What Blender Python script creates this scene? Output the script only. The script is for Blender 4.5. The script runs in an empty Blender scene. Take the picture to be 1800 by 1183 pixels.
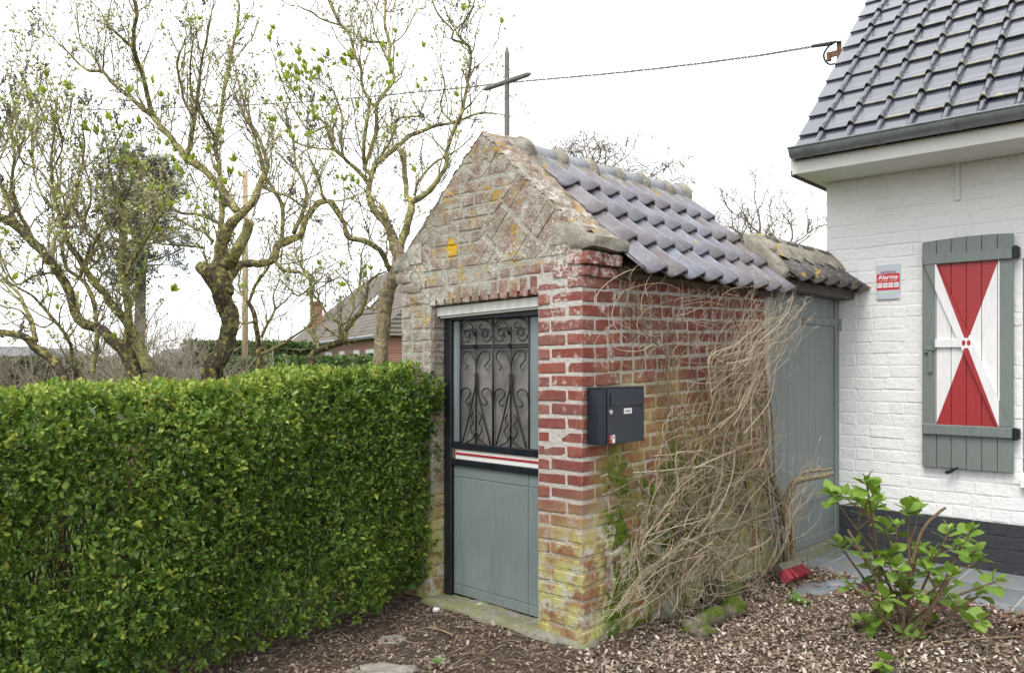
import bpy, math, random
import numpy as np
from mathutils import Vector, Matrix, Euler, noise as mnoise

R = math.radians
rng = random.Random(7)
nrg = np.random.default_rng(7)
SC = bpy.context.scene
COL = SC.collection

# ---------------------------------------------------------------- camera, sky, sun, exposure
EYE = 1.40
FPX = 1400.0            # focal length in photograph pixels (1800 wide)
CX, CY = 900.0, 640.0   # principal ray in photograph pixels (lens shifted upward)
cam_d = bpy.data.cameras.new('camera')
cam_d.sensor_width = 36.0
cam_d.lens = 36.0 * FPX / 1800.0
cam_d.shift_y = (CY - 591.5) / 1800.0
cam_d.clip_start = 0.05
cam_d.clip_end = 2000
cam = bpy.data.objects.new('camera', cam_d)
COL.objects.link(cam)
cam.location = (0, 0, EYE)
cam.rotation_euler = (R(90), 0, 0)
SC.camera = cam

SUN_EL, SUN_AZ = R(58), R(215)      # azimuth measured clockwise from +Y: high, behind the camera and to its left
world = bpy.data.worlds.new('World')
SC.world = world
world.use_nodes = True
wn, wl = world.node_tree.nodes, world.node_tree.links
bg = wn['Background']
sky = wn.new('ShaderNodeTexSky')
sky.sky_type = 'NISHITA'
sky.sun_disc = False
sky.sun_elevation = SUN_EL
sky.sun_rotation = SUN_AZ
# an overcast: an even sheet of white cloud, thinly broken, in front of the clear sky
tcw = wn.new('ShaderNodeTexCoord')
nzw = wn.new('ShaderNodeTexNoise'); nzw.inputs['Scale'].default_value = 2.2; nzw.inputs['Detail'].default_value = 5
wl.new(tcw.outputs['Generated'], nzw.inputs['Vector'])
rpw = wn.new('ShaderNodeValToRGB')
rpw.color_ramp.elements[0].position = 0.3; rpw.color_ramp.elements[0].color = (8.6, 8.9, 9.3, 1)
rpw.color_ramp.elements[1].position = 0.7; rpw.color_ramp.elements[1].color = (10.3, 10.35, 10.4, 1)
wl.new(nzw.outputs['Fac'], rpw.inputs['Fac'])
mxw = wn.new('ShaderNodeMix'); mxw.data_type = 'RGBA'; mxw.inputs[0].default_value = 0.93
wl.new(sky.outputs['Color'], mxw.inputs[6]); wl.new(rpw.outputs['Color'], mxw.inputs[7])
wl.new(mxw.outputs[2], bg.inputs['Color'])
bg.inputs['Strength'].default_value = 0.10

sun_d = bpy.data.lights.new('sun', 'SUN')
sun_d.energy = 1.4
sun_d.angle = R(25)
sun_d.color = (1.0, 0.965, 0.92)
sun = bpy.data.objects.new('sun', sun_d)
COL.objects.link(sun)
sdir = Vector((math.sin(SUN_AZ) * math.cos(SUN_EL), math.cos(SUN_AZ) * math.cos(SUN_EL), math.sin(SUN_EL)))
sun.rotation_euler = sdir.to_track_quat('Z', 'Y').to_euler()
sun.location = (-3, -4, 8)

vs = SC.view_settings
vs.view_transform = 'Standard'; vs.look = 'None'; vs.gamma = 1.0; vs.use_curve_mapping = False
vs.exposure = 0.92
SC.cycles.use_denoising = True
SC.cycles.max_bounces = 4
SC.cycles.diffuse_bounces = 3
SC.cycles.glossy_bounces = 2
SC.cycles.caustics_reflective = False
SC.cycles.caustics_refractive = False

# ---------------------------------------------------------------- helpers
def tag(o, label=None, cat=None, group=None, kind=None):
    if label: o['label'] = label
    if cat: o['category'] = cat
    if group: o['group'] = group
    if kind: o['kind'] = kind
    return o

def empty(name, loc=(0, 0, 0), rz=0.0):
    o = bpy.data.objects.new(name, None)
    COL.objects.link(o)
    o.location = loc; o.rotation_euler = (0, 0, rz)
    o.empty_display_size = 0.1
    return o

def link(name, mesh, parent=None, loc=None, rot=None, scale=None):
    o = bpy.data.objects.new(name, mesh)
    COL.objects.link(o)
    if parent: o.parent = parent
    if loc is not None: o.location = loc
    if rot is not None: o.rotation_euler = rot
    if scale is not None: o.scale = scale
    return o

class MB:
    """collects pieces of ONE thing or part and links them as one mesh object"""
    def __init__(s): s.v = []; s.f = []; s.t = []
    def add(s, vs_, fs_, tint=0.5):
        b = len(s.v)
        s.v.extend([tuple(p) for p in vs_])
        s.f.extend([tuple(i + b for i in q) for q in fs_])
        s.t.extend([tint] * len(vs_))
        return s
    def box(s, x0, x1, y0, y1, z0, z1, tint=0.5):
        v = [(x0,y0,z0),(x1,y0,z0),(x1,y1,z0),(x0,y1,z0),(x0,y0,z1),(x1,y0,z1),(x1,y1,z1),(x0,y1,z1)]
        f = [(0,3,2,1),(4,5,6,7),(0,1,5,4),(1,2,6,5),(2,3,7,6),(3,0,4,7)]
        return s.add(v, f, tint)
    def bev(s, x0, x1, y0, y1, z0, z1, b=0.004, tint=0.5):
        """box with chamfered edges"""
        xs, ys, zs = (x0, x1), (y0, y1), (z0, z1)
        v = []; idx = {}
        for i in (0, 1):
            for j in (0, 1):
                for k in (0, 1):
                    sx = b if i == 0 else -b; sy = b if j == 0 else -b; sz = b if k == 0 else -b
                    for a, p in enumerate(((xs[i], ys[j]+sy, zs[k]+sz), (xs[i]+sx, ys[j], zs[k]+sz), (xs[i]+sx, ys[j]+sy, zs[k]))):
                        idx[(i,j,k,a)] = len(v); v.append(p)
        f = []
        for i in (0,1):
            q = [idx[(i,0,0,0)], idx[(i,1,0,0)], idx[(i,1,1,0)], idx[(i,0,1,0)]]; f.append(q if i else q[::-1])
            q = [idx[(0,i,0,1)], idx[(1,i,0,1)], idx[(1,i,1,1)], idx[(0,i,1,1)]]; f.append(q[::-1] if i else q)
            q = [idx[(0,0,i,2)], idx[(1,0,i,2)], idx[(1,1,i,2)], idx[(0,1,i,2)]]; f.append(q if i else q[::-1])
        for j in (0,1):
            for k in (0,1):
                f.append([idx[(0,j,k,1)], idx[(1,j,k,1)], idx[(1,j,k,2)], idx[(0,j,k,2)]])
                f.append([idx[(j,0,k,0)], idx[(j,1,k,0)], idx[(j,1,k,2)], idx[(j,0,k,2)]])
                f.append([idx[(j,k,0,0)], idx[(j,k,1,0)], idx[(j,k,1,1)], idx[(j,k,0,1)]])
                for i in (0,1):
                    pass
        for i in (0,1):
            for j in (0,1):
                for k in (0,1):
                    f.append([idx[(i,j,k,0)], idx[(i,j,k,1)], idx[(i,j,k,2)]])
        return s.add(v, f, tint)
    def tube(s, pts, rads, sides=6, tint=0.5, cap=True):
        pts = [Vector(p) for p in pts]
        n = len(pts)
        if n < 2: return s
        if not hasattr(rads, '__len__'): rads = [rads] * n
        b = len(s.v)
        prev = None
        for i in range(n):
            d = (pts[min(i+1, n-1)] - pts[max(i-1, 0)])
            if d.length < 1e-9: d = Vector((0,0,1))
            d.normalize()
            if prev is None:
                u = d.cross(Vector((0.13, 0.31, 0.94)) if abs(d.z) < 0.9 else Vector((1, 0.2, 0)))
            else:
                u = prev - d * prev.dot(d)
            if u.length < 1e-6: u = d.orthogonal()
            u.normalize(); prev = u
            w = d.cross(u)
            for k in range(sides):
                a = 2 * math.pi * k / sides
                s.v.append(tuple(pts[i] + (u * math.cos(a) + w * math.sin(a)) * rads[i]))
        for i in range(n - 1):
            for k in range(sides):
                k2 = (k + 1) % sides
                s.f.append((b+i*sides+k, b+i*sides+k2, b+(i+1)*sides+k2, b+(i+1)*sides+k))
        if cap:
            s.f.append(tuple(b + k for k in range(sides))[::-1])
            s.f.append(tuple(b + (n-1)*sides + k for k in range(sides)))
        s.t.extend([tint] * (n * sides))
        return s
    def rough(s, start, centre_fn, amp, fr):
        """push the vertices added since start in and out with noise"""
        for i in range(start, len(s.v)):
            p = Vector(s.v[i]); c = centre_fn[i-start]
            d = p - c
            s.v[i] = tuple(c + d*(1 + amp*mnoise.fractal(p*fr, 0.8, 2.0, 4)))
    def prism(s, poly, y0, y1, bevel=0.0, tint=0.5):
        """polygon in (x,z), counter-clockwise seen from -y, extruded from y0 (front) to y1; front edge chamfered"""
        n = len(poly)
        cx = sum(p[0] for p in poly)/n; cz = sum(p[1] for p in poly)/n
        v = []
        if bevel:
            for x, z in poly:
                d = math.hypot(x-cx, z-cz) or 1
                k = max(0.5, 1 - bevel*1.6/d)
                v.append((cx+(x-cx)*k, y0, cz+(z-cz)*k))
            v += [(x, y0+bevel, z) for x, z in poly]
            v += [(x, y1, z) for x, z in poly]
            rings = 3
        else:
            v += [(x, y0, z) for x, z in poly]
            v += [(x, y1, z) for x, z in poly]
            rings = 2
        f = [tuple(range(n))]
        for r_ in range(rings-1):
            for i in range(n):
                j = (i+1) % n
                f.append((r_*n+i, (r_+1)*n+i, (r_+1)*n+j, r_*n+j))
        f.append(tuple(range((rings-1)*n, rings*n))[::-1])
        return s.add(v, f, tint)
    def mesh(s, name, mat, smooth=False):
        me = bpy.data.meshes.new(name)
        me.from_pydata(s.v, [], s.f)
        at = me.attributes.new('tint', 'FLOAT', 'POINT')
        at.data.foreach_set('value', np.array(s.t, dtype=np.float32))
        if smooth: me.polygons.foreach_set('use_smooth', np.ones(len(me.polygons), dtype=bool))
        me.update()
        if mat: me.materials.append(mat)
        return me
    def build(s, name, mat, parent=None, smooth=False, **kw):
        return link(name, s.mesh(name, mat, smooth), parent, **kw)

def np_mesh(name, V, F, T, mat, smooth=False):
    """V (n,3), F (m,k) with constant k, T tint per vertex"""
    me = bpy.data.meshes.new(name)
    n, m, k = len(V), len(F), F.shape[1]
    me.vertices.add(n); me.vertices.foreach_set('co', np.ascontiguousarray(V, dtype=np.float32).ravel())
    me.loops.add(m*k); me.loops.foreach_set('vertex_index', np.ascontiguousarray(F, dtype=np.int32).ravel())
    me.polygons.add(m); me.polygons.foreach_set('loop_start', np.arange(0, m*k, k, dtype=np.int32))
    at = me.attributes.new('tint', 'FLOAT', 'POINT'); at.data.foreach_set('value', np.asarray(T, dtype=np.float32))
    if smooth: me.polygons.foreach_set('use_smooth', np.ones(m, dtype=bool))
    me.update(calc_edges=True)
    me.materials.append(mat)
    return me

def spline(pts, n):
    """Catmull-Rom through pts (any dimension), n samples"""
    P = np.array(pts, dtype=float)
    if len(P) == 2:
        t = np.linspace(0, 1, n)[:, None]
        return P[0]*(1-t) + P[1]*t
    Q = np.vstack([2*P[0]-P[1], P, 2*P[-1]-P[-2]])
    out = []
    m = len(P) - 1
    for u in np.linspace(0, m, n):
        i = min(int(u), m-1); t = u - i
        a, b, c, d = Q[i], Q[i+1], Q[i+2], Q[i+3]
        out.append(0.5*((2*b) + (c-a)*t + (2*a-5*b+4*c-d)*t*t + (3*b-a-3*c+d)*t**3))
    return np.array(out)

class Frame:
    """a building's own axes: ex along its wall, ey into depth"""
    def __init__(s, ox, oy, ang):
        s.o = Vector((ox, oy, 0)); s.a = ang
        s.ex = Vector((math.cos(ang), math.sin(ang), 0)); s.ey = Vector((-math.sin(ang), math.cos(ang), 0))
    def w(s, x, y, z): return s.o + s.ex*x + s.ey*y + Vector((0, 0, z))
    def on_y(s, y, px, py):     # local x, z where the sight line meets the plane y = const
        k = (px-CX)/FPX; o = s.o + s.ey*y
        x = (k*o.y - o.x) / (s.ex.x - k*s.ex.y)
        Y = o.y + s.ex.y*x
        return x, EYE + (CY-py)/FPX*Y
    def on_x(s, x, px, py):     # local y, z on the plane x = const
        k = (px-CX)/FPX; o = s.o + s.ex*x
        y = (k*o.y - o.x) / (s.ey.x - k*s.ey.y)
        Y = o.y + s.ey.y*y
        return y, EYE + (CY-py)/FPX*Y

def at(px, py, Y):
    return Vector(((px-CX)/FPX*Y, Y, EYE + (CY-py)/FPX*Y))

CH = Frame(0.3454, 3.9, R(-43.8))       # little chapel: near corner, x along its front, y along its side
HO = Frame(2.582, 6.233, R(-41.96))     # white house: x along its front wall

# ---------------------------------------------------------------- node helpers
class N:
    def __init__(s, name):
        s.m = bpy.data.materials.new(name); s.m.use_nodes = True
        s.t = s.m.node_tree; s.n = s.t.nodes; s.l = s.t.links
        s.b = s.n['Principled BSDF']
    def put(s, sock, v):
        if v is None: return
        if isinstance(v, bpy.types.NodeSocket): s.l.new(v, sock)
        elif isinstance(v, (tuple, list)) and sock.type == 'RGBA': sock.default_value = (*v[:3], 1)
        else: sock.default_value = v
    def pos(s, obj=None):
        if obj is None: return s.n.new('ShaderNodeNewGeometry').outputs['Position']
        tc = s.n.new('ShaderNodeTexCoord'); tc.object = obj
        return tc.outputs['Object']
    def own(s): return s.n.new('ShaderNodeTexCoord').outputs['Object']
    def sep(s, v):
        q = s.n.new('ShaderNodeSeparateXYZ'); s.put(q.inputs[0], v); return q.outputs
    def comb(s, x, y, z):
        q = s.n.new('ShaderNodeCombineXYZ'); s.put(q.inputs[0], x); s.put(q.inputs[1], y); s.put(q.inputs[2], z); return q.outputs[0]
    def vmul(s, v, k):
        q = s.n.new('ShaderNodeVectorMath'); q.operation = 'MULTIPLY'; s.put(q.inputs[0], v); q.inputs[1].default_value = k; return q.outputs[0]
    def noise(s, v, scale, detail=3, rough=0.55, dist=0.0):
        q = s.n.new('ShaderNodeTexNoise'); s.put(q.inputs['Vector'], v)
        q.inputs['Scale'].default_value = scale; q.inputs['Detail'].default_value = detail
        q.inputs['Roughness'].default_value = rough; q.inputs['Distortion'].default_value = dist
        return q.outputs['Fac']
    def voro(s, v, scale, feature='F1', out='Distance', rnd=1.0):
        q = s.n.new('ShaderNodeTexVoronoi'); q.feature = feature; s.put(q.inputs['Vector'], v)
        q.inputs['Scale'].default_value = scale; q.inputs['Randomness'].default_value = rnd
        return q.outputs[out]
    def ramp(s, f, stops, interp='LINEAR'):
        q = s.n.new('ShaderNodeValToRGB'); s.put(q.inputs[0], f); cr = q.color_ramp; cr.interpolation = interp
        while len(cr.elements) < len(stops): cr.elements.new(0.5)
        for e, (p, c) in zip(cr.elements, stops):
            e.position = p; e.color = (*c[:3], 1) if isinstance(c, (tuple, list)) else (c, c, c, 1)
        return q.outputs[0]
    def math(s, op, a, b=None, c=None, clamp=False):
        q = s.n.new('ShaderNodeMath'); q.operation = op; q.use_clamp = clamp
        s.put(q.inputs[0], a); s.put(q.inputs[1], b) if b is not None else None
        if c is not None: s.put(q.inputs[2], c)
        return q.outputs[0]
    def mul(s, a, b): return s.math('MULTIPLY', a, b)
    def addm(s, a, b): return s.math('ADD', a, b)
    def step(s, v, a, b):       # smooth 0..1 as v goes a..b
        q = s.n.new('ShaderNodeMapRange'); q.interpolation_type = 'SMOOTHSTEP'; s.put(q.inputs[0], v)
        q.inputs[1].default_value = a; q.inputs[2].default_value = b; q.inputs[3].default_value = 0; q.inputs[4].default_value = 1
        if a > b:
            q.inputs[1].default_value = b; q.inputs[2].default_value = a; q.inputs[3].default_value = 1; q.inputs[4].default_value = 0
        return q.outputs[0]
    def mix(s, f, a, b, mode='MIX'):
        q = s.n.new('ShaderNodeMix'); q.data_type = 'RGBA'; q.blend_type = mode
        s.put(q.inputs[0], f); s.put(q.inputs[6], a); s.put(q.inputs[7], b); return q.outputs[2]
    def rand(s): return s.n.new('ShaderNodeObjectInfo').outputs['Random']
    def attr(s, name='tint'):
        q = s.n.new('ShaderNodeAttribute'); q.attribute_name = name; return q.outputs['Fac']
    def bump(s, h, strength=0.5, dist=0.01):
        q = s.n.new('ShaderNodeBump'); s.put(q.inputs['Height'], h)
        q.inputs['Strength'].default_value = strength; q.inputs['Distance'].default_value = dist
        s.l.new(q.outputs[0], s.b.inputs['Normal'])
    def out(s, color=None, rough=None, metal=None, spec=None, sub=None, alpha=None, trans=None):
        b = s.b
        s.put(b.inputs['Base Color'], color); s.put(b.inputs['Roughness'], rough); s.put(b.inputs['Metallic'], metal)
        s.put(b.inputs['Specular IOR Level'], spec)
        if trans is not None: s.put(b.inputs['Transmission Weight'], trans)
        return s.m

def paint(name, col, rough=0.5, var=0.12, grain=None, bump=0.15, dirt=None, scale=9.0):
    """painted or plain surface with uneven tone, fine relief and a little dirt"""
    q = N(name); p = q.own()
    v = q.vmul(p, grain) if grain else p
    f = q.noise(v, scale, 5, 0.6)
    dark = tuple(c*(1-var) for c in col); lite = tuple(min(1, c*(1+var)) for c in col)
    c = q.ramp(f, [(0.3, dark), (0.7, lite)])
    if dirt:
        g = q.step(q.noise(p, 3.1, 6, 0.7), 0.55, 0.75)
        c = q.mix(q.mul(g, 0.6), c, dirt)
    q.bump(q.noise(v, scale*6, 4, 0.6), bump, 0.004)
    return q.out(c, rough)

def leafmat(name, stops, rough=0.45, trans=0.25, spec=0.4, veins=False):
    q = N(name); t = q.attr()
    c = q.ramp(t, stops)
    if veins:       # midrib and side veins of a broad leaf, in the leaf's own axes
        x, y, z = q.sep(q.own()); ax_ = q.math('ABSOLUTE', x)
        w_ = q.math('ABSOLUTE', q.math('SINE', q.mul(q.math('SUBTRACT', y, q.mul(ax_, 0.7)), 260)))
        vn = q.math('MAXIMUM', q.step(w_, 0.30, 0.08), q.step(ax_, 0.0025, 0.001))
        c = q.mix(q.mul(vn, 0.35), c, (0.36, 0.50, 0.13))
        c = q.mix(q.mul(q.step(q.noise(q.own(), 60, 4, .6), .45, .65), .3), c, (0.07, 0.15, 0.02))
        q.bump(q.math('SUBTRACT', q.noise(q.own(), 90, 3), vn), 0.6, 0.004)
    q.out(c, rough, spec=spec)
    # thin leaves let some light through
    tr = q.n.new('ShaderNodeBsdfTranslucent'); q.put(tr.inputs['Color'], q.mix(0.5, c, (0.25, 0.4, 0.03), 'MIX'))
    mx = q.n.new('ShaderNodeMixShader'); mx.inputs[0].default_value = trans
    q.l.new(q.b.outputs[0], mx.inputs[1]); q.l.new(tr.outputs[0], mx.inputs[2])
    q.l.new(mx.outputs[0], q.n['Material Output'].inputs['Surface'])
    return q.m

# ================================================================ CHAPEL
chapel = empty('chapel', CH.o, CH.a)
tag(chapel, 'small old red brick chapel with lichened gable, grille door and pantile roof', 'chapel')

def chapel_masonry(name, mortar=False):
    q = N(name); p = q.pos(chapel); x, y, z = q.sep(p)
    n1 = q.noise(p, 3.0, 4, 0.6); n2 = q.noise(p, 11, 5, 0.65); n3 = q.noise(p, 38, 5, 0.7); n4 = q.noise(p, 120, 3, 0.6)
    r = q.math('FRACT', q.addm(q.rand(), q.attr()))
    if mortar:
        c = q.ramp(n3, [(0.3, (0.30, 0.28, 0.235)), (0.65, (0.55, 0.53, 0.48))])
        c = q.mix(q.mul(q.step(n2, 0.50, 0.62), 0.5), c, (0.27, 0.22, 0.17))
    else:
        c = q.ramp(r, [(0.0, (0.195, 0.055, 0.043)), (0.2, (0.245, 0.072, 0.053)), (0.42, (0.215, 0.068, 0.060)), (0.6, (0.28, 0.095, 0.066)),
                       (0.78, (0.17, 0.060, 0.052)), (1.0, (0.26, 0.115, 0.088))])
        c = q.mix(q.mul(q.step(n2, 0.45, 0.7), 0.40), c, (0.36, 0.20, 0.15))
        c = q.mix(q.mul(q.step(n4, 0.52, 0.7), 0.35), c, (0.12, 0.05, 0.04))
    front = q.step(y, 0.30, 0.20)
    side = q.step(y, 0.02, 0.20)
    jit = q.addm(q.mul(n1, 0.7), q.mul(n2, 0.3))
    # weathered grey-brown zone: the gable, and the pillar beside the hedge
    hz = q.addm(z, q.mul(q.math('SUBTRACT', jit, 0.5), 0.55))
    lx = q.addm(x, q.mul(q.math('SUBTRACT', jit, 0.5), 0.35))
    slope = q.addm(hz, q.mul(x, -0.42))
    grey = q.mul(front, q.math('MAXIMUM', q.step(slope, 1.88, 2.10), q.mul(q.step(lx, -0.72, -0.95), q.step(z, 0.10, 0.45))))
    gb = q.ramp(r, [(0.0, (0.17, 0.13, 0.10)), (0.35, (0.22, 0.165, 0.125)), (0.7, (0.235, 0.145, 0.11)), (1.0, (0.24, 0.20, 0.145))])
    gb = gb if not mortar else q.ramp(n3, [(0.3, (0.26, 0.24, 0.19)), (0.7, (0.46, 0.44, 0.37))])
    gb = q.mix(q.mul(q.step(n3, 0.42, 0.66), 0.6 if not mortar else 0.4), gb, (0.36, 0.345, 0.285))
    gb = q.mix(q.mul(q.step(n2, 0.50, 0.62), 0.5), gb, (0.27, 0.25, 0.18))
    gb = q.mix(q.mul(q.step(q.addm(q.mul(n2, .55), q.mul(n4, .45)), 0.475, 0.54), 0.70), gb, (0.46, 0.445, 0.385))
    gb = q.mix(q.mul(q.step(q.noise(p, 19, 5, 0.75), 0.58, 0.66), 0.5), gb, (0.12, 0.10, 0.078))
    c = q.mix(q.mul(grey, 0.93), c, gb)
    # dark grime running down from the left slope of the gable
    dg = q.mul(q.mul(q.step(lx, -0.98, -1.22), q.step(z, 1.9, 2.05)), q.step(n2, 0.45, 0.6))
    c = q.mix(q.mul(dg, 0.6), c, (0.085, 0.075, 0.055))
    # yellow-orange lichen
    ol = q.mul(q.step(q.noise(p, 7.5, 5, 0.62), 0.555, 0.62), q.step(q.noise(p, 45, 3, 0.6), 0.42, 0.58))
    c = q.mix(q.mul(ol, q.addm(q.mul(grey, 0.85), 0.05)), c, (0.43, 0.265, 0.035))
    # one bright round crust of lichen on the gable
    d = q.n.new('ShaderNodeVectorMath'); d.operation = 'DISTANCE'; q.put(d.inputs[0], p); d.inputs[1].default_value = LICHEN
    sp = q.step(q.addm(d.outputs['Value'], q.addm(q.mul(n3, 0.10), q.mul(q.noise(p, 24, 3, .6), 0.12))), 0.172, 0.150)
    c = q.mix(sp, c, q.ramp(n3, [(0.4, (0.55, 0.30, 0.01)), (0.6, (0.62, 0.40, 0.02))]))
    # white crusts: round lichen dots and salt bloom
    dots = q.math('MAXIMUM', q.mul(q.step(q.addm(q.voro(p, 26), q.mul(n3, 0.35)), 0.34, 0.28), q.step(n1, 0.42, 0.55)), q.mul(q.step(q.addm(q.voro(p, 70), q.mul(n3, 0.3)), 0.36, 0.30), q.step(n2, 0.46, 0.56)))
    c = q.mix(q.mul(dots, q.addm(q.mul(grey, 0.9), 0.06)), c, (0.68, 0.67, 0.61))
    salt = q.mul(q.step(q.addm(n2, q.mul(n3, 0.5)), 0.83, 0.95), q.mul(q.step(x, -0.62, -0.35), q.step(z, 0.9, 1.4)))
    salt = q.math('MAXIMUM', salt, q.mul(q.mul(q.step(q.addm(n3, q.mul(n4, 0.4)), 0.66, 0.80), q.step(n1, 0.44, 0.60)), q.mul(q.mul(front, q.step(z, 1.45, 1.75)), q.step(z, 2.12, 1.95))))
    if mortar: salt = q.math('MAXIMUM', salt, q.mul(q.mul(q.step(x, -0.42, -0.30), q.step(z, 0.35, 0.7)), q.mul(q.step(z, 1.95, 1.8), 0.55)))
    c = q.mix(q.mul(salt, 0.85), c, (0.63, 0.60, 0.56))
    # ochre, then pale green towards the damp foot
    low = q.addm(z, q.mul(q.math('SUBTRACT', jit, 0.5), 1.1))
    och = q.math('MAXIMUM', q.mul(q.step(low, 0.85, 0.45), front), q.mul(side, q.step(low, 1.46, 1.18)))
    c = q.mix(q.mul(och, q.addm(q.mul(q.step(n2, 0.36, 0.60), 0.68), 0.15)), c, q.ramp(r, [(0, (0.36, 0.235, 0.10)), (0.5, (0.30, 0.225, 0.10)), (1, (0.43, 0.36, 0.14))]))
    olive = q.mul(side, q.mul(q.step(low, 1.15, 0.75), q.step(q.noise(p, 4.2, 4, 0.6), 0.42, 0.60)))
    c = q.mix(q.mul(olive, 0.72), c, (0.205, 0.195, 0.045))
    wht = q.mul(q.step(low, 0.80, 0.35), q.step(q.noise(p, 6.0, 5, 0.65), 0.42, 0.54))
    c = q.mix(q.mul(wht, 0.82), c, q.ramp(n2, [(0.40, (0.55, 0.55, 0.48)), (0.55, (0.47, 0.47, 0.17))]))
    gap = q.mul(q.step(y, 0.10, 0.24), q.mul(q.step(y, 1.5, 0.75), q.step(low, 1.02, 0.80)))
    moss = q.mul(gap, q.step(q.noise(p, 5.5, 5, 0.65), 0.47, 0.55))
    c = q.mix(moss, c, q.ramp(n3, [(0.35, (0.055, 0.095, 0.010)), (0.65, (0.15, 0.21, 0.02))]))
    q.bump(q.addm(q.mul(n3, 1.0), q.addm(q.mul(n4, 0.5), q.mul(moss, 1.2))), 0.8 if not mortar else 1.0, 0.008 if not mortar else 0.012)
    return q.out(c, 0.92, spec=0.25)

lx_, lz_ = CH.on_y(0.0, 795, 438)
LICHEN = (lx_, 0.0, lz_)
M_BRICK = chapel_masonry('old_brick')
M_MORTAR = chapel_masonry('old_mortar', True)

# ---- brick meshes, shared between alike bricks: front at y=0 facing -y
def brick_mesh(name, L, H, seed, depth=0.05, mat=None, worn=1.0):
    r_ = random.Random(seed)
    nx, nz = 4, 3
    m = MB(); v = []; f = []
    xs = [-L/2, -L/2+0.006, r_.uniform(-.2, .2)*L, L/2-0.006, L/2]; zs = [-H/2, -H/2+0.006, H/2-0.006, H/2]
    for k, z in enumerate(zs):
        for i, x in enumerate(xs):
            edge = (i in (0, nx)) or (k in (0, nz))
            corner = (i in (0, nx)) and (k in (0, nz))
            y = (0.0040 if corner else 0.0022 if edge else -0.0006) * worn + r_.uniform(-0.0010, 0.0010) * worn
            jx = r_.uniform(-0.004, 0.004)*(i in (0, nx)); jz = r_.uniform(-0.0038, 0.0038)*(k in (0, nz))
            if corner: jx -= math.copysign(0.0035, x) * worn; jz -= math.copysign(0.0045, z) * worn
            v.append((x+jx, y, z+jz))
    for k in range(nz):
        for i in range(nx):
            a = k*(nx+1)+i
            f.append((a, a+1, a+nx+2, a+nx+1))
    ring = [i for i in range(nx+1)] + [(k+1)*(nx+1)-1 for k in range(1, nz+1)] + [nz*(nx+1)+i for i in range(nx-1, -1, -1)] + [k*(nx+1) for k in range(nz-1, 0, -1)]
    b = len(v)
    for i in ring: v.append((v[i][0]*1.004, depth, v[i][2]*1.004))
    for j in range(len(ring)):
        j2 = (j+1) % len(ring)
        f.append((ring[j], b+j, b+j2, ring[j2]))
    m.add(v, f, 0.0)
    return m.mesh(name, mat, False)

def corner_mesh(name, LX, LY, H, seed, mat):
    """whole worn brick standing at a corner: x from -LX to 0, y from 0 to LY"""
    r_ = random.Random(seed); e = 0.006
    gx = [-LX, -LX+e, -e*1.3, 0]; gy = [0, e*1.3, LY-e, LY]; gz = [-H/2, -H/2+e, H/2-e, H/2]
    v = []; idx = {}
    for i in range(4):
        for j in range(4):
            for k in range(4):
                o = sum(t in (0, 3) for t in (i, j, k))
                if o == 0: continue
                p = [gx[i], gy[j], gz[k]]
                if o >= 2:
                    s_ = 0.45*e if o == 2 else 0.6*e
                    if i in (0, 3): p[0] += s_ if i == 0 else -s_
                    if j in (0, 3): p[1] += s_ if j == 0 else -s_
                    if k in (0, 3): p[2] += s_ if k == 0 else -s_
                idx[(i,j,k)] = len(v)
                v.append([c + r_.uniform(-0.002, 0.002) for c in p])
    f = []
    for a in range(3):
        for b in range(3):
            f.append((idx[(a,0,b)], idx[(a+1,0,b)], idx[(a+1,0,b+1)], idx[(a,0,b+1)]))
            f.append((idx[(3,a,b)], idx[(3,a+1,b)], idx[(3,a+1,b+1)], idx[(3,a,b+1)]))
            f.append((idx[(a,b,3)], idx[(a+1,b,3)], idx[(a+1,b+1,3)], idx[(a,b+1,3)]))
            f.append((idx[(a,b,0)], idx[(a,b+1,0)], idx[(a+1,b+1,0)], idx[(a+1,b,0)]))
    m = MB(); m.add(v, f, 0.0)
    return m.mesh(name, mat, False)

HB = 0.0545
LENS = (0.205, 0.14, 0.098, 0.075)
VAR = {L: [brick_mesh('brick', L, HB, int(L*1000)+k, mat=M_BRICK) for k in range(5)] for L in LENS}
CORN = {0: [corner_mesh('brick', 0.205, 0.098, HB, 50+k, M_BRICK) for k in range(4)], 1: [corner_mesh('brick', 0.098, 0.205, HB, 70+k, M_BRICK) for k in range(4)]}
SHF, SHS = 0.022, 0.028       # the old walls have settled: courses drop to the left and rise to the back
specs = []                    # (weight, parent key, mesh, loc, rot, scale)
def near_len(l): return min(LENS, key=lambda q_: abs(q_-l))
def lay(face, a0, a1, zc, z_scale=1.0, off=0.0, weight=1.0):
    L = near_len(a1-a0); me = rng.choice(VAR[L]); s = (a1-a0)/L
    c = (a0+a1)/2; j = rng.uniform(-0.0035, 0.003)
    if face == 'F': loc = (c, off+j, zc + SHF*c); rot = (0, -SHF + rng.uniform(-.006, .006), 0)
    elif face == 'S': loc = (off-j, c, zc + SHS*c); rot = (0, -SHS + rng.uniform(-.006, .006), R(90))
    elif face == 'J': loc = (off-j, c, zc); rot = (0, 0, R(90))          # door reveal
    specs.append((weight*(a1-a0), face, me, loc, rot, (s, 1, z_scale)))

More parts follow.
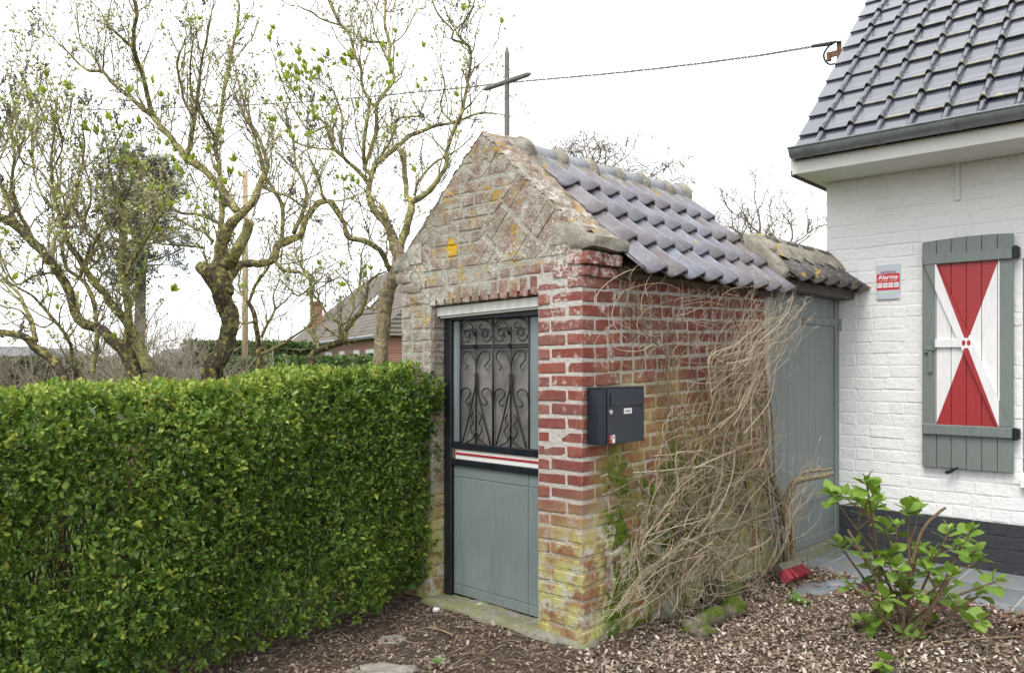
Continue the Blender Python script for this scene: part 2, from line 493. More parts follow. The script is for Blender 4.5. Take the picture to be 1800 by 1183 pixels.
PITCH = 0.070
W = 1.42; XO0, XO1 = -1.137, -0.296        # width of the front, sides of the door opening
def run(a0, a1, face, zc, lens, weight, **k):
    a = a0; j = 0.016
    while a < a1 - 0.03:
        l = rng.choice(lens) if lens else 0.205
        if a + l > a1 - 0.045: l = a1 - a
        lay(face, a + j/2, a + l - j/2, zc + rng.uniform(-.0015, .0015), weight=weight, **k)
        a += l
for c in range(26):
    zc = 0.02 + c*PITCH + PITCH/2
    odd = c % 2
    # near corner: long face alternately on the front and on the side
    me = rng.choice(CORN[odd])
    specs.append((1.6*0.2, 'F', me, (rng.uniform(-.002, .003), rng.uniform(-.003, .002), zc), (rng.uniform(-.008, .008), rng.uniform(-.008, .008), rng.uniform(-.01, .01)), (1, 1, 1)))
    fx = -0.209 if not odd else -0.102
    if zc < 1.845:
        lay('F', XO1 + 0.002, fx - 0.007, zc, weight=1.5)
        run(-W, XO0, 'F', zc, (0.21, 0.105), 0.55 if zc > 1.35 else 0.12)
    # side wall: mostly headers
    sy = 0.102 if not odd else 0.209
    hid = 0.35 if zc < 0.45 else 1.0
    run(sy, 1.93, 'S', zc, (0.112, 0.112, 0.112, 0.215, 0.16) if odd else (0.215, 0.215, 0.16, 0.112), hid)
    if zc < 1.74:
        run(0.008, 0.112, 'J', zc - 0.022*1.137, (0.105,), 0.5 if zc > 1.3 else 0.1, off=XO0)
# course of standing bricks over the door, one flat course above it
for i in range(12):
    a0 = XO0 - 0.03 + i*0.0735
    c_ = a0 + 0.033
    me = rng.choice(VAR[0.098])
    specs.append((1.4*0.1, 'F', me, (c_, rng.uniform(-.004, .003), 1.815 + SHF*c_), (0, R(90) + rng.uniform(-.02, .02), 0), (1.02, 1, 1.05)))
for zc in (1.90,):
    run(-W, -0.10, 'F', zc, (0.21, 0.105, 0.21), 1.0)
for zc in (1.815,):
    run(-W, XO0 - 0.04, 'F', zc, (0.21, 0.105), 0.8)
    run(XO1 + 0.02, -0.215, 'F', zc, (0.105,), 0.8)

# ---- gable: level courses between wedges of bricks laid square to the slopes
APZ, GCX, GS = 2.69, -0.71, 0.9014
GL = math.hypot(1, GS); ux, uz = 1/GL, -GS/GL      # unit vector down the right-hand slope (u grows outward)
Z0 = 1.94
def slope_pt(s): return (s*ux, APZ + s*uz)
teeth = {1: [(0.05, 0.40, None), (0.40, 1.06, Z0)], -1: [(0.03, 0.26, None), (0.26, 0.50, None), (0.50, 0.74, None), (0.74, 1.04, Z0)]}
polys = []
def ccw(p):
    a = sum(p[i][0]*p[(i+1) % len(p)][1] - p[(i+1) % len(p)][0]*p[i][1] for i in range(len(p)))
    return p if a > 0 else p[::-1]
def shrink(poly, d=0.0075):
    n = len(poly); cx = sum(p[0] for p in poly)/n; cz = sum(p[1] for p in poly)/n
    out = []
    for x, z in poly:
        dx, dz = x-cx, z-cz
        out.append((x - math.copysign(min(d, abs(dx)*0.5), dx) + rng.uniform(-.002, .002), z - math.copysign(min(d, abs(dz)*0.5), dz) + rng.uniform(-.002, .002)))
    return out
def area(p): return abs(sum(p[i][0]*p[(i+1) % len(p)][1] - p[(i+1) % len(p)][0]*p[i][1] for i in range(len(p))))/2
for sgn, tt in teeth.items():
    for s0, s1, zb in tt:
        lo = zb if zb else slope_pt(s1)[1]
        s = s0
        while s < s1 - 0.02:
            e = min(s + 0.067, s1)
            pa, pb = slope_pt(s), slope_pt(e)
            # square to the slope, inward and down
            qx, qz = uz, -ux
            la, lb = (pa[1]-lo)/(-qz), (pb[1]-lo)/(-qz)
            d = 0.0
            while d < max(la, lb) - 0.02:
                d1 = d + (0.21 if rng.random() < 0.75 else 0.11)
                if d1 > max(la, lb) - 0.05: d1 = max(la, lb)
                pts = []
                for (p0, l0) in ((pa, la), (pb, lb)):
                    pts.append(((p0[0]+qx*min(d, l0)), p0[1]+qz*min(d, l0)))
                for (p0, l0) in ((pb, lb), (pa, la)):
                    pts.append(((p0[0]+qx*min(d1, l0)), p0[1]+qz*min(d1, l0)))
                pts = [(GCX + sgn*u, z) for u, z in pts]
                if area(pts) > 0.0012 and not (sgn == 1 and pts[0][0] > -0.03):
                    polys.append(shrink(ccw(pts)))
                d = d1
            s = e
def bnd(sgn, z):
    for s0, s1, zb in teeth[sgn]:
        a = slope_pt(s0); lo = zb if zb else slope_pt(s1)[1]
        if lo - 1e-6 <= z < a[1]:
            return a[0] + (a[1]-z)/ux*uz           # on the wedge's inner edge
    return -9
z = Z0
while z < APZ - 0.12:
    z1 = z + 0.068
    l0, l1 = -bnd(-1, z), -bnd(-1, min(z1, APZ-0.03)); r0, r1 = bnd(1, z), bnd(1, min(z1, APZ-0.03))
    a = max(min(l0, l1), -0.9); stop = min(max(r0, r1), 0.9)
    x = a - rng.choice((0, 0.05, 0.1))
    while x < stop:
        l = rng.choice((0.205, 0.205, 0.10)); xe = x + l
        p = [(max(x, l0), z), (min(xe, r0), z), (min(xe, r1), z1), (max(x, l1), z1)]
        if p[1][0] - p[0][0] > -0.03 and p[2][0] - p[3][0] > -0.03 and area(p) > 0.0015 and p[1][0] >= p[0][0] and p[2][0] >= p[3][0]:
            polys.append(shrink(ccw([(GCX+u, zz) for u, zz in p])))
        x = xe
    z = z1

specs.sort(key=lambda q_: -q_[0])
KEEP = 300 - len(polys)
front_core = MB()
front_core.box(-W+0.004, XO0-0.004, 0.0025, 0.24, -0.15, 1.78)
front_core.box(XO1+0.004, -0.0045, 0.0025, 0.24, -0.15, 1.80)
gp = [(-W+0.006, 1.765), (-0.008, 1.795), (-0.008, 2.055), (GCX, APZ-0.008), (-W+0.006, 2.055)]
front_core.prism(gp, 0.0018, 0.25)
fw = front_core.build('front_wall', M_MORTAR, chapel)
side_core = MB()
side_core.box(-0.22, -0.003, 0.241, 1.922, -0.15, 1.87)
side_core.box(-W+0.01, -W+0.22, 0.241, 1.922, -0.15, 1.87)
sw = side_core.build('side_wall', M_MORTAR, chapel)
rear = MB(); rear.box(-W+0.006, -0.01, 1.923, 2.03, -0.15, 1.86)
rear.prism([(-W+0.006, 1.861), (-0.01, 1.861), (GCX, 2.52)], 1.923, 2.03)
rear.build('rear_wall', M_MORTAR, chapel)
PAR = {'F': fw, 'S': sw, 'J': fw}
rest = {'F': MB(), 'S': MB(), 'J': None}
for i, (w_, face, me, loc, rot, sc) in enumerate(specs):
    if i < KEEP:
        link('brick', me, PAR[face], loc, rot, sc)
    else:
        mt = Matrix.LocRotScale(Vector(loc), Euler(rot), Vector(sc))
        tgt = rest['S'] if face == 'S' else rest['F']
        tgt.add([mt @ v.co for v in me.vertices], [tuple(p.vertices) for p in me.polygons], rng.random())
for k, par in (('S', sw), ('F', fw)):
    o = rest[k].build('brickwork', M_BRICK, par); o['kind'] = 'stuff'
for p in polys:
    m = MB(); m.prism(p, -0.001 + rng.uniform(-.004, .002), 0.05, 0.004, 0.0)
    m.build('brick', M_BRICK, fw)

# ---- rough crown of the gable: lumpy mortar and brick along both slopes, and the kneelers
def fbm(p, s): return mnoise.fractal(Vector(p)*s, 0.8, 2.0, 4)
cap = MB()
for sgn in (-1, 1):
    n_s, n_y = 120, 10
    v, f = [], []
    for i in range(n_s+1):
        s = i/n_s*0.965
        px_, pz_ = slope_pt(s)
        for j in range(n_y+1):
            y = -0.004 + j/n_y*0.262
            h = 0.006 + 0.012*fbm((s*3+sgn*7, y*3, 1.7), 4.0) + 0.012*(abs(math.sin(s/0.067*math.pi))**0.35) - 0.010 + 0.014*fbm((s+sgn*3, y, 3.3), 22)
            if j in (0, n_y): h -= 0.016
            v.append((GCX + sgn*px_ + sgn*(-uz)*h, y, pz_ + ux*h))
    for i in range(n_s):
        for j in range(n_y):
            a = i*(n_y+1)+j
            q4 = (a, a+1, a+n_y+2, a+n_y+1)
            f.append(q4 if sgn == -1 else q4[::-1])
    cap.add(v, f)
cap.build('coping', M_BRICK, fw, smooth=True)

def lump(m, c, r, seed=0, n=10, amp=0.18, fr=9.0, tint=0.5):
    v, f = [], []
    for i in range(n+1):
        th = math.pi*i/n
        for j in range(2*n):
            ph = math.pi*j/n
            d = Vector((math.sin(th)*math.cos(ph), math.sin(th)*math.sin(ph), math.cos(th)))
            k = 1 + amp*mnoise.fractal(d*1.6 + Vector((seed*3.1, seed, 0)), 0.9, 2.0, 4)
            v.append((c[0]+d.x*r[0]*k, c[1]+d.y*r[1]*k, c[2]+d.z*r[2]*k))
    for i in range(n):
        for j in range(2*n):
            j2 = (j+1) % (2*n)
            f.append((i*2*n+j, (i+1)*2*n+j, (i+1)*2*n+j2, i*2*n+j2))
    m.add(v, f, tint)

M_STONE = N('weathered_stone')
_p = M_STONE.pos(); _n = M_STONE.noise(_p, 14, 6, 0.7); _n2 = M_STONE.noise(_p, 60, 4, 0.7); _n3 = M_STONE.noise(_p, 5, 3, 0.6)
_c = M_STONE.ramp(_n, [(0.25, (0.15, 0.135, 0.105)), (0.5, (0.30, 0.28, 0.23)), (0.75, (0.46, 0.44, 0.38))])
_c = M_STONE.mix(M_STONE.mul(M_STONE.step(M_STONE.noise(_p, 9, 4, 0.6), 0.60, 0.66), 0.85), _c, (0.46, 0.29, 0.04))
_c = M_STONE.mix(M_STONE.mul(M_STONE.step(_n2, 0.58, 0.68), 0.5), _c, (0.10, 0.10, 0.07))
M_STONE.bump(M_STONE.addm(_n, _n2), 0.9, 0.012)
M_STONE = M_STONE.out(_c, 0.95, spec=0.2)

for sx in (0, 1):
    def X(x): return x if sx == 0 else -W - x
    m = MB()
    def blk(x0, x1, y0, y1, z0, z1, sd):
        a, b = sorted((X(x0), X(x1)))
        v, f = [], []
        r_ = random.Random(sd)
        n = 6
        for ax in range(3):
            for sd_ in (0, 1):
                base = len(v)
                for i in range(n+1):
                    for j in range(n+1):
                        t = [0, 0, 0]; t[ax] = sd_; t[(ax+1) % 3] = i/n; t[(ax+2) % 3] = j/n
                        p = Vector((a+(b-a)*t[0], y0+(y1-y0)*t[1], z0+(z1-z0)*t[2]))
                        c = Vector(((a+b)/2, (y0+y1)/2, (z0+z1)/2))
                        d = Vector((t[0]-.5, t[1]-.5, t[2]-.5))*2
                        rd = 1 - 0.05*(max(0, abs(d.x)+abs(d.y)+abs(d.z)-1.6))
                        p = c + (p-c)*rd + Vector((fbm(p, 14), fbm(p+Vector((5, 1, 2)), 14), fbm(p+Vector((1, 9, 4)), 14)))*0.007
                        v.append(p)
                for i in range(n):
                    for j in range(n):
                        q4 = (base+i*(n+1)+j, base+(i+1)*(n+1)+j, base+(i+1)*(n+1)+j+1, base+i*(n+1)+j+1)
                        f.append(q4 if sd_ else q4[::-1])
        m.add(v, f)
    blk(-0.085, 0.080, -0.012, 0.285, 1.966, 2.030, 3+sx)
    m.build('kneeler', M_STONE if sx == 0 else M_MORTAR, fw, smooth=True)
    m = MB(); nh = 14; v, f = [], []      # rough mortar run from the coping down onto the kneeler
    for i in range(nh+1):
        t = i/nh
        for j in range(nh+1):
            y = -0.006 + 0.280*j/nh; xx = -0.20 + 0.272*t
            zz = 2.030 + 0.105*max(0.0, 1-t*1.25)**0.8 + 0.028*math.sin(math.pi*min(1, t*1.05)) + 0.011*fbm((xx, y, 4.0+sx), 12) + 0.006*fbm((xx, y, 8.0), 40)
            if j in (0, nh): zz -= 0.014
            if i == nh: zz -= 0.030
            v.append((X(xx), y + 0.006*fbm((xx, y, 1.0), 20), zz))
    for i in range(nh):
        for j in range(nh):
            a_ = i*(nh+1)+j; q4 = (a_, a_+nh+1, a_+nh+2, a_+1); f.append(q4 if sx == 0 else q4[::-1])
    b_ = len(v)                            # its front and end faces
    for i in range(nh+1): v.append((v[i*(nh+1)][0], -0.004, 2.0))
    for j in range(nh+1): v.append((v[nh*(nh+1)+j][0], v[nh*(nh+1)+j][1], 2.0))
    for i in range(nh): f.append((i*(nh+1), b_+i, b_+i+1, (i+1)*(nh+1)) if sx == 0 else ((i+1)*(nh+1), b_+i+1, b_+i, i*(nh+1)))
    for j in range(nh): f.append((nh*(nh+1)+j, b_+nh+1+j, b_+nh+2+j, nh*(nh+1)+j+1))
    m.add(v, f); m.build('haunch', M_STONE if sx == 0 else M_MORTAR, fw, smooth=True)
    m = MB(); blk(-0.10, 0.046, -0.010, 0.10, 1.893, 1.953, 7+sx); blk(-0.02, 0.050, 0.112, 0.262, 1.893, 1.953, 8+sx)
    m.build('corbel', M_BRICK, fw, smooth=True)
    m = MB(); blk(-0.19, 0.024, -0.006, 0.10, 1.832, 1.884, 9+sx); blk(-0.02, 0.026, 0.112, 0.255, 1.832, 1.884, 10+sx)
    m.build('corbel', M_BRICK, fw, smooth=True)

# ---- roof of S-shaped pantiles
q = N('glazed_pantile'); p = q.own(); r = q.rand(); pw = q.pos()
c = q.ramp(r, [(0.0, (0.16, 0.165, 0.20)), (0.25, (0.215, 0.215, 0.255)), (0.45, (0.195, 0.155, 0.155)), (0.62, (0.26, 0.285, 0.37)), (0.8, (0.185, 0.16, 0.17)), (1.0, (0.25, 0.205, 0.195))])
c = q.mix(q.mul(q.step(q.noise(pw, 6, 5, 0.65), 0.45, 0.68), 0.5), c, (0.30, 0.32, 0.40))
c = q.mix(q.mul(q.step(q.noise(pw, 17, 5, 0.65), 0.52, 0.68), 0.45), c, (0.17, 0.115, 0.095))
wd = q.step(q.addm(q.voro(pw, 28), q.mul(q.noise(pw, 90, 4), 0.75)), 0.52, 0.44)
c = q.mix(q.mul(wd, q.mul(q.step(q.noise(pw, 3.2, 3), 0.45, 0.6), 0.75)), c, (0.52, 0.52, 0.48))
c = q.mix(q.mul(q.step(q.noise(pw, 8, 5, 0.7), 0.645, 0.69), 0.8), c, (0.40, 0.24, 0.05))
q.bump(q.noise(pw, 90, 3), 0.25, 0.003)
c = q.mix(0.40, c, (0.045, 0.045, 0.06))
c = q.mix(q.mul(q.step(q.noise(pw, 4.5, 6, 0.75), 0.50, 0.62), 0.55), c, (0.085, 0.062, 0.052))
c = q.mix(q.mul(q.step(q.noise(pw, 26, 5, 0.75), 0.58, 0.66), 0.5), c, (0.30, 0.29, 0.26))
M_PAN = q.out(c, q.ramp(q.noise(pw, 22, 4), [(0.3, 0.22), (0.7, 0.55)]), spec=0.6)
q.b.inputs['Coat Weight'].default_value = 0.55; q.b.inputs['Coat Roughness'].default_value = 0.15

def pantile(wid, length, thick, mat, name='roof_tile', lift=0.034, amp=0.026):
    nu, nv = 14, 3
    def prof(u):
        if u < 0.70: return -amp*math.sin(math.pi*u/0.70)
        return amp*0.95*math.sin(math.pi*min(1, (u-0.70)/0.27))
    v = []
    for side_ in (0, 1):
        for j in range(nv+1):
            t = j/nv
            for i in range(nu+1):
                u = i/nu
                v.append((u*wid, -t*length, prof(u) + lift*t - side_*thick))
    n1 = (nu+1)*(nv+1); f = []
    for j in range(nv):
        for i in range(nu):
            a = j*(nu+1)+i
            f.append((a, a+nu+1, a+nu+2, a+1)); f.append((n1+a, n1+a+1, n1+a+nu+2, n1+a+nu+1))
    for i in range(nu):
        a = nv*(nu+1)+i
        f.append((a, n1+a, n1+a+1, a+1)); f.append((i+1, n1+i+1, n1+i, i))
    for j in range(nv):
        a = j*(nu+1); f.append((a, n1+a, n1+a+nu+1, a+nu+1)[::-1])
        a = j*(nu+1)+nu; f.append((a, n1+a, n1+a+nu+1, a+nu+1))
    m = MB(); m.add(v, f, 0.0)
    return m.mesh(name, mat, True)
roof_o = MB()
# boarding under the tiles
roof_o.add([(-0.68, 0.25, 2.55), (0.06, 0.25, 1.868), (0.06, 1.99, 1.868), (-0.68, 1.99, 2.55), (-0.72, 0.25, 2.53), (0.04, 0.25, 1.84), (0.04, 1.99, 1.84), (-0.72, 1.99, 2.53)],
           [(0, 1, 2, 3), (4, 7, 6, 5), (1, 5, 6, 2), (0, 4, 5, 1), (3, 2, 6, 7)])
roof_o.add([(-0.74, 0.25, 2.55), (-1.48, 0.25, 1.868), (-1.48, 1.99, 1.868), (-0.74, 1.99, 2.55)], [(3, 2, 1, 0)])
M_OLDWOOD = paint('old_wood', (0.10, 0.075, 0.05), 0.9, 0.35, (1, 8, 8), 0.5)
roof = roof_o.build('roof', M_OLDWOOD, chapel)
tile_m = pantile(0.212, 0.33, 0.015, M_PAN)
down = Vector((0.76, 0, -0.695)).normalized()
for sgn in (1, -1):
    for row in range(4):
        for col in range(9):
            if sgn == -1 and (row < 0): continue
            d0 = row*0.262 - 0.02
            base = Vector((-0.655, 0, 2.585)) + down*d0
            y = 0.262 + col*0.187 + rng.uniform(-.003, .003)
            if sgn == 1:
                ex = Vector((0, 1, 0)); ey = -down; ez = ex.cross(ey)
                loc = base + Vector((0, y, 0)) + ez*(0.02 + rng.uniform(-.003, .003))
            else:
                dl = Vector((-down.x, 0, down.z)); ex = Vector((0, -1, 0)); ey = -dl; ez = ex.cross(ey)
                b2 = Vector((-2*0.71 - base.x, 0, base.z))
                loc = b2 + Vector((0, y+0.2, 0)) + ez*0.02
            mt = Matrix((ex, ey, ez)).transposed()
            mt = mt @ Matrix.Rotation(rng.uniform(-.024, .024), 3, 'Z') @ Matrix.Rotation(rng.uniform(-.012, .012), 3, 'Y')
            link('roof_tile', tile_m, roof, loc, mt.to_euler())
# ridge: half-round tiles in lumps of mortar
M_RIDGE = paint('ridge_clay', (0.26, 0.27, 0.285), 0.5, 0.25, None, 0.3, (0.30, 0.29, 0.25), 14)
RX, RZ = -0.70, 2.60
def half_round(L, rad, mat, name, taper=0.0):
    v, f = [], []
    n = 12
    for k, (rr, yy) in enumerate(((rad, 0), (rad*(1-taper), L), (rad*(1-taper)-0.014, L), (rad-0.014, 0))):
        for i in range(n+1):
            a = math.pi*(-0.05 + 1.10*i/n)
            v.append((math.cos(a)*rr, yy, math.sin(a)*rr))
    for k in range(4):
        for i in range(n):
            a = k*(n+1)+i; b = ((k+1) % 4)*(n+1)+i
            f.append((a, a+1, b+1, b))
    m = MB(); m.add(v, f, 0.0)
    return m.mesh(name, mat, True)
rm = half_round(0.315, 0.082, M_RIDGE, 'ridge_tile', 0.05)
mo = MB()
for i in range(6):
    y = 0.27 + i*0.292
    link('ridge_tile', rm, roof, (RX, y, RZ + rng.uniform(-.004, .004) + 0.012*y*0.6), (0.006, rng.uniform(-.03, .03), rng.uniform(-.015, .015)))
    lump(mo, (RX, y + 0.035, RZ + 0.004), (0.10, 0.075, 0.093), 11+i, 10, 0.22)
lump(mo, (RX, 0.262, RZ+0.0), (0.115, 0.085, 0.10), 31, 10, 0.2)
lump(mo, (RX, 1.99, RZ+0.02), (0.105, 0.05, 0.10), 33, 10, 0.2)
for sgn in (-1, 1):     # mortar fillet under the ridge
    v, f = [], []
    for i in range(61):
        y = 0.25 + i/60*1.75
        for j in range(5):
            t = j/4
            w_ = 0.03*mnoise.noise(Vector((y*7, sgn*3, 0.4))) + 0.018*math.sin(y/0.187*2*math.pi)
            p = Vector((RX + sgn*(0.07 + t*(0.075+w_)), y, RZ + 0.012 - t*(0.105+w_*0.9)))
            p += Vector((sgn*0.7, 0, 0.7))*(0.014*math.sin(math.pi*t) + 0.010*fbm((y, t, sgn), 9))
            v.append(p)
    for i in range(60):
        for j in range(4):
            a = i*5+j; q4 = (a, a+1, a+6, a+5)
            f.append(q4[::-1] if sgn == 1 else q4)
    mo.add(v, f)
mo.build('ridge_mortar', M_STONE, roof, smooth=True)

# ---- door in its recess
GREYGREEN = (0.235, 0.275, 0.262)
def weathered_paint(name, col, frame, foot):
    """brushed wood paint: fine vertical grain, faint streaks, chips, and mud splashed up from the ground"""
    q = N(name); p = q.pos(frame); z = q.sep(p)[2]
    g = q.noise(q.vmul(p, (60, 60, 1.5)), 4, 5, 0.7); b = q.noise(p, 2.2, 5, 0.6); s = q.noise(q.vmul(p, (14, 14, 0.8)), 3, 4, 0.65)
    c = q.ramp(q.addm(q.mul(g, 0.45), q.mul(b, 0.55)), [(0.35, tuple(k*0.86 for k in col)), (0.65, tuple(k*1.12 for k in col))])
    c = q.mix(q.mul(q.step(s, 0.56, 0.70), 0.35), c, tuple(k*0.55 for k in col))
    c = q.mix(q.mul(q.step(q.noise(q.vmul(p, (22, 22, 5)), 3, 5, 0.75), 0.70, 0.73), 0.7), c, (0.10, 0.09, 0.07))
    mud = q.mul(q.step(q.addm(z, q.mul(q.noise(p, 9, 5, 0.7), 0.35)), foot+0.38, foot+0.10), q.step(q.noise(p, 45, 4, 0.7), 0.38, 0.60))
    c = q.mix(q.mul(mud, 0.6), c, (0.15, 0.135, 0.095))
    q.bump(q.addm(g, q.mul(s, 0.5)), 0.25, 0.004)
    return q.out(c, q.ramp(b, [(0.3, 0.38), (0.7, 0.58)]))
M_DOOR = weathered_paint('door_paint', (0.20, 0.245, 0.245), chapel, 0.0)
M_BLACK = paint('black_paint', (0.012, 0.015, 0.020), 0.38, 0.3, None, 0.15, None, 12)
M_WHITE = paint('white_paint', (0.78, 0.78, 0.75), 0.5, 0.05, None, 0.1, (0.62, 0.61, 0.56), 7)
M_RED = paint('red_paint', (0.36, 0.022, 0.028), 0.45, 0.12, (5, 5, 1), 0.2)
M_IRON = paint('wrought_iron', (0.007, 0.008, 0.010), 0.45, 0.4, None, 0.35, None, 30)
q = N('dull_glass'); p = q.pos(chapel)
M_PANE = q.out(q.ramp(q.noise(p, 6, 5, 0.7), [(0.35, (0.12, 0.112, 0.105)), (0.7, (0.24, 0.228, 0.213))]), q.ramp(q.noise(p, 9, 4), [(0.3, 0.22), (0.7, 0.42)]), spec=0.6)
DY = 0.105
def D(px, py, y=DY): return CH.on_y(y, px, py)
xl = D(783, 800)[0]; xr = XO1 + 0.02
z_top = D(870, 556)[1]; z_bot = 0.045
xa, xb = D(795, 700)[0], XO1 - 0.012          # door leaf
frame = MB()
frame.bev(xl, xa, DY-0.012, DY+0.06, 0.03, z_top+0.03)
frame.bev(xb+0.001, xr+0.03, DY-0.012, DY+0.06, 0.03, z_top+0.03)
frame.bev(xa+0.001, xb, DY-0.012, DY+0.06, z_top-0.012, z_top+0.03)
frame.build('door_frame', M_BLACK, chapel)
g = MB(); g.bev(XO0+0.004, xl-0.001, DY-0.004, DY+0.06, 0.03, z_top+0.02)
g.build('door_frame', M_DOOR, chapel)
zr1a, zr1b = D(870, 796)[1], D(870, 784)[1]     # upper black rail
zr2a, zr2b = D(870, 826)[1], D(870, 815)[1]     # lower black rail
leaf = MB()
# lower panel with scribed lines: separate fields with fine gaps between
xs = [xa+0.002, D(807, 900)[0], D(926, 900)[0], xb-0.002]
zs = [z_bot, D(870, 1046)[1], D(870, 848)[1], zr2a]
for i in range(3):
    for k in range(3):
        leaf.bev(xs[i]+0.0015, xs[i+1]-0.0015, DY+0.010, DY+0.04, zs[k]+0.0015, zs[k+1]-0.0015, 0.0025)
leaf.box(xa+0.002, xb-0.002, DY+0.016, DY+0.038, z_bot, zr2a)
# uprights beside the glass, each of two strips
x1, x2 = D(808, 680)[0], D(930, 680)[0]
for (u0, u1) in ((xa+0.002, xa+(x1-xa)*0.55), (xa+(x1-xa)*0.6, x1), (x2, x2+(xb-x2)*0.4), (x2+(xb-x2)*0.45, xb-0.002)):
    leaf.bev(u0, u1, DY+0.008, DY+0.04, zr1b+0.001, z_top-0.014, 0.003)
door = leaf.build('door', M_DOOR, chapel)
m = MB(); m.bev(xa+0.001, xb-0.001, DY-0.006, DY+0.035, zr1a, zr1b, 0.003); m.build('rail', M_BLACK, door)
m = MB(); m.bev(xa+0.001, xb-0.001, DY-0.006, DY+0.035, zr2a, zr2b, 0.003); m.build('rail', M_BLACK, door)
m = MB(); m.bev(xa+0.001, xb-0.001, DY+0.004, DY+0.034, zr2b+0.0005, zr1a-0.0005, 0.002); m.build('band', M_WHITE, door)
zm = (zr2b + zr1a)/2 + 0.004
m = MB(); m.box(xa+0.03, xb-0.002, DY+0.0005, DY+0.0038, zm-0.006, zm+0.006); m.build('stripe', M_RED, door)
m = MB(); m.bev(xa+0.002, xa+0.026, DY-0.008, DY+0.003, zm-0.032, zm+0.030, 0.003); m.build('lock', paint('rusty_iron', (0.09, 0.06, 0.045), 0.8, 0.4, None, 0.5), door)
m = MB(); m.box(x1-0.004, x2+0.004, DY+0.022, DY+0.027, zr1b, z_top-0.012); m.build('glass_pane', M_PANE, door)

# wrought-iron grille, two alike panels of scrolls
gr = MB()
gw = x2 - x1; zt_, zb_ = z_top - 0.016, zr1b + 0.002
def G(colm, u, v, dy=0.0): return (x1 + gw*(colm + u)*0.5, DY + 0.002 + dy, zt_ + (zb_ - zt_)*v)
def zx(x): return (x-375)/310.0
def zv(y): return (y-365)/1138.0
def scroll(colm, pts, r_, mirror=True, tap=1.0, n=None):
    for s in ((0, 1) if mirror else (0,)):
        P = []
        for x, y in pts:
            u = zx(x); u = 1-u if s else u
            P.append(G(colm, u, zv(y)))
        n_ = n or len(P)*5
        S = spline(P, n_)
        gr.tube(S, [r_*(1 - (1-tap)*i/(n_-1)) for i in range(n_)], 6)
for cm in (0, 1):
    scroll(cm, [(470,490),(455,522),(428,512),(425,478),(450,462),(476,500),(460,550),(422,565),(388,530),(380,470),(395,410),(450,370),(530,358)], 0.0036)
    scroll(cm, [(415,470),(440,450),(488,450),(497,425),(474,395)], 0.0034)
    scroll(cm, [(530,790),(515,720),(480,665),(440,650),(410,675),(405,720),(430,760),(450,790),(430,825)], 0.0046, tap=0.7)
    scroll(cm, [(524,870),(518,1000),(494,1110),(462,1260),(402,1495)], 0.0046)
    scroll(cm, [(378,1120),(384,1060),(400,1010),(440,990),(475,1020),(470,1062),(440,1092),(430,1122),(450,1146),(476,1130)], 0.0044, tap=0.75)
    scroll(cm, [(500,1210),(482,1260),(500,1310),(478,1360),(492,1410),(512,1440)], 0.004)
    scroll(cm, [(528,1390),(500,1455),(440,1500)], 0.004)
    scroll(cm, [(530,440),(530,1503)], 0.0048, False, n=2)
    for yy in (862,):
        c = G(cm, zx(530), zv(yy)); gr.bev(c[0]-0.012, c[0]+0.012, c[1]-0.009, c[1]+0.009, c[2]-0.006, c[2]+0.006, 0.002)
    for yy, rr in ((478, 0.026), (606, 0.017)):     # small iron flowers
        c = Vector(G(cm, zx(530), zv(yy), -0.008))
        for k in range(6):
            a = k*math.pi/3
            d = Vector((math.cos(a), 0, math.sin(a))); t = Vector((-d.z, 0, d.x))
            gr.add([c, c + d*rr*0.6 + t*rr*0.28 + Vector((0, -.004, 0)), c + d*rr, c + d*rr*0.6 - t*rr*0.28 + Vector((0, -.004, 0)), c + Vector((0, .006, 0))],
                   [(0, 1, 2, 3), (4, 3, 2, 1)])
for v_ in (0.204, 0.222):
    a = G(0, 0, v_); b = G(1, 1, v_); gr.tube([a, b], 0.0045, 6)
for u in (0.008, 1.0, 1.992):
    gr.tube([G(0, u, 0), G(0, u, 1)], 0.006 if u == 1.0 else 0.0045, 6)
gr.build('grille', M_IRON, door, smooth=True)

# white board over the door, and the worn sill
bx0, bz0 = CH.on_y(0.05, 768, 541); bx1, bz1 = CH.on_y(0.05, 945, 521)
_, bl0 = CH.on_y(0.05, 768, 560); _, bl1 = CH.on_y(0.05, 945, 542)
m = MB(); m.prism([(bx0, bl0+0.012), (XO1+0.03, bl1+0.012), (XO1+0.03, bz1), (bx0, bz0)], 0.045, 0.11, 0.004)
m.prism([(bx0+0.012, bl0), (XO1+0.03, bl1), (XO1+0.03, bl1+0.011), (bx0+0.012, bl0+0.011)], 0.062, 0.11, 0.003)
m.build('lintel_board', M_WHITE, chapel)
q = N('mossy_concrete'); p = q.pos(); n = q.noise(p, 9, 5, 0.65)
c = q.ramp(q.noise(p, 30, 5, 0.7), [(0.3, (0.16, 0.15, 0.12)), (0.7, (0.33, 0.32, 0.27))])
c = q.mix(q.mul(q.step(n, 0.40, 0.62), 0.75), c, (0.20, 0.215, 0.075))
c = q.mix(q.step(q.noise(p, 14, 4, 0.6), 0.66, 0.70), c, (0.55, 0.55, 0.50))
q.bump(q.noise(p, 60, 5, 0.7), 0.8, 0.01)
M_CONC = q.out(c, 0.95, spec=0.2)
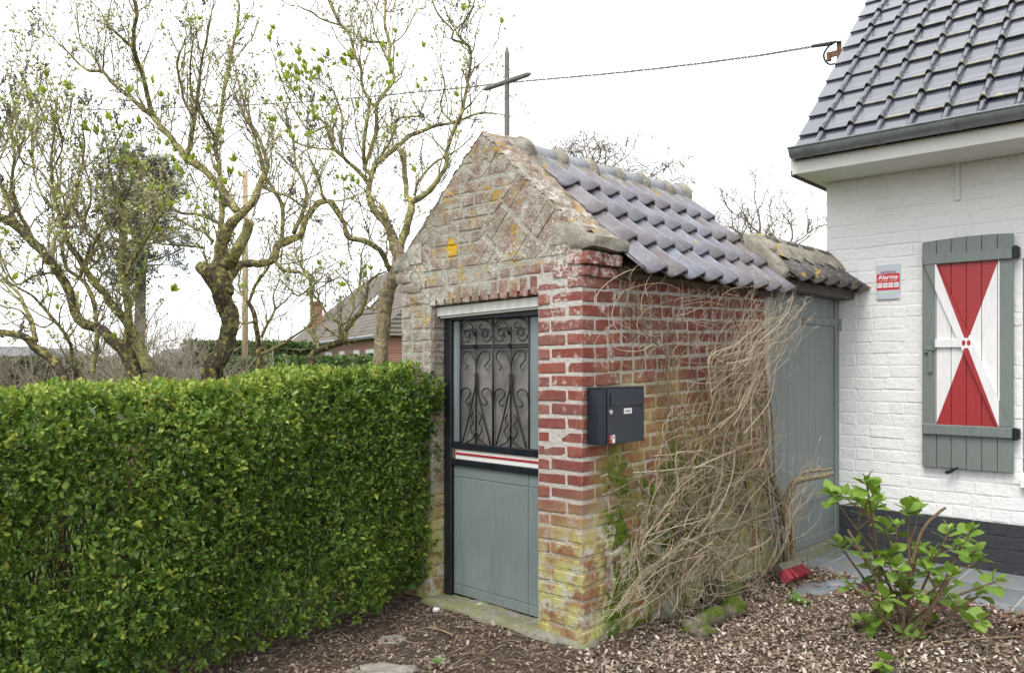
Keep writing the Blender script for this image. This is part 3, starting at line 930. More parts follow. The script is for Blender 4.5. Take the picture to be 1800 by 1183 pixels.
def rough_slab(m, x0, x1, y0, y1, z0, z1, nx=24, ny=6, amp=0.012, fr=9):
    v, f = [], []
    for j in range(ny+1):
        for i in range(nx+1):
            x = x0 + (x1-x0)*i/nx; y = y0 + (y1-y0)*j/ny
            e = min(i, nx-i, j, ny-j)
            z = z1 + amp*fbm((x, y, 0.3), fr) - (0.014 if e == 0 else 0)
            if e == 0:
                x += 0.012*fbm((x, y, 2.0), fr); y += 0.014*fbm((x, y, 5.0), fr)
            v.append((x, y, z))
    for j in range(ny):
        for i in range(nx):
            a = j*(nx+1)+i; f.append((a, a+1, a+nx+2, a+nx+1))
    ring = [i for i in range(nx+1)] + [(j+1)*(nx+1)-1 for j in range(1, ny+1)] + [ny*(nx+1)+i for i in range(nx-1, -1, -1)] + [j*(nx+1) for j in range(ny-1, 0, -1)]
    b = len(v)
    for i in ring: v.append((v[i][0], v[i][1], z0))
    for k in range(len(ring)):
        k2 = (k+1) % len(ring); f.append((ring[k], b+k, b+k2, ring[k2]))
    m.add(v, f)
m = MB(); rough_slab(m, XO0-0.03, XO1+0.16, -0.055, 0.16, -0.12, 0.038, 34, 8)
m.build('sill', M_CONC, chapel, smooth=True)
m = MB(); rough_slab(m, -0.17, 0.015, -0.02, 0.12, -0.12, 0.03, 12, 8, 0.02)
m.build('foot', M_CONC, chapel, smooth=True)
# eave beam under the tiles of the side
m = MB(); m.box(-0.10, 0.012, 0.27, 1.95, 1.872, 1.90)
m.build('wall_plate', M_OLDWOOD, chapel)

# ================================================================ CROSS on the ridge
cr = empty('cross', CH.w(-0.71, 0.20, 2.66), CH.a)
tag(cr, 'slender grey iron cross with pointed ends on the chapel ridge', 'cross')
q = N('weathered_iron'); p = q.pos(); n = q.noise(p, 40, 5, 0.7)
M_CROSS = q.out(q.ramp(n, [(0.3, (0.10, 0.095, 0.085)), (0.6, (0.19, 0.18, 0.165)), (0.75, (0.26, 0.19, 0.08))]), 0.75); 
q.bump(n, 0.5, 0.004)
m = MB(); m.tube([(0, 0, -0.05), (0, 0, 0.50), (0, 0, 0.505), (0, 0, 0.55)], [0.0155, 0.0145, 0.0155, 0.002], 8)
m.build('upright', M_CROSS, cr)
m = MB(); m.tube([(-0.195, -0.004, 0.345), (-0.165, -0.004, 0.345), (0, -0.004, 0.345), (0.165, -0.004, 0.345), (0.195, -0.004, 0.345)], [0.002, 0.0135, 0.0145, 0.0135, 0.002], 8)
m.build('crossbar', M_CROSS, cr)

# ================================================================ MAILBOX
mb_ = empty('mailbox', CH.w(0.0, 0.0, 0.0), CH.a)
tag(mb_, 'dark blue metal mailbox screwed to the brick side wall', 'mailbox')
M_BOX = paint('mailbox_metal', (0.013, 0.018, 0.030), 0.30, 0.22, None, 0.12, (0.05, 0.055, 0.065), 16)
prof = [(0.003, 0.372), (0.003, 0.036), (0.02, 0.028), (0.045, 0.0255), (0.07, 0.028), (0.088, 0.034), (0.098, 0.043), (0.1, 0.05), (0.1, 0.372)]
v = [(x, y, z_) for z_ in (1.008, 1.281) for x, y in prof]; n = len(prof)
f = [tuple(range(n)), tuple(range(2*n-1, n-1, -1))] + [(i, n+i, n+(i+1) % n, (i+1) % n) for i in range(n)]
m = MB(); m.add(v, f)
body = m.build('body', M_BOX, mb_)
m = MB(); m.bev(0.001, 0.104, 0.02, 0.376, 1.2815, 1.286, 0.0015); m.build('lid', M_BOX, mb_)
m = MB(); m.bev(0.1005, 0.106, 0.061, 0.3715, 1.011, 1.278, 0.0018)
mdoor = m.build('door', M_BOX, mb_)
m = MB(); m.bev(0.1062, 0.112, 0.083, 0.366, 1.193, 1.257, 0.002); m.build('flap', M_BOX, mdoor)
m = MB(); m.bev(0.1062, 0.1085, 0.225, 0.366, 1.186, 1.1925, 0.001); m.build('flap_lip', M_BLACK, mdoor)
M_STEEL = paint('steel', (0.45, 0.44, 0.42), 0.35, 0.15)
m = MB(); m.tube([(0.106, 0.087, 1.166), (0.1105, 0.087, 1.166)], 0.0115, 14); m.tube([(0.1105, 0.087, 1.166), (0.112, 0.087, 1.166)], 0.004, 6)
m.build('lock', M_STEEL, mdoor)
m = MB(); m.box(0.1061, 0.1075, 0.195, 0.262, 1.153, 1.180); pl_ = m.build('name_plate', M_WHITE, mdoor)
m = MB(); m.box(0.1061, 0.1072, 0.078, 0.099, 1.014, 1.053); m.build('sticker', paint('sticker_red', (0.55, 0.03, 0.04), 0.4, 0.05), mdoor)
m = MB(); m.box(0.1061, 0.1072, 0.0995, 0.121, 1.014, 1.053); m.build('sticker', M_WHITE, mdoor)

def text(name, body_, size, mat, parent, loc, rot, align='CENTER', bold=0.0, sx=1.0):
    cu = bpy.data.curves.new(name, 'FONT'); cu.body = body_; cu.size = size
    cu.align_x = align; cu.align_y = 'CENTER'; cu.extrude = 0.0004; cu.offset = bold; cu.resolution_u = 3
    tmp = bpy.data.objects.new(name, cu); COL.objects.link(tmp)
    bpy.context.view_layer.update()
    me = bpy.data.meshes.new_from_object(tmp.evaluated_get(bpy.context.evaluated_depsgraph_get()))
    bpy.data.objects.remove(tmp); bpy.data.curves.remove(cu)
    me.materials.clear(); me.materials.append(mat)
    o = bpy.data.objects.new(name, me); COL.objects.link(o)
    o.parent = parent; o.location = loc; o.rotation_euler = rot; o.scale = (sx, 1, 1)
    return o
M_INK = paint('ink', (0.06, 0.06, 0.07), 0.6, 0.05)
text('lettering', 'mairie', 0.019, M_INK, mdoor, (0.1080, 0.2285, 1.1665), (R(90), 0, R(90)))
text('lettering', '5', 0.020, M_WHITE, mdoor, (0.1077, 0.0885, 1.040), (R(90), 0, R(90)))
text('lettering', '8', 0.020, M_INK, mdoor, (0.1077, 0.110, 1.040), (R(90), 0, R(90)))

# ================================================================ GARDEN GATE between chapel and house
gate = empty('garden_gate', CH.w(0, 0, 0), CH.a)
tag(gate, 'tall grey-green plank gate between the chapel and the white house', 'gate')
M_GATE = weathered_paint('gate_paint', (0.185, 0.215, 0.208), chapel, 0.05)
GY0, GY1, GX = 2.06, 3.225, -0.03
gt, gb = 1.90, 0.075
nb = 9
bw = (GY1 - 0.075 - (GY0 + 0.045))/nb
bm_ = MB(); bm_.bev(-0.022, 0.0, 0.0015, bw-0.0015, gb, gt, 0.0035)
bmesh_ = bm_.mesh('plank', M_GATE)
for i in range(nb):
    link('plank', bmesh_, gate, (GX + rng.uniform(-.0015, .0015), GY0 + 0.045 + i*bw, 0))
m = MB(); m.bev(-0.045, 0.002, 0, 0.043, 0.0, gt+0.01, 0.004); m.build('post', M_GATE, gate, loc=(GX, GY0, 0))
m = MB(); m.bev(-0.045, 0.012, 0, 0.074, 0.0, gt+0.01, 0.004); m.build('post', M_GATE, gate, loc=(GX, GY1-0.074, 0))
m = MB(); m.bev(0.0005, 0.012, GY0+0.05, GY1-0.078, gb-0.01, gb+0.06, 0.003, 0.5); m.build('bottom_rail', M_GATE, gate, loc=(GX, 0, 0))
def hinge(z_, par):
    y0_ = CH.on_x(GX, 1410, 565)[0]
    m = MB(); m.bev(0.001, 0.014, y0_, GY1-0.004, z_-0.026, z_+0.026, 0.003)
    for k in range(4):
        yy = y0_ + 0.03 + k*(GY1-y0_)*0.24
        m.tube([(0.012, yy, z_), (0.020, yy, z_)], 0.008, 8)
    m.tube([(0.014, GY1+0.004, z_-0.055), (0.014, GY1+0.004, z_+0.03)], 0.014, 8)
    m.bev(0.0, 0.024, GY1-0.03, GY1+0.03, z_-0.06, z_-0.005, 0.003)
    m.build('hinge', M_GATE, par, loc=(GX, 0, 0))
hinge(CH.on_x(GX, 1450, 566)[1], gate)
hinge(0.42, gate)
m = MB(); m.box(-0.12, 0.02, GY0, GY1, -0.12, 0.058); m.build('sill', M_CONC, gate, loc=(GX, 0, 0))

# little tiled roof over the gate
grf = empty('gate_roof', CH.w(0, 0, 0), CH.a)
tag(grf, 'small dark tiled roof on a brown beam above the grey-green gate', 'roof')
q = N('dark_pantile'); p = q.pos(); r = q.rand()
c = q.ramp(r, [(0, (0.05, 0.048, 0.05)), (0.5, (0.085, 0.075, 0.075)), (1, (0.06, 0.05, 0.047))])
c = q.mix(q.mul(q.step(q.noise(p, 40, 4, 0.7), 0.50, 0.64), 0.5), c, (0.27, 0.25, 0.20))
c = q.mix(q.mul(q.step(q.noise(p, 6.5, 5, 0.65), 0.585, 0.63), 0.9), c, (0.46, 0.28, 0.03))
q.bump(q.noise(p, 70, 3), 0.4, 0.004)
M_DPAN = q.out(c, 0.6)
tm2 = pantile(0.25, 0.40, 0.012, M_DPAN, 'roof_tile', 0.015, 0.028)
dn = Vector((0.36, 0, -0.30)).normalized()
ex = Vector((0, 1, 0)); ey = -dn; ez = ex.cross(ey)
mt = Matrix((ex, ey, ez)).transposed()
for k in range(6):
    link('roof_tile', tm2, grf, Vector((-0.115, 1.99 + k*0.215, 2.215)) + ez*0.012, (mt @ Matrix.Rotation(rng.uniform(-.03, .03), 3, 'Z')).to_euler())
dl = Vector((-dn.x, 0, dn.z)); ex2 = Vector((0, -1, 0)); ez2 = ex2.cross(-dl)
mt2 = Matrix((ex2, -dl, ez2)).transposed()
for k in range(5):
    link('roof_tile', tm2, grf, Vector((-0.195, 2.24 + k*0.215, 2.215)) + ez2*0.012, mt2.to_euler())
M_BEAM = paint('brown_beam', (0.085, 0.072, 0.062), 0.7, 0.3, (6, 0.6, 6), 0.4)
m = MB(); m.bev(0.04, 0.095, 2.06, 3.29, 1.900, 1.972, 0.004); m.box(-0.36, 0.039, 2.05, 3.228, 1.9005, 1.953)
m.add([(-0.15, 2.05, 2.19), (0.13, 2.05, 1.955), (0.13, 3.22, 1.955), (-0.15, 3.22, 2.19), (-0.43, 2.05, 1.955), (-0.43, 3.22, 1.955)], [(0, 1, 2, 3), (0, 3, 5, 4), (0, 4, 1), (3, 2, 5), (1, 4, 5, 2)])
m.build('beam', M_BEAM, grf)
rm2 = half_round(0.30, 0.08, M_DPAN, 'ridge_tile', 0.06)
mo = MB()
for k in range(4):
    y = 2.06 + k*0.292
    link('ridge_tile', rm2, grf, (-0.15, y, 2.225), (0, rng.uniform(-.05, .05), 0))
    lump(mo, (-0.15, y+0.01, 2.215), (0.10, 0.055, 0.09), 51+k, 10, 0.2)
lump(mo, (-0.15, 3.225, 2.21), (0.10, 0.035, 0.09), 57, 8, 0.2)
for sgn in (-1, 1):
    v, f = [], []
    for i in range(45):
        y = 2.03 + i/44*1.2
        for j in range(5):
            t = j/4; w_ = 0.035*mnoise.noise(Vector((y*6, sgn*3, 2.4))) + 0.022*math.sin(y/0.215*2*math.pi)
            p = Vector((-0.15 + sgn*(0.05 + t*(0.135+w_)), y, 2.262 - t*(0.135+w_*0.8)))
            v.append(p + Vector((sgn*0.6, 0, 0.8))*(0.022*math.sin(math.pi*t) + 0.012*fbm((y, t, sgn), 9)))
    for i in range(44):
        for j in range(4):
            a = i*5+j; q4 = (a, a+1, a+6, a+5); f.append(q4[::-1] if sgn == 1 else q4)
    mo.add(v, f)
mo.prism([(-0.17, 1.95), (0.10, 1.95), (0.145, 2.02), (0.03, 2.145), (-0.10, 2.275), (-0.17, 2.29)], 1.955, 2.035, 0.012)
lump(mo, (-0.05, 2.0, 2.18), (.09, .04, .06), 61, 10, .3)
M_PALEM = paint('pale_mortar', (0.33, 0.315, 0.26), 0.95, 0.4, None, 0.8, (0.15, 0.13, 0.085), 20)
mo.build('ridge_mortar', M_STONE, grf, smooth=True)

# ================================================================ WHITE HOUSE
house = empty('white_house', HO.o, HO.a)
tag(house, 'whitewashed brick house with dark tiled roof and black base', 'house')
def wash(name, base, dirtc, lo=0.0):
    q = N(name); p = q.pos(house); x, y, z = q.sep(p)
    n1 = q.noise(p, 5, 5, 0.65); n2 = q.noise(p, 40, 4, 0.65); n3 = q.noise(p, 17, 5, 0.7)
    c = q.ramp(n2, [(0.3, tuple(k*0.93 for k in base)), (0.7, base)])
    c = q.mix(q.mul(q.step(n3, 0.60, 0.72), 0.35), c, dirtc)
    c = q.mix(q.mul(q.step(q.addm(q.voro(p, 15), q.mul(n2, .4)), 0.235, 0.20), q.mul(q.step(n1, .5, .62), 0.9)), c, (0.16, 0.15, 0.13))
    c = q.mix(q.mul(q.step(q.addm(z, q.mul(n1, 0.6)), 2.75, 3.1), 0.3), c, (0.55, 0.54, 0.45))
    q.bump(q.addm(q.mul(n2, 0.6), q.addm(n3, q.mul(n1, 1.5))), 0.6, 0.010)
    return q.out(c, 0.8, spec=0.3)
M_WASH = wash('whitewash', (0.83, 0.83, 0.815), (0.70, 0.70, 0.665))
M_TAR = wash('tar_paint', (0.045, 0.046, 0.052), (0.13, 0.13, 0.13))
WX0, WX1, WTOP = -0.123, 3.6, 2.87
SX0 = HO.on_y(-0.04, 1621, 640)[0]; SX1 = HO.on_y(-0.04, 1782, 640)[0]
WIN0, WIN1, WZ0, WZ1 = SX1 + 0.045, SX1 + 0.95, 0.62, 2.14
core = MB()
core.box(WX0+0.004, WIN0, 0.0032, 0.30, 0.30, WTOP); core.box(WIN1, WX1, 0.0032, 0.30, 0.30, WTOP)
core.box(WIN0, WIN1, 0.0032, 0.30, 0.30, WZ0); core.box(WIN0, WIN1, 0.0032, 0.30, WZ1, WTOP)
core.box(WX0+0.004, WX0+0.30, 0.301, 4.2, -0.1, WTOP)
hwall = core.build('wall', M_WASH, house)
# gable triangle above the left wall
m = MB(); v = [(x, y, z) for x in (WX0+0.004, WX0+0.28) for y, z in ((0.301, WTOP+0.001), (4.2, WTOP+0.001), (2.25, 4.8))]
m.add(v, [(0, 1, 2), (3, 5, 4), (0, 2, 5, 3), (1, 4, 5, 2), (0, 3, 4, 1)]); m.build('gable', M_WASH, house)
m = MB(); m.box(WX0-0.012, WX1, -0.010, 0.29, -0.15, 0.299); plinth = m.build('plinth', M_TAR, house)
HBL = {L: [brick_mesh('brick', L, 0.0835, 400+int(L*1000)+k, 0.02, M_WASH, 0.62) for k in range(5)] for L in (0.222, 0.108)}
PBL = {L: [brick_mesh('brick', L, 0.0835, 600+int(L*1000)+k, 0.02, M_TAR, 0.62) for k in range(3)] for L in (0.222, 0.108)}
def wall_run(x0, x1, z, kind, par, src, yo, lim=None):
    x = x0; L = 0.232 if kind == 0 else 0.118
    while x < x1 - 0.03:
        l = min(L*rng.uniform(0.9, 1.08) if rng.random() < .8 else 0.118, x1 - x)
        if x1 - (x + l) < 0.04: l = x1 - x
        if lim and not (x + l < lim[0] or x > lim[1]) and lim[2] < z < lim[3]:
            x += l; continue
        key = min(src, key=lambda k_: abs(k_-(l-0.01)))
        link('brick', rng.choice(src[key]), par, (x + l/2, yo + rng.uniform(-.0015, .0022), z + rng.uniform(-.004, .004)),
             (rng.uniform(-.03, .03), rng.uniform(-.014, .014), rng.uniform(-.008, .008)), ((l-rng.uniform(0.002, 0.009))/key, 1, rng.uniform(.97, 1.03)))
        x += l
z = 0.30 + 0.045; k = 0
hb_lim = (SX0+0.06, SX1-0.03, 0.80, 2.16)
while z < WTOP - 0.06:
    wall_run(WX0, WIN0 if WZ0 < z < WZ1 else 1.42, z, 0 if k % 2 else (1 if k % 4 == 0 else 0), hwall, HBL, 0.0, hb_lim)
    z += 0.0905; k += 1
for k in range(4):
    wall_run(WX0 + (0.06 if k % 2 else 0), 1.5, -0.06 + 0.0905*k + 0.045, k % 2, plinth, PBL, -0.0135)
# window beside the shutter
M_GLASSW = N('window_glass'); M_GLASSW = M_GLASSW.out((0.03, 0.035, 0.04), 0.06, spec=0.8)
M_SHGREY = paint('shutter_grey', (0.17, 0.195, 0.18), 0.45, 0.12, (6, 6, 0.6), 0.25)
m = MB()
for a in ((WIN0, WIN0+0.06, WZ0, WZ1), (WIN1-0.06, WIN1, WZ0, WZ1), (WIN0+0.06, WIN1-0.06, WZ0, WZ0+0.06), (WIN0+0.06, WIN1-0.06, WZ1-0.06, WZ1), ((WIN0+WIN1)/2-0.03, (WIN0+WIN1)/2+0.03, WZ0+0.06, WZ1-0.06)):
    m.bev(a[0], a[1], 0.02, 0.09, a[2], a[3], 0.004)
win = m.build('window', M_SHGREY, house)
mid = (WIN0+WIN1)/2
for a, b in ((WIN0+0.055, mid-0.025), (mid+0.025, WIN1-0.055)):
    m = MB(); m.box(a, b, 0.05, 0.056, WZ0+0.055, WZ1-0.055); m.build('pane', M_GLASSW, win)
m = MB(); m.bev(WIN0-0.01, WIN1+0.06, -0.05, 0.019, WZ0-0.06, WZ0-0.002, 0.006); m.build('sill', M_WASH, win)
m = MB(); m.box(WIN0-0.3, WIN1+0.5, 0.9, 0.92, 0.2, 2.5); m.build('curtain', paint('curtain_cloth', (0.5, 0.5, 0.48), 0.9), win)

# ---- the open shutter, painted with a red hourglass on white
SH_Y = -0.045
sz0 = HO.on_y(SH_Y, 1700, 826)[1]; sz1 = HO.on_y(SH_Y, 1700, 416)[1]
szb0 = HO.on_y(SH_Y, 1700, 757)[1]; szt0 = HO.on_y(SH_Y, 1700, 455)[1]       # edges of the two cross battens
zp0, zp1 = HO.on_y(SH_Y, 1700, 749)[1], HO.on_y(SH_Y, 1700, 457)[1]         # painted field
xp0, xp1 = HO.on_y(SH_Y, 1645, 600)[0], HO.on_y(SH_Y, 1757, 600)[0]
shut_c = ((xp0+xp1)/2, (zp0+zp1)/2)
def shutter_paint(name, knot=False):
    q = N(name); p = q.pos(house); x, y, z = q.sep(p)
    gv = q.vmul(p, (7, 7, 0.8)); n = q.noise(gv, 9, 5, 0.65)
    def tone(c): return q.ramp(n, [(0.3, tuple(k*0.86 for k in c)), (0.7, c)])
    dx = q.math('ABSOLUTE', q.math('SUBTRACT', x, shut_c[0])); dz = q.math('ABSOLUTE', q.math('SUBTRACT', z, shut_c[1]))
    ratio = (xp1-xp0)/(zp1-zp0)
    red = q.math('LESS_THAN', dx, q.mul(dz, ratio))
    c = q.mix(red, tone((0.80, 0.80, 0.79)), tone((0.365, 0.030, 0.034)))
    # little red and white roundel at the crossing
    rr = q.math('SQRT', q.addm(q.mul(dx, dx), q.mul(dz, dz)))
    eye = q.math('LESS_THAN', q.math('SQRT', q.addm(q.math('POWER', q.mul(q.math('SUBTRACT', dx, 0.016), 1.6), 2.0), q.math('POWER', dz, 2.0))), 0.020)
    c = q.mix(q.math('LESS_THAN', rr, 0.036), c, q.mix(eye, (0.8, 0.8, 0.79), (0.365, 0.030, 0.034)))
    inx = q.math('LESS_THAN', dx, (xp1-xp0)/2); inz = q.math('LESS_THAN', dz, (zp1-zp0)/2)
    c = q.mix(q.mul(inx, inz), tone((0.185, 0.212, 0.195)), c)
    crack = q.mul(q.step(q.noise(q.vmul(p, (26, 26, 1.6)), 5, 4, 0.7), 0.63, 0.68), q.math('MAXIMUM', q.step(z, sz0+0.16, sz0), q.step(z, sz1-0.16, sz1)))
    c = q.mix(q.mul(crack, 0.8), c, (0.05, 0.05, 0.045))
    q.bump(q.addm(n, q.mul(crack, -1.5)), 0.3, 0.004)
    return q.out(c, 0.42)
M_SHUT = shutter_paint('shutter_paint')
shut = MB(); shut.box(SX0+0.01, SX1-0.01, SH_Y+0.024, SH_Y+0.028, sz0+0.02, sz1-0.05)
shutter = shut.build('shutter', M_SHGREY, house)
nb = 6; bw = (SX1-SX0)/nb
for i in range(nb):
    a = SX0 + i*bw + 0.0018; b = a + bw - 0.0036
    def arch(x): t = (x-SX0)/(SX1-SX0); return sz1 - 0.012 + 0.018*(1-(2*t-1.15)**2)*0.8
    bot = sz0 + rng.uniform(-.003, .003)
    pl = [(a, bot), (b, bot)] + [(b + (a-b)*k/3, arch(b + (a-b)*k/3)) for k in range(4)]
    m = MB(); m.prism(pl, SH_Y, SH_Y+0.023, 0.0035); m.build('board', M_SHUT, shutter)
for (a, b) in ((szb0-0.037, szb0+0.037), (szt0-0.037+0.012, szt0+0.037+0.012)):
    m = MB(); m.bev(SX0+0.006, SX1-0.004, SH_Y-0.024, SH_Y-0.0005, a, b, 0.005); m.build('batten', M_SHGREY, shutter)
# diagonal brace and the half batten at mid height
bt, bb = szt0-0.026, szb0+0.038
xa_, xb_ = SX0+0.02, SX1-0.012
d = Vector((xb_-xa_, bb-bt)); d.normalize(); nn = Vector((-d.y, d.x))*0.036
pl = ccw([(xa_, bt), (xa_+0.085, bt), (xb_, bb), (xb_-0.085, bb)])
m = MB(); m.prism(pl, SH_Y-0.022, SH_Y-0.0008, 0.003); m.build('brace', M_SHUT, shutter)
m = MB(); m.bev(SX0+0.075, shut_c[0]-0.028, SH_Y-0.021, SH_Y-0.0006, shut_c[1]-0.030, shut_c[1]+0.030, 0.003); m.build('batten', M_SHUT, shutter)
lx0 = SX0 + 0.055
m = MB(); m.bev(lx0-0.012, lx0+0.014, SH_Y-0.012, SH_Y-0.001, shut_c[1]-0.20, shut_c[1]-0.03, 0.003)
m.bev(lx0-0.03, lx0+0.034, SH_Y-0.018, SH_Y-0.001, shut_c[1]-0.05, shut_c[1]-0.022, 0.003)
m.tube([(lx0, SH_Y-0.02, shut_c[1]-0.195), (lx0, SH_Y-0.008, shut_c[1]-0.195)], 0.014, 10)
m.tube([(lx0-0.04, SH_Y-0.012, shut_c[1]-0.062), (lx0-0.01, SH_Y-0.012, shut_c[1]-0.062)], 0.006, 6)
m.build('latch', M_SHGREY, shutter)
for zz in (szb0-0.006, szt0+0.02):
    m = MB(); m.bev(SX1-0.012, SX1+0.035, SH_Y-0.012, SH_Y+0.04, zz-0.036, zz+0.036, 0.004)
    m.tube([(SX1+0.012, SH_Y-0.018, zz-0.042), (SX1+0.012, SH_Y-0.018, zz+0.042)], 0.013, 8); m.build('hinge', M_IRON, shutter)
# shutter stay under it
hx, hz = HO.on_y(-0.03, 1672, 827)
m = MB(); m.tube([(hx, 0.01, hz), (hx, -0.05, hz)], 0.007, 6)
m.tube([(hx-0.03, -0.052, hz-0.016), (hx, -0.054, hz-0.004), (hx+0.05, -0.056, hz+0.028)], [0.012, 0.011, 0.007], 6)
m.build('shutter_stay', M_IRON, house)
# old pipe stub high on the wall
vx, vz1 = HO.on_y(-0.01, 1683, 285); _, vz0 = HO.on_y(-0.01, 1685, 352)
m = MB(); m.tube([(vx, -0.012, vz0), (vx, -0.012, vz1)], 0.017, 8); m.bev(vx-0.035, vx+0.035, -0.025, 0.0, vz1-0.015, vz1+0.01, 0.005)
m.build('pipe', M_WASH, house)

# ---- alarm notice on the wall
ax0, az1 = HO.on_y(-0.008, 1541, 467); ax1, az0 = HO.on_y(-0.008, 1582, 525)
AW, AH = ax1-ax0, az1-az0
notice = empty('alarm_notice', HO.w((ax0+ax1)/2, -0.012, (az0+az1)/2), HO.a)
tag(notice, 'grey and red alarm notice plate on the white wall left of the shutter', 'sign')
M_PLATE = paint('notice_grey', (0.52, 0.56, 0.62), 0.3, 0.06)
m = MB(); m.bev(-AW/2, AW/2, 0.0, 0.006, -AH/2, AH/2, 0.001); m.build('plate', M_PLATE, notice)
M_SRED = paint('notice_red', (0.58, 0.022, 0.03), 0.35, 0.04)
m = MB(); m.box(-AW/2+0.002, AW/2-0.002, -0.0008, -0.0002, -AH*0.235, AH*0.235); m.build('red_panel', M_SRED, notice)
for k in range(4):
    m = MB(); c = -AW/2 + AW*(0.14 + 0.24*k); m.box(c-AW*0.10, c+AW*0.10, -0.0016, -0.001, -AH*0.165, -AH*0.025)
    m.build('pictogram', M_WHITE, notice)
    m = MB(); m.box(c-AW*0.06, c+AW*0.05, -0.0022, -0.0018, -AH*0.13, -AH*0.06); m.build('pictogram_mark', M_PLATE, notice)
M_PURP = paint('notice_purple', (0.22, 0.03, 0.12), 0.4, 0.04)
FR = (R(90), 0, 0)
text('lettering', 'verisure', AW*0.20, M_PURP, notice, (0, -0.0012, AH*0.285), FR, bold=0.0004)
text('lettering', 'Alarme', AW*0.285, M_WHITE, notice, (0, -0.0014, AH*0.135), FR, bold=0.0012)
text('lettering', 'pour alerte à la police', AW*0.088, M_WHITE, notice, (0, -0.0014, AH*0.035), FR)
m = MB(); m.box(-AW*0.30, AW*0.30, -0.0008, -0.0002, -AH*0.335, -AH*0.295); m.build('green_panel', paint('notice_green', (0.50, 0.68, 0.42), 0.4), notice)
m = MB()
for k in range(4):
    a = k*math.pi/4; dx, dz = math.cos(a)*0.011, math.sin(a)*0.011
    m.tube([(-dx, -0.001, AH*0.40-dz), (dx, -0.001, AH*0.40+dz)], 0.0016, 4)
m.build('emblem', M_WHITE, notice)

# ---- eaves, gutter, roof
ZS = 2.843
M_FASC = paint('fascia_white', (0.74, 0.74, 0.70), 0.4, 0.04)
m = MB(); EO = 0.44; VX = WX0-0.08
m.box(VX, WX1, -EO, 0.35, ZS+0.0, ZS+0.018); m.build('soffit', M_FASC, house)
q = 7
sf = MB()
for i in range(q):
    y0 = -EO + 0.012 + i*(EO-0.012)/q
    sf.bev(VX+0.012, WX1, y0+0.0015, y0+(EO-0.012)/q-0.0015, ZS-0.009, ZS-0.0005, 0.002)
sf.build('soffit_boards', M_FASC, house)
m = MB(); m.bev(VX-0.004, WX1, -EO-0.02, -EO-0.001, ZS-0.012, ZS+0.135, 0.003); m.build('fascia', M_FASC, house)
m = MB(); m.box(VX-0.022, VX-0.005, -EO, 2.25, ZS-0.02, ZS+0.02)
tanp = 1.016
v = []
for x in (VX-0.022, VX-0.003):
    for y, z_ in ((-EO-0.01, ZS+0.02), (2.25, ZS+0.02), (2.25, ZS+0.10+(2.25+EO)*tanp), (-EO-0.01, ZS+0.12)): v.append((x, y, z_))
m2 = MB(); m2.add(v, [(0, 1, 2, 3), (4, 7, 6, 5), (0, 3, 7, 4), (3, 2, 6, 7)]); m2.build('verge_board', M_FASC, house)
m.build('verge_trim', paint('verge_brown', (0.16, 0.11, 0.08), 0.8, 0.3), house)
q = N('zinc'); p = q.pos(); n = q.noise(p, 9, 5, 0.65)
M_ZINC = q.out(q.ramp(n, [(0.3, (0.20, 0.225, 0.235)), (0.7, (0.30, 0.325, 0.335))]), 0.42, metal=0.55)
gx0 = HO.on_y(-EO-0.09, 1392, 268)[0]; GZ = ZS+0.155
GRAD = 0.068; GYC = -EO-0.022-GRAD
v, f = [], []; ns, nl = 12, 2
for side_ in (0, 1):
    rr = GRAD if side_ == 0 else GRAD-0.004
    for x in (gx0, WX1):
        for i in range(ns+1):
            a = math.pi + math.pi*i/ns
            v.append((x, GYC + math.cos(a)*rr, GZ + math.sin(a)*rr))
for i in range(ns):
    a = i; b = (ns+1)+i; c0 = 2*(ns+1)+i; d0 = 3*(ns+1)+i
    f += [(a, b, b+1, a+1), (c0, c0+1, d0+1, d0)]
m = MB(); m.add(v, f)
endc = [(gx0-0.002, GYC + math.cos(math.pi+math.pi*i/ns)*GRAD, GZ + math.sin(math.pi+math.pi*i/ns)*GRAD) for i in range(ns+1)]
m.add(endc, [tuple(range(ns+1))])
m.tube([(gx0-0.004, GYC-GRAD-0.004, GZ+0.002), (WX1, GYC-GRAD-0.004, GZ+0.002)], 0.0085, 8)
gut = m.build('gutter', M_ZINC, house, smooth=True)
for px in (1415, 1540, 1678):
    x = HO.on_y(GYC-GRAD, px, 230)[0]
    m = MB()
    for dx in (0, 0.022):
        m.tube([(x+dx, GYC + math.cos(math.pi+math.pi*i/ns)*(GRAD+0.002), GZ + math.sin(math.pi+math.pi*i/ns)*(GRAD+0.002)) for i in range(ns+1)], 0.0045, 5)
    m.build('gutter_bracket', M_ZINC, gut, smooth=True)
# flat interlocking tiles with a round roll
q = N('engobed_tile'); p = q.pos(house); r = q.rand(); n = q.noise(p, 11, 5, 0.65); n2 = q.noise(p, 55, 4, 0.7)
x, y, z = q.sep(p)
c = q.ramp(r, [(0, (0.022, 0.026, 0.040)), (0.5, (0.036, 0.041, 0.058)), (1, (0.055, 0.060, 0.080))])
c = q.mix(q.mul(q.step(n, 0.45, 0.7), 0.5), c, (0.085, 0.092, 0.12))
ly = q.sep(q.own())[1]
mossy = q.mul(q.step(q.addm(ly, q.mul(q.noise(p, 30, 4, .7), 0.05)), -0.235, -0.258), q.mul(q.step(x, -0.05, 0.55), q.step(q.noise(p, 14, 4, .7), .42, .56)))
c = q.mix(q.mul(mossy, 0.9), c, q.ramp(n2, [(0.4, (0.11, 0.105, 0.05)), (0.6, (0.27, 0.24, 0.11))]))
c = q.mix(q.mul(q.step(q.noise(p, 9, 5, 0.7), 0.70, 0.73), 0.8), c, (0.42, 0.26, 0.05))
q.bump(n2, 0.05, 0.002)
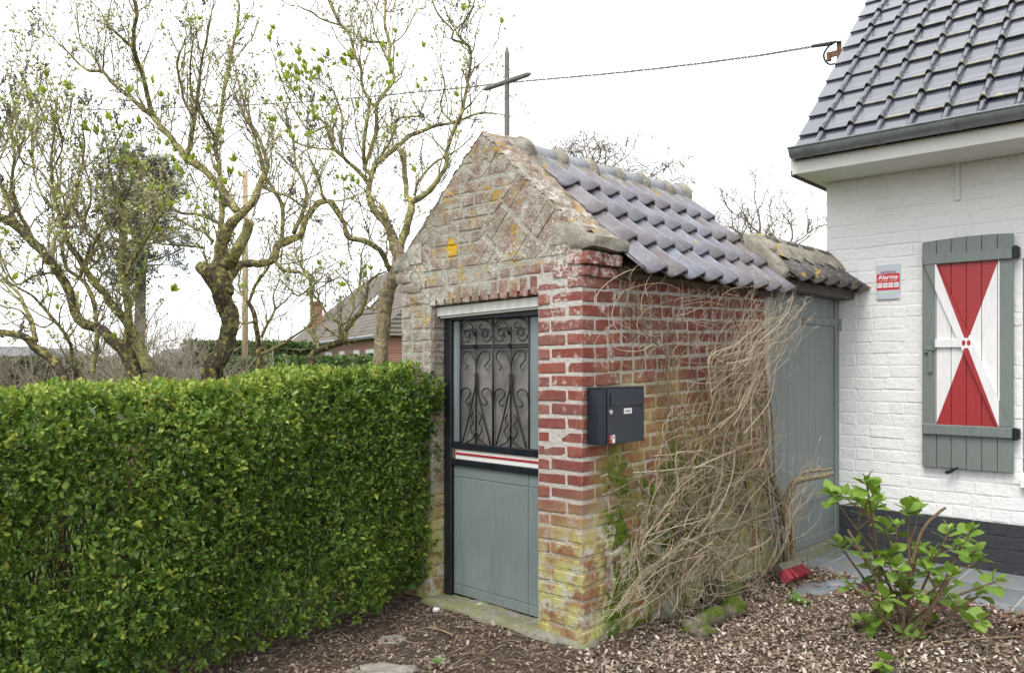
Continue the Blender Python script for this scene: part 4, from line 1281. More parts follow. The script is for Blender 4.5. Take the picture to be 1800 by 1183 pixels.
M_HT = q.out(c, q.ramp(n, [(0.3, 0.20), (0.7, 0.34)]), spec=1.0)
q.b.inputs['Coat Weight'].default_value = 0.75; q.b.inputs['Coat Roughness'].default_value = 0.14; q.b.inputs['Coat IOR'].default_value = 1.6
def flat_tile(wid, length, th, mat):
    prof = [(0, 0), (0.004, 0.006)]
    prof += [(0.006 + 0.050*i/8, 0.003 + 0.036*math.sin(math.pi*i/8)**0.8) for i in range(9)]
    prof += [(0.059, -0.001), (0.066, 0.004), (wid*0.72, 0.004), (wid, 0.004), (wid+0.012, 0.0)]
    n = len(prof); v = []; f = []
    secs = [(0, 0.0, 0.86), (-length*0.62, 0.010, 0.9), (-length*0.80, 0.0165, 1.12), (-length, 0.020, 1.0)]
    for s_ in (0, 1):
        for (y_, up, k) in secs:
            for i, (x_, z_) in enumerate(prof):
                zz = z_*(k if 1 < i < 11 else 1)
                v.append((x_, y_, zz + up - s_*th))
    m = MB(); L = len(secs); n1 = n*L
    for j in range(L-1):
        for i in range(n-1):
            a = j*n+i
            f += [(a, a+n, a+n+1, a+1), (n1+a, n1+a+1, n1+a+n+1, n1+a+n)]
    a0 = (L-1)*n
    for i in range(n-1): f.append((a0+i, n1+a0+i, n1+a0+i+1, a0+i+1))
    for j in range(L-1):
        f.append((j*n, n1+j*n, n1+j*n+n, j*n+n)[::-1]); e = j*n+n-1; f.append((e, n1+e, n1+e+n, e+n))
    m.add(v, f, 0.0)
    return m.mesh('roof_tile', mat, False)
ht = flat_tile(0.2155, 0.30, 0.012, M_HT)
pit = math.atan(tanp)
up = Vector((0, math.cos(pit), math.sin(pit))); nrm = Vector((0, -math.sin(pit), math.cos(pit)))
e0 = Vector((0, -EO-0.055, ZS+0.118))
m = MB()
bd = [e0 - up*0.02 - nrm*0.03, e0 + up*4.0 - nrm*0.03]
m.add([(VX, *bd[0][1:]), (WX1, *bd[0][1:]), (WX1, *bd[1][1:]), (VX, *bd[1][1:])], [(0, 1, 2, 3)])
bk = Vector((0, bd[1].y*2 + 0.0, 0))
m.add([(VX, *bd[1][1:]), (WX1, *bd[1][1:]), (WX1, bd[1].y*2+EO, bd[0].z), (VX, bd[1].y*2+EO, bd[0].z)], [(0, 1, 2, 3)])
hroof = m.build('roof', M_HT, house)
EXPO, CW = 0.268, 0.2153
x_roll = HO.on_y(e0.y, 1428, 256)[0]
vm = MB(); vw = x_roll - 0.032 - VX + 0.012
vm.add([(0, 0, 0), (vw, 0, 0), (vw, -0.30, 0.022), (0, -0.30, 0.022), (0, 0, -0.012), (vw, 0, -0.012), (vw, -0.30, 0.008), (0, -0.30, 0.008)],
       [(0, 3, 2, 1), (4, 5, 6, 7), (3, 7, 6, 2), (0, 4, 7, 3), (1, 2, 6, 5), (0, 1, 5, 4)], 0.0)
vt = vm.mesh('roof_tile', M_HT)
for row in range(12):
    for col in range(-1, 9):
        x = x_roll - 0.03 + col*CW
        o = e0 + up*((row+1)*EXPO + 0.03) + nrm*(-0.008)
        if x > 2.0: continue
        mesh_ = ht
        if col == -1: mesh_ = vt; x = VX - 0.012       # narrow flat tiles along the verge
        link('roof_tile', mesh_, hroof, (x + rng.uniform(-.003, .003), o.y, o.z + rng.uniform(-.002, .002)), (pit + rng.uniform(-.012, .012), rng.uniform(-.008, .008), rng.uniform(-.008, .008)))

# ================================================================ GROUND, PATIO, LITTER
HD = Vector((-0.562, -0.827, 0)); HN = Vector((-0.827, 0.562, 0))      # hedge: along it towards the camera, and across it to the garden
H0 = Vector((-0.475, 4.75, 0))
PATIO_Z = -0.035
def in_patio(X, Y):
    d = np.array(X) - HO.o.x; e = np.array(Y) - HO.o.y
    hx = d*HO.ex.x + e*HO.ex.y; hy = d*HO.ey.x + e*HO.ey.y
    edge = -1.02 - 0.16*(hx-0.3) + 0.06*np.sin(hx*5.0) + 0.03*np.sin(hx*13+1)
    return (hy > edge) & (hx > -0.35)
def garden_side(X, Y):      # >0 behind the hedge's middle line
    return (np.array(X)-H0.x)*HN.x + (np.array(Y)-H0.y)*HN.y - 0.3
def gz(X, Y):
    X = np.asarray(X, float); Y = np.asarray(Y, float)
    z = 0.012*np.sin(X*2.3+1.1)*np.sin(Y*1.9) + 0.008*np.sin(X*6.1+Y*3.7) + 0.006*np.sin(X*13.3-Y*9.1+2)
    mound = 0.05*np.exp(-(((X-1.95)**2)/0.5 + ((Y-4.0)**2)/0.25))
    z = z + mound
    z = np.where(in_patio(X, Y), PATIO_Z - 0.05, z)
    far = np.clip((np.hypot(X, Y-4) - 9)/10, 0, 1)
    return z*(1-far)
ax = np.concatenate([-np.geomspace(3.0, 600, 26)[::-1], np.arange(-2.96, 3.6, 0.04), np.geomspace(3.62, 600, 26)])
ay = np.concatenate([-np.geomspace(0.6, 400, 18)[::-1], np.arange(1.0, 8.0, 0.04), np.geomspace(8.05, 900, 30)])
GXX, GYY = np.meshgrid(ax, ay)
GZZ = gz(GXX, GYY)
nxg, nyg = len(ax), len(ay)
V = np.stack([GXX.ravel(), GYY.ravel(), GZZ.ravel()], 1)
ii, jj = np.meshgrid(np.arange(nxg-1), np.arange(nyg-1)); a = (jj*nxg+ii).ravel()
F = np.stack([a, a+1, a+nxg+1, a+nxg], 1)
q = N('garden_soil'); p = q.pos(); x, y, z = q.sep(p)
n1 = q.noise(p, 2.2, 5, 0.6); n2 = q.noise(p, 22, 6, 0.7); n3 = q.noise(p, 90, 4, 0.7)
c = q.ramp(n2, [(0.3, (0.055, 0.040, 0.030)), (0.55, (0.12, 0.090, 0.069)), (0.75, (0.20, 0.16, 0.128))])
c = q.mix(q.mul(q.step(n3, 0.55, 0.7), 0.5), c, (0.15, 0.12, 0.09))
gs = q.addm(q.addm(q.mul(q.addm(x, -H0.x), HN.x), q.mul(q.addm(y, -H0.y), HN.y)), q.mul(n1, 0.3))
far = q.step(y, 8.0, 9.0)
grass = q.math('MAXIMUM', q.step(gs, 0.55, 0.75), far)
c = q.mix(grass, c, q.ramp(n2, [(0.3, (0.045, 0.085, 0.014)), (0.7, (0.095, 0.155, 0.03))]))
q.bump(q.addm(n2, q.mul(n3, 0.6)), 1.0, 0.03)
M_SOIL = q.out(c, 0.97, spec=0.15)
g = link('ground', np_mesh('ground', V, F, np.full(len(V), 0.5), M_SOIL, True))
tag(g, kind='structure')

# ---- patio of grey flags along the house
patio = empty('patio', HO.o, HO.a); tag(patio, kind='structure')
q = N('blue_flagstone'); p = q.pos(); n = q.noise(p, 6, 6, 0.65); n2 = q.noise(p, 40, 4, 0.7)
c = q.ramp(q.addm(q.mul(n, 0.7), q.mul(q.rand(), 0.3)), [(0.3, (0.15, 0.165, 0.18)), (0.7, (0.255, 0.27, 0.285))])
c = q.mix(q.mul(q.step(q.noise(p, 2.4, 4, 0.6), 0.58, 0.68), 0.5), c, (0.20, 0.20, 0.09))
c = q.mix(q.mul(q.step(n2, 0.62, 0.72), 0.35), c, (0.42, 0.42, 0.40))
q.bump(n2, 0.3, 0.004); M_FLAG = q.out(c, q.ramp(n, [(0.3, 0.38), (0.7, 0.62)]))
M_JOINT = paint('joint_mortar', (0.40, 0.39, 0.36), 0.95, 0.2, None, 0.5, None, 25)
m = MB(); m.box(-0.30, 3.6, -2.6, -0.02, -0.13, PATIO_Z-0.004); m.build('joint', M_JOINT, patio)
fm = MB(); fm.bev(-0.196, 0.196, -0.196, 0.196, -0.03, 0, 0.003); fmesh = fm.mesh('flagstone', M_FLAG)
for i in range(9):
    for j in range(6):
        cx, cy = -0.10 + i*0.402, -0.225 - j*0.402
        w_ = HO.w(cx, cy, 0)
        edge_ = -1.02 - 0.16*(cx-0.3)
        if cy < edge_ - 0.30: continue
        link('flagstone', fmesh, patio, (cx, cy, PATIO_Z + rng.uniform(-.001, .0015)), (rng.uniform(-.003, .003), rng.uniform(-.003, .003), 0))
# a loose broken flag near the broom, and low flat stones in the soil
def flat_stone(name, px, py, wx, wy, label, seed, mat, h=0.03, rz=0.0, z=0.0):
    Y = FPX*(EYE-z)/(py-CY); X = (px-CX)/FPX*Y
    r_ = random.Random(seed); m = MB(); n = 18
    rim = [(1 + r_.uniform(-.16, .12)) for _ in range(n)]
    v = []
    for k, (s_, zz) in enumerate(((1.04, -0.04), (1.0, h*0.55), (0.90, h), (0.5, h*1.06))):
        for i in range(n):
            a = 2*math.pi*i/n
            v.append((math.cos(a)*wx*rim[i]*s_, math.sin(a)*wy*rim[i]*s_, zz + 0.004*fbm((math.cos(a)*s_+seed, math.sin(a)*s_, k), 3)))
    f = [(k*n+i, k*n+(i+1) % n, (k+1)*n+(i+1) % n, (k+1)*n+i) for k in range(3) for i in range(n)] + [tuple(3*n+i for i in range(n))]
    m.add(v, f)
    o = m.build(name, mat, smooth=True, loc=(X, Y, z + float(gz(X, Y))*0 ), rot=(0, 0, rz))
    tag(o, label, 'stone'); return o
M_FSTONE = paint('field_stone', (0.27, 0.25, 0.215), 0.95, 0.35, None, 0.8, (0.15, 0.125, 0.10), 14)
flat_stone('flat_stone', 800, 1160, 0.125, 0.075, 'pale flat stone sunk in the soil in front of the door', 1, M_FSTONE, 0.004)
flat_stone('flat_stone', 664, 1181, 0.17, 0.10, 'rounded grey stone at the very bottom edge near the hedge', 2, M_FSTONE, 0.008, 0.2)
flat_stone('flat_stone', 690, 1122, 0.07, 0.06, 'small sandy stone patch in soil between hedge and doorsill', 3, M_FSTONE, 0.001)
flat_stone('white_pebble', 767, 1075, 0.022, 0.018, 'small white pebble on the soil beside the doorsill', 4, paint('white_stone', (0.72, 0.70, 0.66), 0.8), 0.022)
flat_stone('slate_piece', 1440, 1036, 0.20, 0.10, 'dark broken slate lying between the broom and the mulch', 5, M_FLAG, 0.02, 0.6)
flat_stone('slate_piece', 1490, 1030, 0.16, 0.06, 'light grey broken slab at the edge of the patio', 6, M_FLAG, 0.035, 0.2)

def foot_free(X, Y, pad=0.02):
    """True where loose litter can lie: not inside the chapel, not on the patio"""
    d = X - CH.o.x; e = Y - CH.o.y
    cx = d*CH.ex.x + e*CH.ex.y; cy = d*CH.ey.x + e*CH.ey.y
    inside = (cx > -W-pad) & (cx < pad) & (cy > -0.05-pad) & (cy < 3.4)
    hx = (X-HO.o.x)*HO.ex.x + (Y-HO.o.y)*HO.ex.y; hy = (X-HO.o.x)*HO.ey.x + (Y-HO.o.y)*HO.ey.y
    return ~inside & ~in_patio(X, Y) & (hy < -0.02)
def scatter_chips(name, n, x0, x1, y0, y1, size, mat, tints, dens=None, curl=0.4, lift=0.012, aspect=(0.35, 0.8)):
    X = nrg.uniform(x0, x1, n*2); Y = nrg.uniform(y0, y1, n*2)
    ok = foot_free(X, Y) & (garden_side(X, Y) < 0.25)
    if dens is not None: ok &= nrg.random(len(X)) < dens(X, Y)
    X, Y = X[ok][:n], Y[ok][:n]; n = len(X)
    L = size[0] + (size[1]-size[0])*nrg.random(n)**2.2; Wd = L*nrg.uniform(aspect[0], aspect[1], n)
    a = nrg.uniform(0, 2*math.pi, n); tx = nrg.normal(0, curl, n); ty = nrg.normal(0, curl, n)
    cu = nrg.uniform(-0.3, 0.35, n)
    loc = np.array([(-1, -0.6, 0), (0, -1, 1), (1, -0.5, 0), (0.9, 0.6, 0), (0, 1, 1), (-0.9, 0.5, 0)])
    P = np.zeros((n, 6, 3))
    jit = nrg.uniform(0.75, 1.2, (n, 6, 2))
    lx = loc[None, :, 0]*jit[:, :, 0]*L[:, None]/2; ly = loc[None, :, 1]*jit[:, :, 1]*Wd[:, None]/2
    lz = loc[None, :, 2]*cu[:, None]*Wd[:, None] + lx*np.tan(np.clip(tx, -1, 1))[:, None]*0.8 + ly*np.tan(np.clip(ty, -1, 1))[:, None]*0.8
    ca, sa = np.cos(a)[:, None], np.sin(a)[:, None]
    P[:, :, 0] = X[:, None] + lx*ca - ly*sa; P[:, :, 1] = Y[:, None] + lx*sa + ly*ca
    P[:, :, 2] = gz(X, Y)[:, None] + lz - lz.min(1)[:, None] + nrg.uniform(-0.004, lift, n)[:, None]
    b = np.arange(n)[:, None]*6
    F = np.concatenate([b + np.array([[0, 1, 4, 5]]), b + np.array([[1, 2, 3, 4]])], 0)
    T = np.repeat(tints(n), 6)
    o = link(name, np_mesh(name, P.reshape(-1, 3), F, T, mat))
    return o
q = N('leaf_litter'); t = q.attr(); n = q.noise(q.pos(), 120, 3)
c = q.ramp(t, [(0.0, (0.045, 0.030, 0.021)), (0.3, (0.10, 0.068, 0.048)), (0.5, (0.18, 0.128, 0.092)), (0.7, (0.30, 0.225, 0.17)), (0.88, (0.47, 0.385, 0.305)), (1.0, (0.66, 0.58, 0.49))])
M_CHIP = q.out(q.mix(q.mul(n, 0.3), c, (0.07, 0.05, 0.037)), 0.9, spec=0.2)
def right_of(X, Y):     # the pale chips lie to the right of the near corner
    return 1/(1+np.exp(-(X-0.45+0.25*np.sin(Y*4))*9))
o = scatter_chips('wood_chips', 42000, 0.25, 3.4, 2.9, 5.6, (0.004, 0.027), M_CHIP, lambda n: np.clip(nrg.normal(0.76, 0.20, n), 0, 1), right_of)
tag(o, 'pale wood chips and dead leaves strewn over the flower bed', 'wood chips', kind='stuff')
o = scatter_chips('leaf_litter', 26000, -1.9, 3.2, 2.9, 5.6, (0.005, 0.026), M_CHIP, lambda n: np.clip(nrg.normal(0.53, 0.19, n), 0, 1), lambda X, Y: 1-0.55*right_of(X, Y))
tag(o, 'dark crumbled leaf litter on the soil by the hedge and door', 'leaf litter', kind='stuff')
def redbark(X, Y):
    hx = (X-HO.o.x)*HO.ex.x + (Y-HO.o.y)*HO.ex.y; hy = (X-HO.o.x)*HO.ey.x + (Y-HO.o.y)*HO.ey.y
    return np.clip(1 - np.abs(hy+1.22+0.16*(hx-0.3))/0.32, 0, 1)
q = N('red_bark'); c = q.ramp(q.attr(), [(0, (0.05, 0.022, 0.014)), (0.6, (0.14, 0.065, 0.042)), (1, (0.24, 0.14, 0.10))]); M_BARKCHIP = q.out(c, 0.9)
o = scatter_chips('bark_mulch', 4500, 0.9, 3.6, 3.4, 5.9, (0.012, 0.06), M_BARKCHIP, lambda n: nrg.random(n), redbark, 0.35, 0.03)
tag(o, 'reddish bark mulch heaped along the edge of the patio', 'mulch', kind='stuff')
# thin dry stalks and twigs lying about
m = MB()
for i in range(3600):
    X = rng.uniform(-1.3, 3.0); Y = rng.uniform(3.0, 5.2)
    if not bool(foot_free(np.array([X]), np.array([Y]))[0]) or garden_side([X], [Y])[0] > 0.2: continue
    L = rng.uniform(0.03, 0.13)*(1.6 if rng.random() < 0.12 else 1); a = rng.uniform(0, 6.28); z0 = float(gz(X, Y)) + rng.uniform(0.004, 0.02); b = rng.uniform(-.3, .3)
    pts = [(X + math.cos(a + b*k/3)*L*k/3, Y + math.sin(a + b*k/3)*L*k/3, z0 + rng.uniform(-.004, .008)) for k in range(4)]
    m.tube(pts, [rng.uniform(0.0006, 0.0014)]*4, 4, rng.uniform(0.35, 0.9), False)
o = m.build('dry_stalks', M_CHIP); tag(o, 'dry stalks and straw scattered over the bed', 'straw', kind='stuff')
M_STICK = paint('bare_wood', (0.30, 0.215, 0.13), 0.85, 0.3, None, 0.4, None, 30)
def stick(pxs, r0, label, lift=0.012):
    pts = []
    for px, py in pxs:
        Y = FPX*EYE/(py-CY); X = (px-CX)/FPX*Y; pts.append((X, Y, float(gz(X, Y)) + lift))
    S = spline(pts, 10); m = MB(); m.tube(S, [r0*(1-0.5*i/9) for i in range(10)], 6)
    o = m.build('stick', M_STICK, smooth=True); tag(o, label, 'stick')
stick([(752, 1109), (772, 1112), (796, 1122)], 0.006, 'curved bare stick on the soil in front of the doorsill')
stick([(1655, 1152), (1715, 1141), (1800, 1130)], 0.006, 'long bare stick lying beside the green shrub')
stick([(345, 1150), (358, 1166), (372, 1183)], 0.006, 'stick poking out from under the hedge')

# ================================================================ HEDGE
hedge = empty('clipped_hedge', H0, 0)
tag(hedge, 'clipped evergreen hedge with small glossy green leaves', 'hedge')
HLEN, HW = 4.3, 0.62
def htop(s): return 1.330 - 0.050*s + 0.010*np.sin(s*3.1) + 0.006*np.sin(s*9+1)
def leaf_cloud(pos, ax, L, Wd, fold=0.22):
    """folded leaf quads: pos (n,3) base, ax (n,3) unit direction"""
    n = len(pos)
    rv = nrg.normal(0, 1, (n, 3)); s = np.cross(ax, rv); s /= np.linalg.norm(s, axis=1)[:, None] + 1e-9
    # leaves tend to show their face upward/outward
    up = np.cross(s, ax)
    L = L[:, None]; Wd = Wd[:, None]
    p0 = pos; p1 = pos + ax*L*0.32 + s*Wd*0.46 + up*Wd*fold; p2 = pos + ax*L*0.72 + s*Wd*0.40 + up*Wd*fold*0.8 - up*L*0.05
    p3 = pos + ax*L - up*L*0.14; p4 = pos + ax*L*0.72 - s*Wd*0.40 + up*Wd*fold*0.8 - up*L*0.05; p5 = pos + ax*L*0.32 - s*Wd*0.46 + up*Wd*fold
    V = np.stack([p0, p1, p2, p3, p4, p5], 1).reshape(-1, 3)
    b = np.arange(n)[:, None]*6
    F = np.concatenate([b + np.array([[0, 1, 2, 3]]), b + np.array([[0, 3, 4, 5]])], 0)
    return V, F
def hedge_points(n, face):
    """points on the rounded box of the hedge: local (along, across, z) and outward normal"""
    s = nrg.uniform(0, HLEN, n)
    if face == 'front':
        zz = nrg.uniform(0.03, 1.0, n)**0.9; t = htop(s)
        z = zz*t; c = np.where(z > t-0.10, (z-(t-0.10))/0.10, 0)
        y = c**2*0.10 + 0.03*np.sin(s*5+z*4) + 0.025*np.sin(s*11-z*7) + np.where(z < 0.3, (0.3-z)*0.22*(1+np.sin(s*7)), 0)
        nn = np.stack([np.zeros(n), -np.cos(c*1.1), np.sin(c*1.1)], 1)
    elif face == 'top':
        y = nrg.uniform(0.06, HW, n); z = htop(s) + 0.012*np.sin(s*6+y*8) + nrg.normal(0, 0.010, n) - np.clip(y-HW+0.08, 0, 1)*0.6
        nn = np.stack([np.zeros(n), np.zeros(n), np.ones(n)], 1)
    elif face == 'end':
        y = nrg.uniform(0, HW, n); z = nrg.uniform(0.05, 1, n)*htop(s*0)
        e = 0.02*np.sin(z*9+y*5) - 0.045*np.sin(z*2.2) + np.where(z < 0.5, (0.5-z)*0.24, 0)
        s = e; nn = np.stack([-np.ones(n), np.zeros(n), np.zeros(n)], 1)
    elif face == 'back':
        z = nrg.uniform(0.03, 1, n)*htop(s); y = np.full(n, HW) + 0.03*np.sin(s*5+z*4)
        nn = np.stack([np.zeros(n), np.ones(n), np.zeros(n)], 1)
    return np.stack([s, y, z], 1), nn
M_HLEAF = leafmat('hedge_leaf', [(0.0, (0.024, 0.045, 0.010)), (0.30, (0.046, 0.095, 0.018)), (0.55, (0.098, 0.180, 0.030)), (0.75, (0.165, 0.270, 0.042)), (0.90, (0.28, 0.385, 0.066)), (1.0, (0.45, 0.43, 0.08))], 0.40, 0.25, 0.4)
A3 = np.array([[HD.x, HD.y, 0], [HN.x, HN.y, 0], [0, 0, 1]])
VV, FF, TT = [], [], []; nb = 0
def add_sprigs(n, face, depth, tint_mu, lsize):
    global nb
    P, Nn = hedge_points(n, face)
    P = P - Nn*(nrg.exponential(depth, n)[:, None] - 0.02)
    # clumps and thin places
    dn_ = np.sin(P[:, 0]*4.1 + 1.3*np.sin(P[:, 2]*5.3)) * np.sin(P[:, 2]*6.7 + 1.7*np.sin(P[:, 0]*3.1)) + 0.5*np.sin(P[:, 0]*13+P[:, 2]*11)
    keep = nrg.random(n) < (1.0 if face == 'top' else np.clip(0.80 + 0.5*dn_, 0.30, 1.0)); P, Nn, dn_ = P[keep], Nn[keep], dn_[keep]; n = len(P)
    P = P + Nn*(0.016*dn_)[:, None]
    up = np.array([0, 0, 1.0])
    axis = Nn*0.8 + up*0.55 + nrg.normal(0, 0.45, (n, 3)); axis /= np.linalg.norm(axis, axis=1)[:, None]
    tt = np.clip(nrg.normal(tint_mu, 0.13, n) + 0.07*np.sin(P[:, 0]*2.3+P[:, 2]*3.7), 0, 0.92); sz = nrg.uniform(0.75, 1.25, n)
    k = 7
    for j in range(k):
        d = axis*(0.25 + 0.12*j) + nrg.normal(0, 0.62, (n, 3)); d /= np.linalg.norm(d, axis=1)[:, None]
        L = nrg.uniform(lsize[0], lsize[1], n)*sz; Wd = L*nrg.uniform(0.5, 0.64, n)
        pos = P + axis*(0.007*j)
        V, F = leaf_cloud(pos, d, L, Wd)
        VV.append(V @ A3); FF.append(F + nb); nb += len(V)
        t = np.clip(tt + nrg.normal(0, 0.13, n) + 0.015*j + np.where(nrg.random(n) < 0.10, 0.22, 0.0), 0, 0.94); t = np.where(nrg.random(n) < 0.004, 1.0, t)
        TT.append(np.repeat(t, 6))
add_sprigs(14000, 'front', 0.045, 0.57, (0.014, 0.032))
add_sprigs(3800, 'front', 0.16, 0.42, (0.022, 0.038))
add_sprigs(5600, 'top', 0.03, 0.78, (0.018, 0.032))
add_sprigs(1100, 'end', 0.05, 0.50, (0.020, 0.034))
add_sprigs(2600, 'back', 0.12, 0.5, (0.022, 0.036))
fo = link('foliage', np_mesh('foliage', np.concatenate(VV), np.concatenate(FF), np.concatenate(TT), M_HLEAF), hedge)
fo['kind'] = 'stuff'
M_HTWIG = paint('hedge_twig', (0.085, 0.062, 0.040), 0.9, 0.3)
m = MB()
for i in range(900):
    s = rng.uniform(0, HLEN); y = rng.uniform(0.10, HW-0.08); z = rng.uniform(-0.03, 0.5) if rng.random() < .6 else rng.uniform(.4, .9)
    L = rng.uniform(0.3, 0.8)*(1 if z < .5 else 0.6); dx, dy = rng.uniform(-.35, .35), rng.uniform(-.5, .35)
    pts = [HD*(s+dx*L*k/4+rng.uniform(-.012, .012)) + HN*(y+dy*L*k/4*0.7+rng.uniform(-.012, .012)) + Vector((0, 0, min(z + L*k/4, 1.33))) for k in range(5)]
    m.tube(pts, [0.0065*(1-0.17*k)*rng.uniform(.5, 1) for k in range(5)], 4, 0.5, False)
tw = m.build('twigs', M_HTWIG, hedge); tw['kind'] = 'stuff'
# larger, paler and yellowed leaves that stand out one by one
M_BIGLEAF = leafmat('hedge_big_leaf', [(0.0, (0.03, 0.07, 0.025)), (0.4, (0.055, 0.11, 0.035)), (0.75, (0.10, 0.17, 0.04)), (0.9, (0.30, 0.33, 0.05)), (1.0, (0.45, 0.33, 0.04))], 0.28, 0.2, 0.5)
def leaf_mesh(name, L, Wd, mat, tint, cup=0.2, seed=0, nseg=4, teeth_=0.0):
    r_ = random.Random(seed); v, f = [], []
    for i in range(nseg+1):
        t = i/nseg; w_ = Wd/2*math.sin(math.pi*min(1, t*0.97+0.03))**0.75*(1.12-0.3*t) if 0 < i < nseg else 0.0015
        droop = -0.22*L*t*t
        for s_ in (-1, 0, 1):
            v.append((s_*w_*(1 + teeth_*r_.uniform(-1, 1)), t*L, droop + abs(s_)*w_*cup + 0.02*L*r_.uniform(-1, 1)))
    for i in range(nseg):
        a = i*3; f += [(a, a+1, a+4, a+3), (a+1, a+2, a+5, a+4)]
    m = MB(); m.add(v, f, tint); return m.mesh(name, mat, True)
big = [leaf_mesh('leaf', rng.uniform(0.036, 0.052), rng.uniform(0.021, 0.028), M_BIGLEAF, t, 0.15, k) for k, t in enumerate((0.1, 0.3, 0.45, 0.6, 0.7, 0.8, 0.9, 1.0))]
for i in range(280):
    s = rng.uniform(0.1, 4.0); z = rng.uniform(0.12, 1.27)
    if rng.random() < .55: s = rng.uniform(1.6, 4.0)
    loc = HD*s + HN*(-0.015 + 0.03*math.sin(s*5+z*4) + rng.uniform(-.02, .02)) + Vector((0, 0, z))
    d = (-HN*rng.uniform(.5, 1) + HD*rng.uniform(-.8, .8) + Vector((0, 0, rng.uniform(-.5, .7)))).normalized()
    link('leaf', rng.choices(big, (4, 5, 6, 5, 5, 4, 1.6, 0.7))[0], hedge, loc, d.to_track_quat('Y', 'Z').to_euler())
# grass behind the hedge
n = 9000
X = nrg.uniform(-4.5, 0.2, n); Y = nrg.uniform(3.0, 9.0, n)
ok = (garden_side(X, Y) > 0.3) & foot_free(X, Y, 0.0) ; X, Y = X[ok], Y[ok]; n = len(X)
a = nrg.uniform(0, 6.28, n); h = nrg.uniform(0.05, 0.12, n); w_ = nrg.uniform(0.003, 0.006, n); ln = nrg.normal(0, .4, (n, 2))*h[:, None]
Z = gz(X, Y)
V = np.stack([np.stack([X+np.cos(a)*w_, Y+np.sin(a)*w_, Z], 1), np.stack([X-np.cos(a)*w_, Y-np.sin(a)*w_, Z], 1), np.stack([X+ln[:, 0], Y+ln[:, 1], Z+h], 1)], 1).reshape(-1, 3)
F = np.arange(n*3).reshape(-1, 3)
M_GRASS = leafmat('grass_blade', [(0, (0.06, 0.12, 0.015)), (1, (0.15, 0.23, 0.03))], 0.6, 0.3)
o = link('lawn_grass', np_mesh('lawn_grass', V, F, np.repeat(nrg.random(n), 3), M_GRASS)); tag(o, 'lawn grass in the garden behind the hedge', 'grass', kind='stuff')

# ================================================================ LILAC TREES in the garden
def bark(name, base, lich1, lich2, cover=0.5, scale=1.0):
    q = N(name); p = q.pos()
    ps = q.vmul(p, (1, 1, 0.45))
    n1 = q.noise(p, 7*scale, 5, 0.65); n2 = q.noise(p, 32*scale, 5, 0.7); n3 = q.noise(ps, 60*scale, 4, 0.7)
    c = q.ramp(n3, [(0.34, tuple(k*0.3 for k in base)), (0.66, base)])
    c = q.mix(q.mul(q.step(q.addm(q.mul(n1, 0.5), q.mul(n2, 0.5)), 0.62-0.25*cover, 0.70-0.25*cover), 0.8), c, lich1)
    c = q.mix(q.mul(q.step(n2, 0.54, 0.60), 0.85), c, lich2)
    c = q.mix(q.mul(q.step(q.noise(p, 50*scale, 4, 0.7), 0.56, 0.62), 0.75), c, tuple(k*0.30 for k in base))
    q.bump(q.addm(n2, n3), 1.0, 0.012)
    return q.out(c, 0.95, spec=0.15)
M_BK_A = bark('mossy_bark', (0.15, 0.12, 0.085), (0.25, 0.235, 0.10), (0.41, 0.355, 0.09), 0.5)
M_BK_B = bark('tan_bark', (0.46, 0.365, 0.26), (0.40, 0.35, 0.21), (0.44, 0.38, 0.17), 0.38)
M_BR = bark('lichened_branch', (0.25, 0.21, 0.14), (0.43, 0.415, 0.17), (0.57, 0.50, 0.15), 0.68, 1.3)
M_TWIG = bark('lichened_twig', (0.37, 0.31, 0.23), (0.47, 0.43, 0.26), (0.55, 0.49, 0.21), 0.7, 3)
q = N('bud'); t = q.attr()
M_BUD = q.out(q.ramp(t, [(0.0, (0.075, 0.04, 0.055)), (0.25, (0.11, 0.07, 0.075)), (0.40, (0.30, 0.29, 0.11)), (0.75, (0.43, 0.45, 0.16)), (1.0, (0.54, 0.55, 0.22))]), 0.55)
M_YLEAF = leafmat('young_leaf', [(0, (0.33, 0.43, 0.05)), (0.5, (0.46, 0.56, 0.07)), (1, (0.60, 0.66, 0.12))], 0.4, 0.5)

def bipyr(m, p, d, L, w_, tint):
    d = Vector(d).normalized(); u = d.orthogonal().normalized(); v = d.cross(u)
    mid = p + d*L*0.42
    m.add([p, mid+u*w_, mid+v*w_, mid-u*w_, mid-v*w_, p+d*L], [(0, 2, 1), (0, 3, 2), (0, 4, 3), (0, 1, 4), (5, 1, 2), (5, 2, 3), (5, 3, 4), (5, 4, 1)], tint)
def rvec(r_, s=1.0): return Vector((r_.gauss(0, s), r_.gauss(0, s), r_.gauss(0, s)))

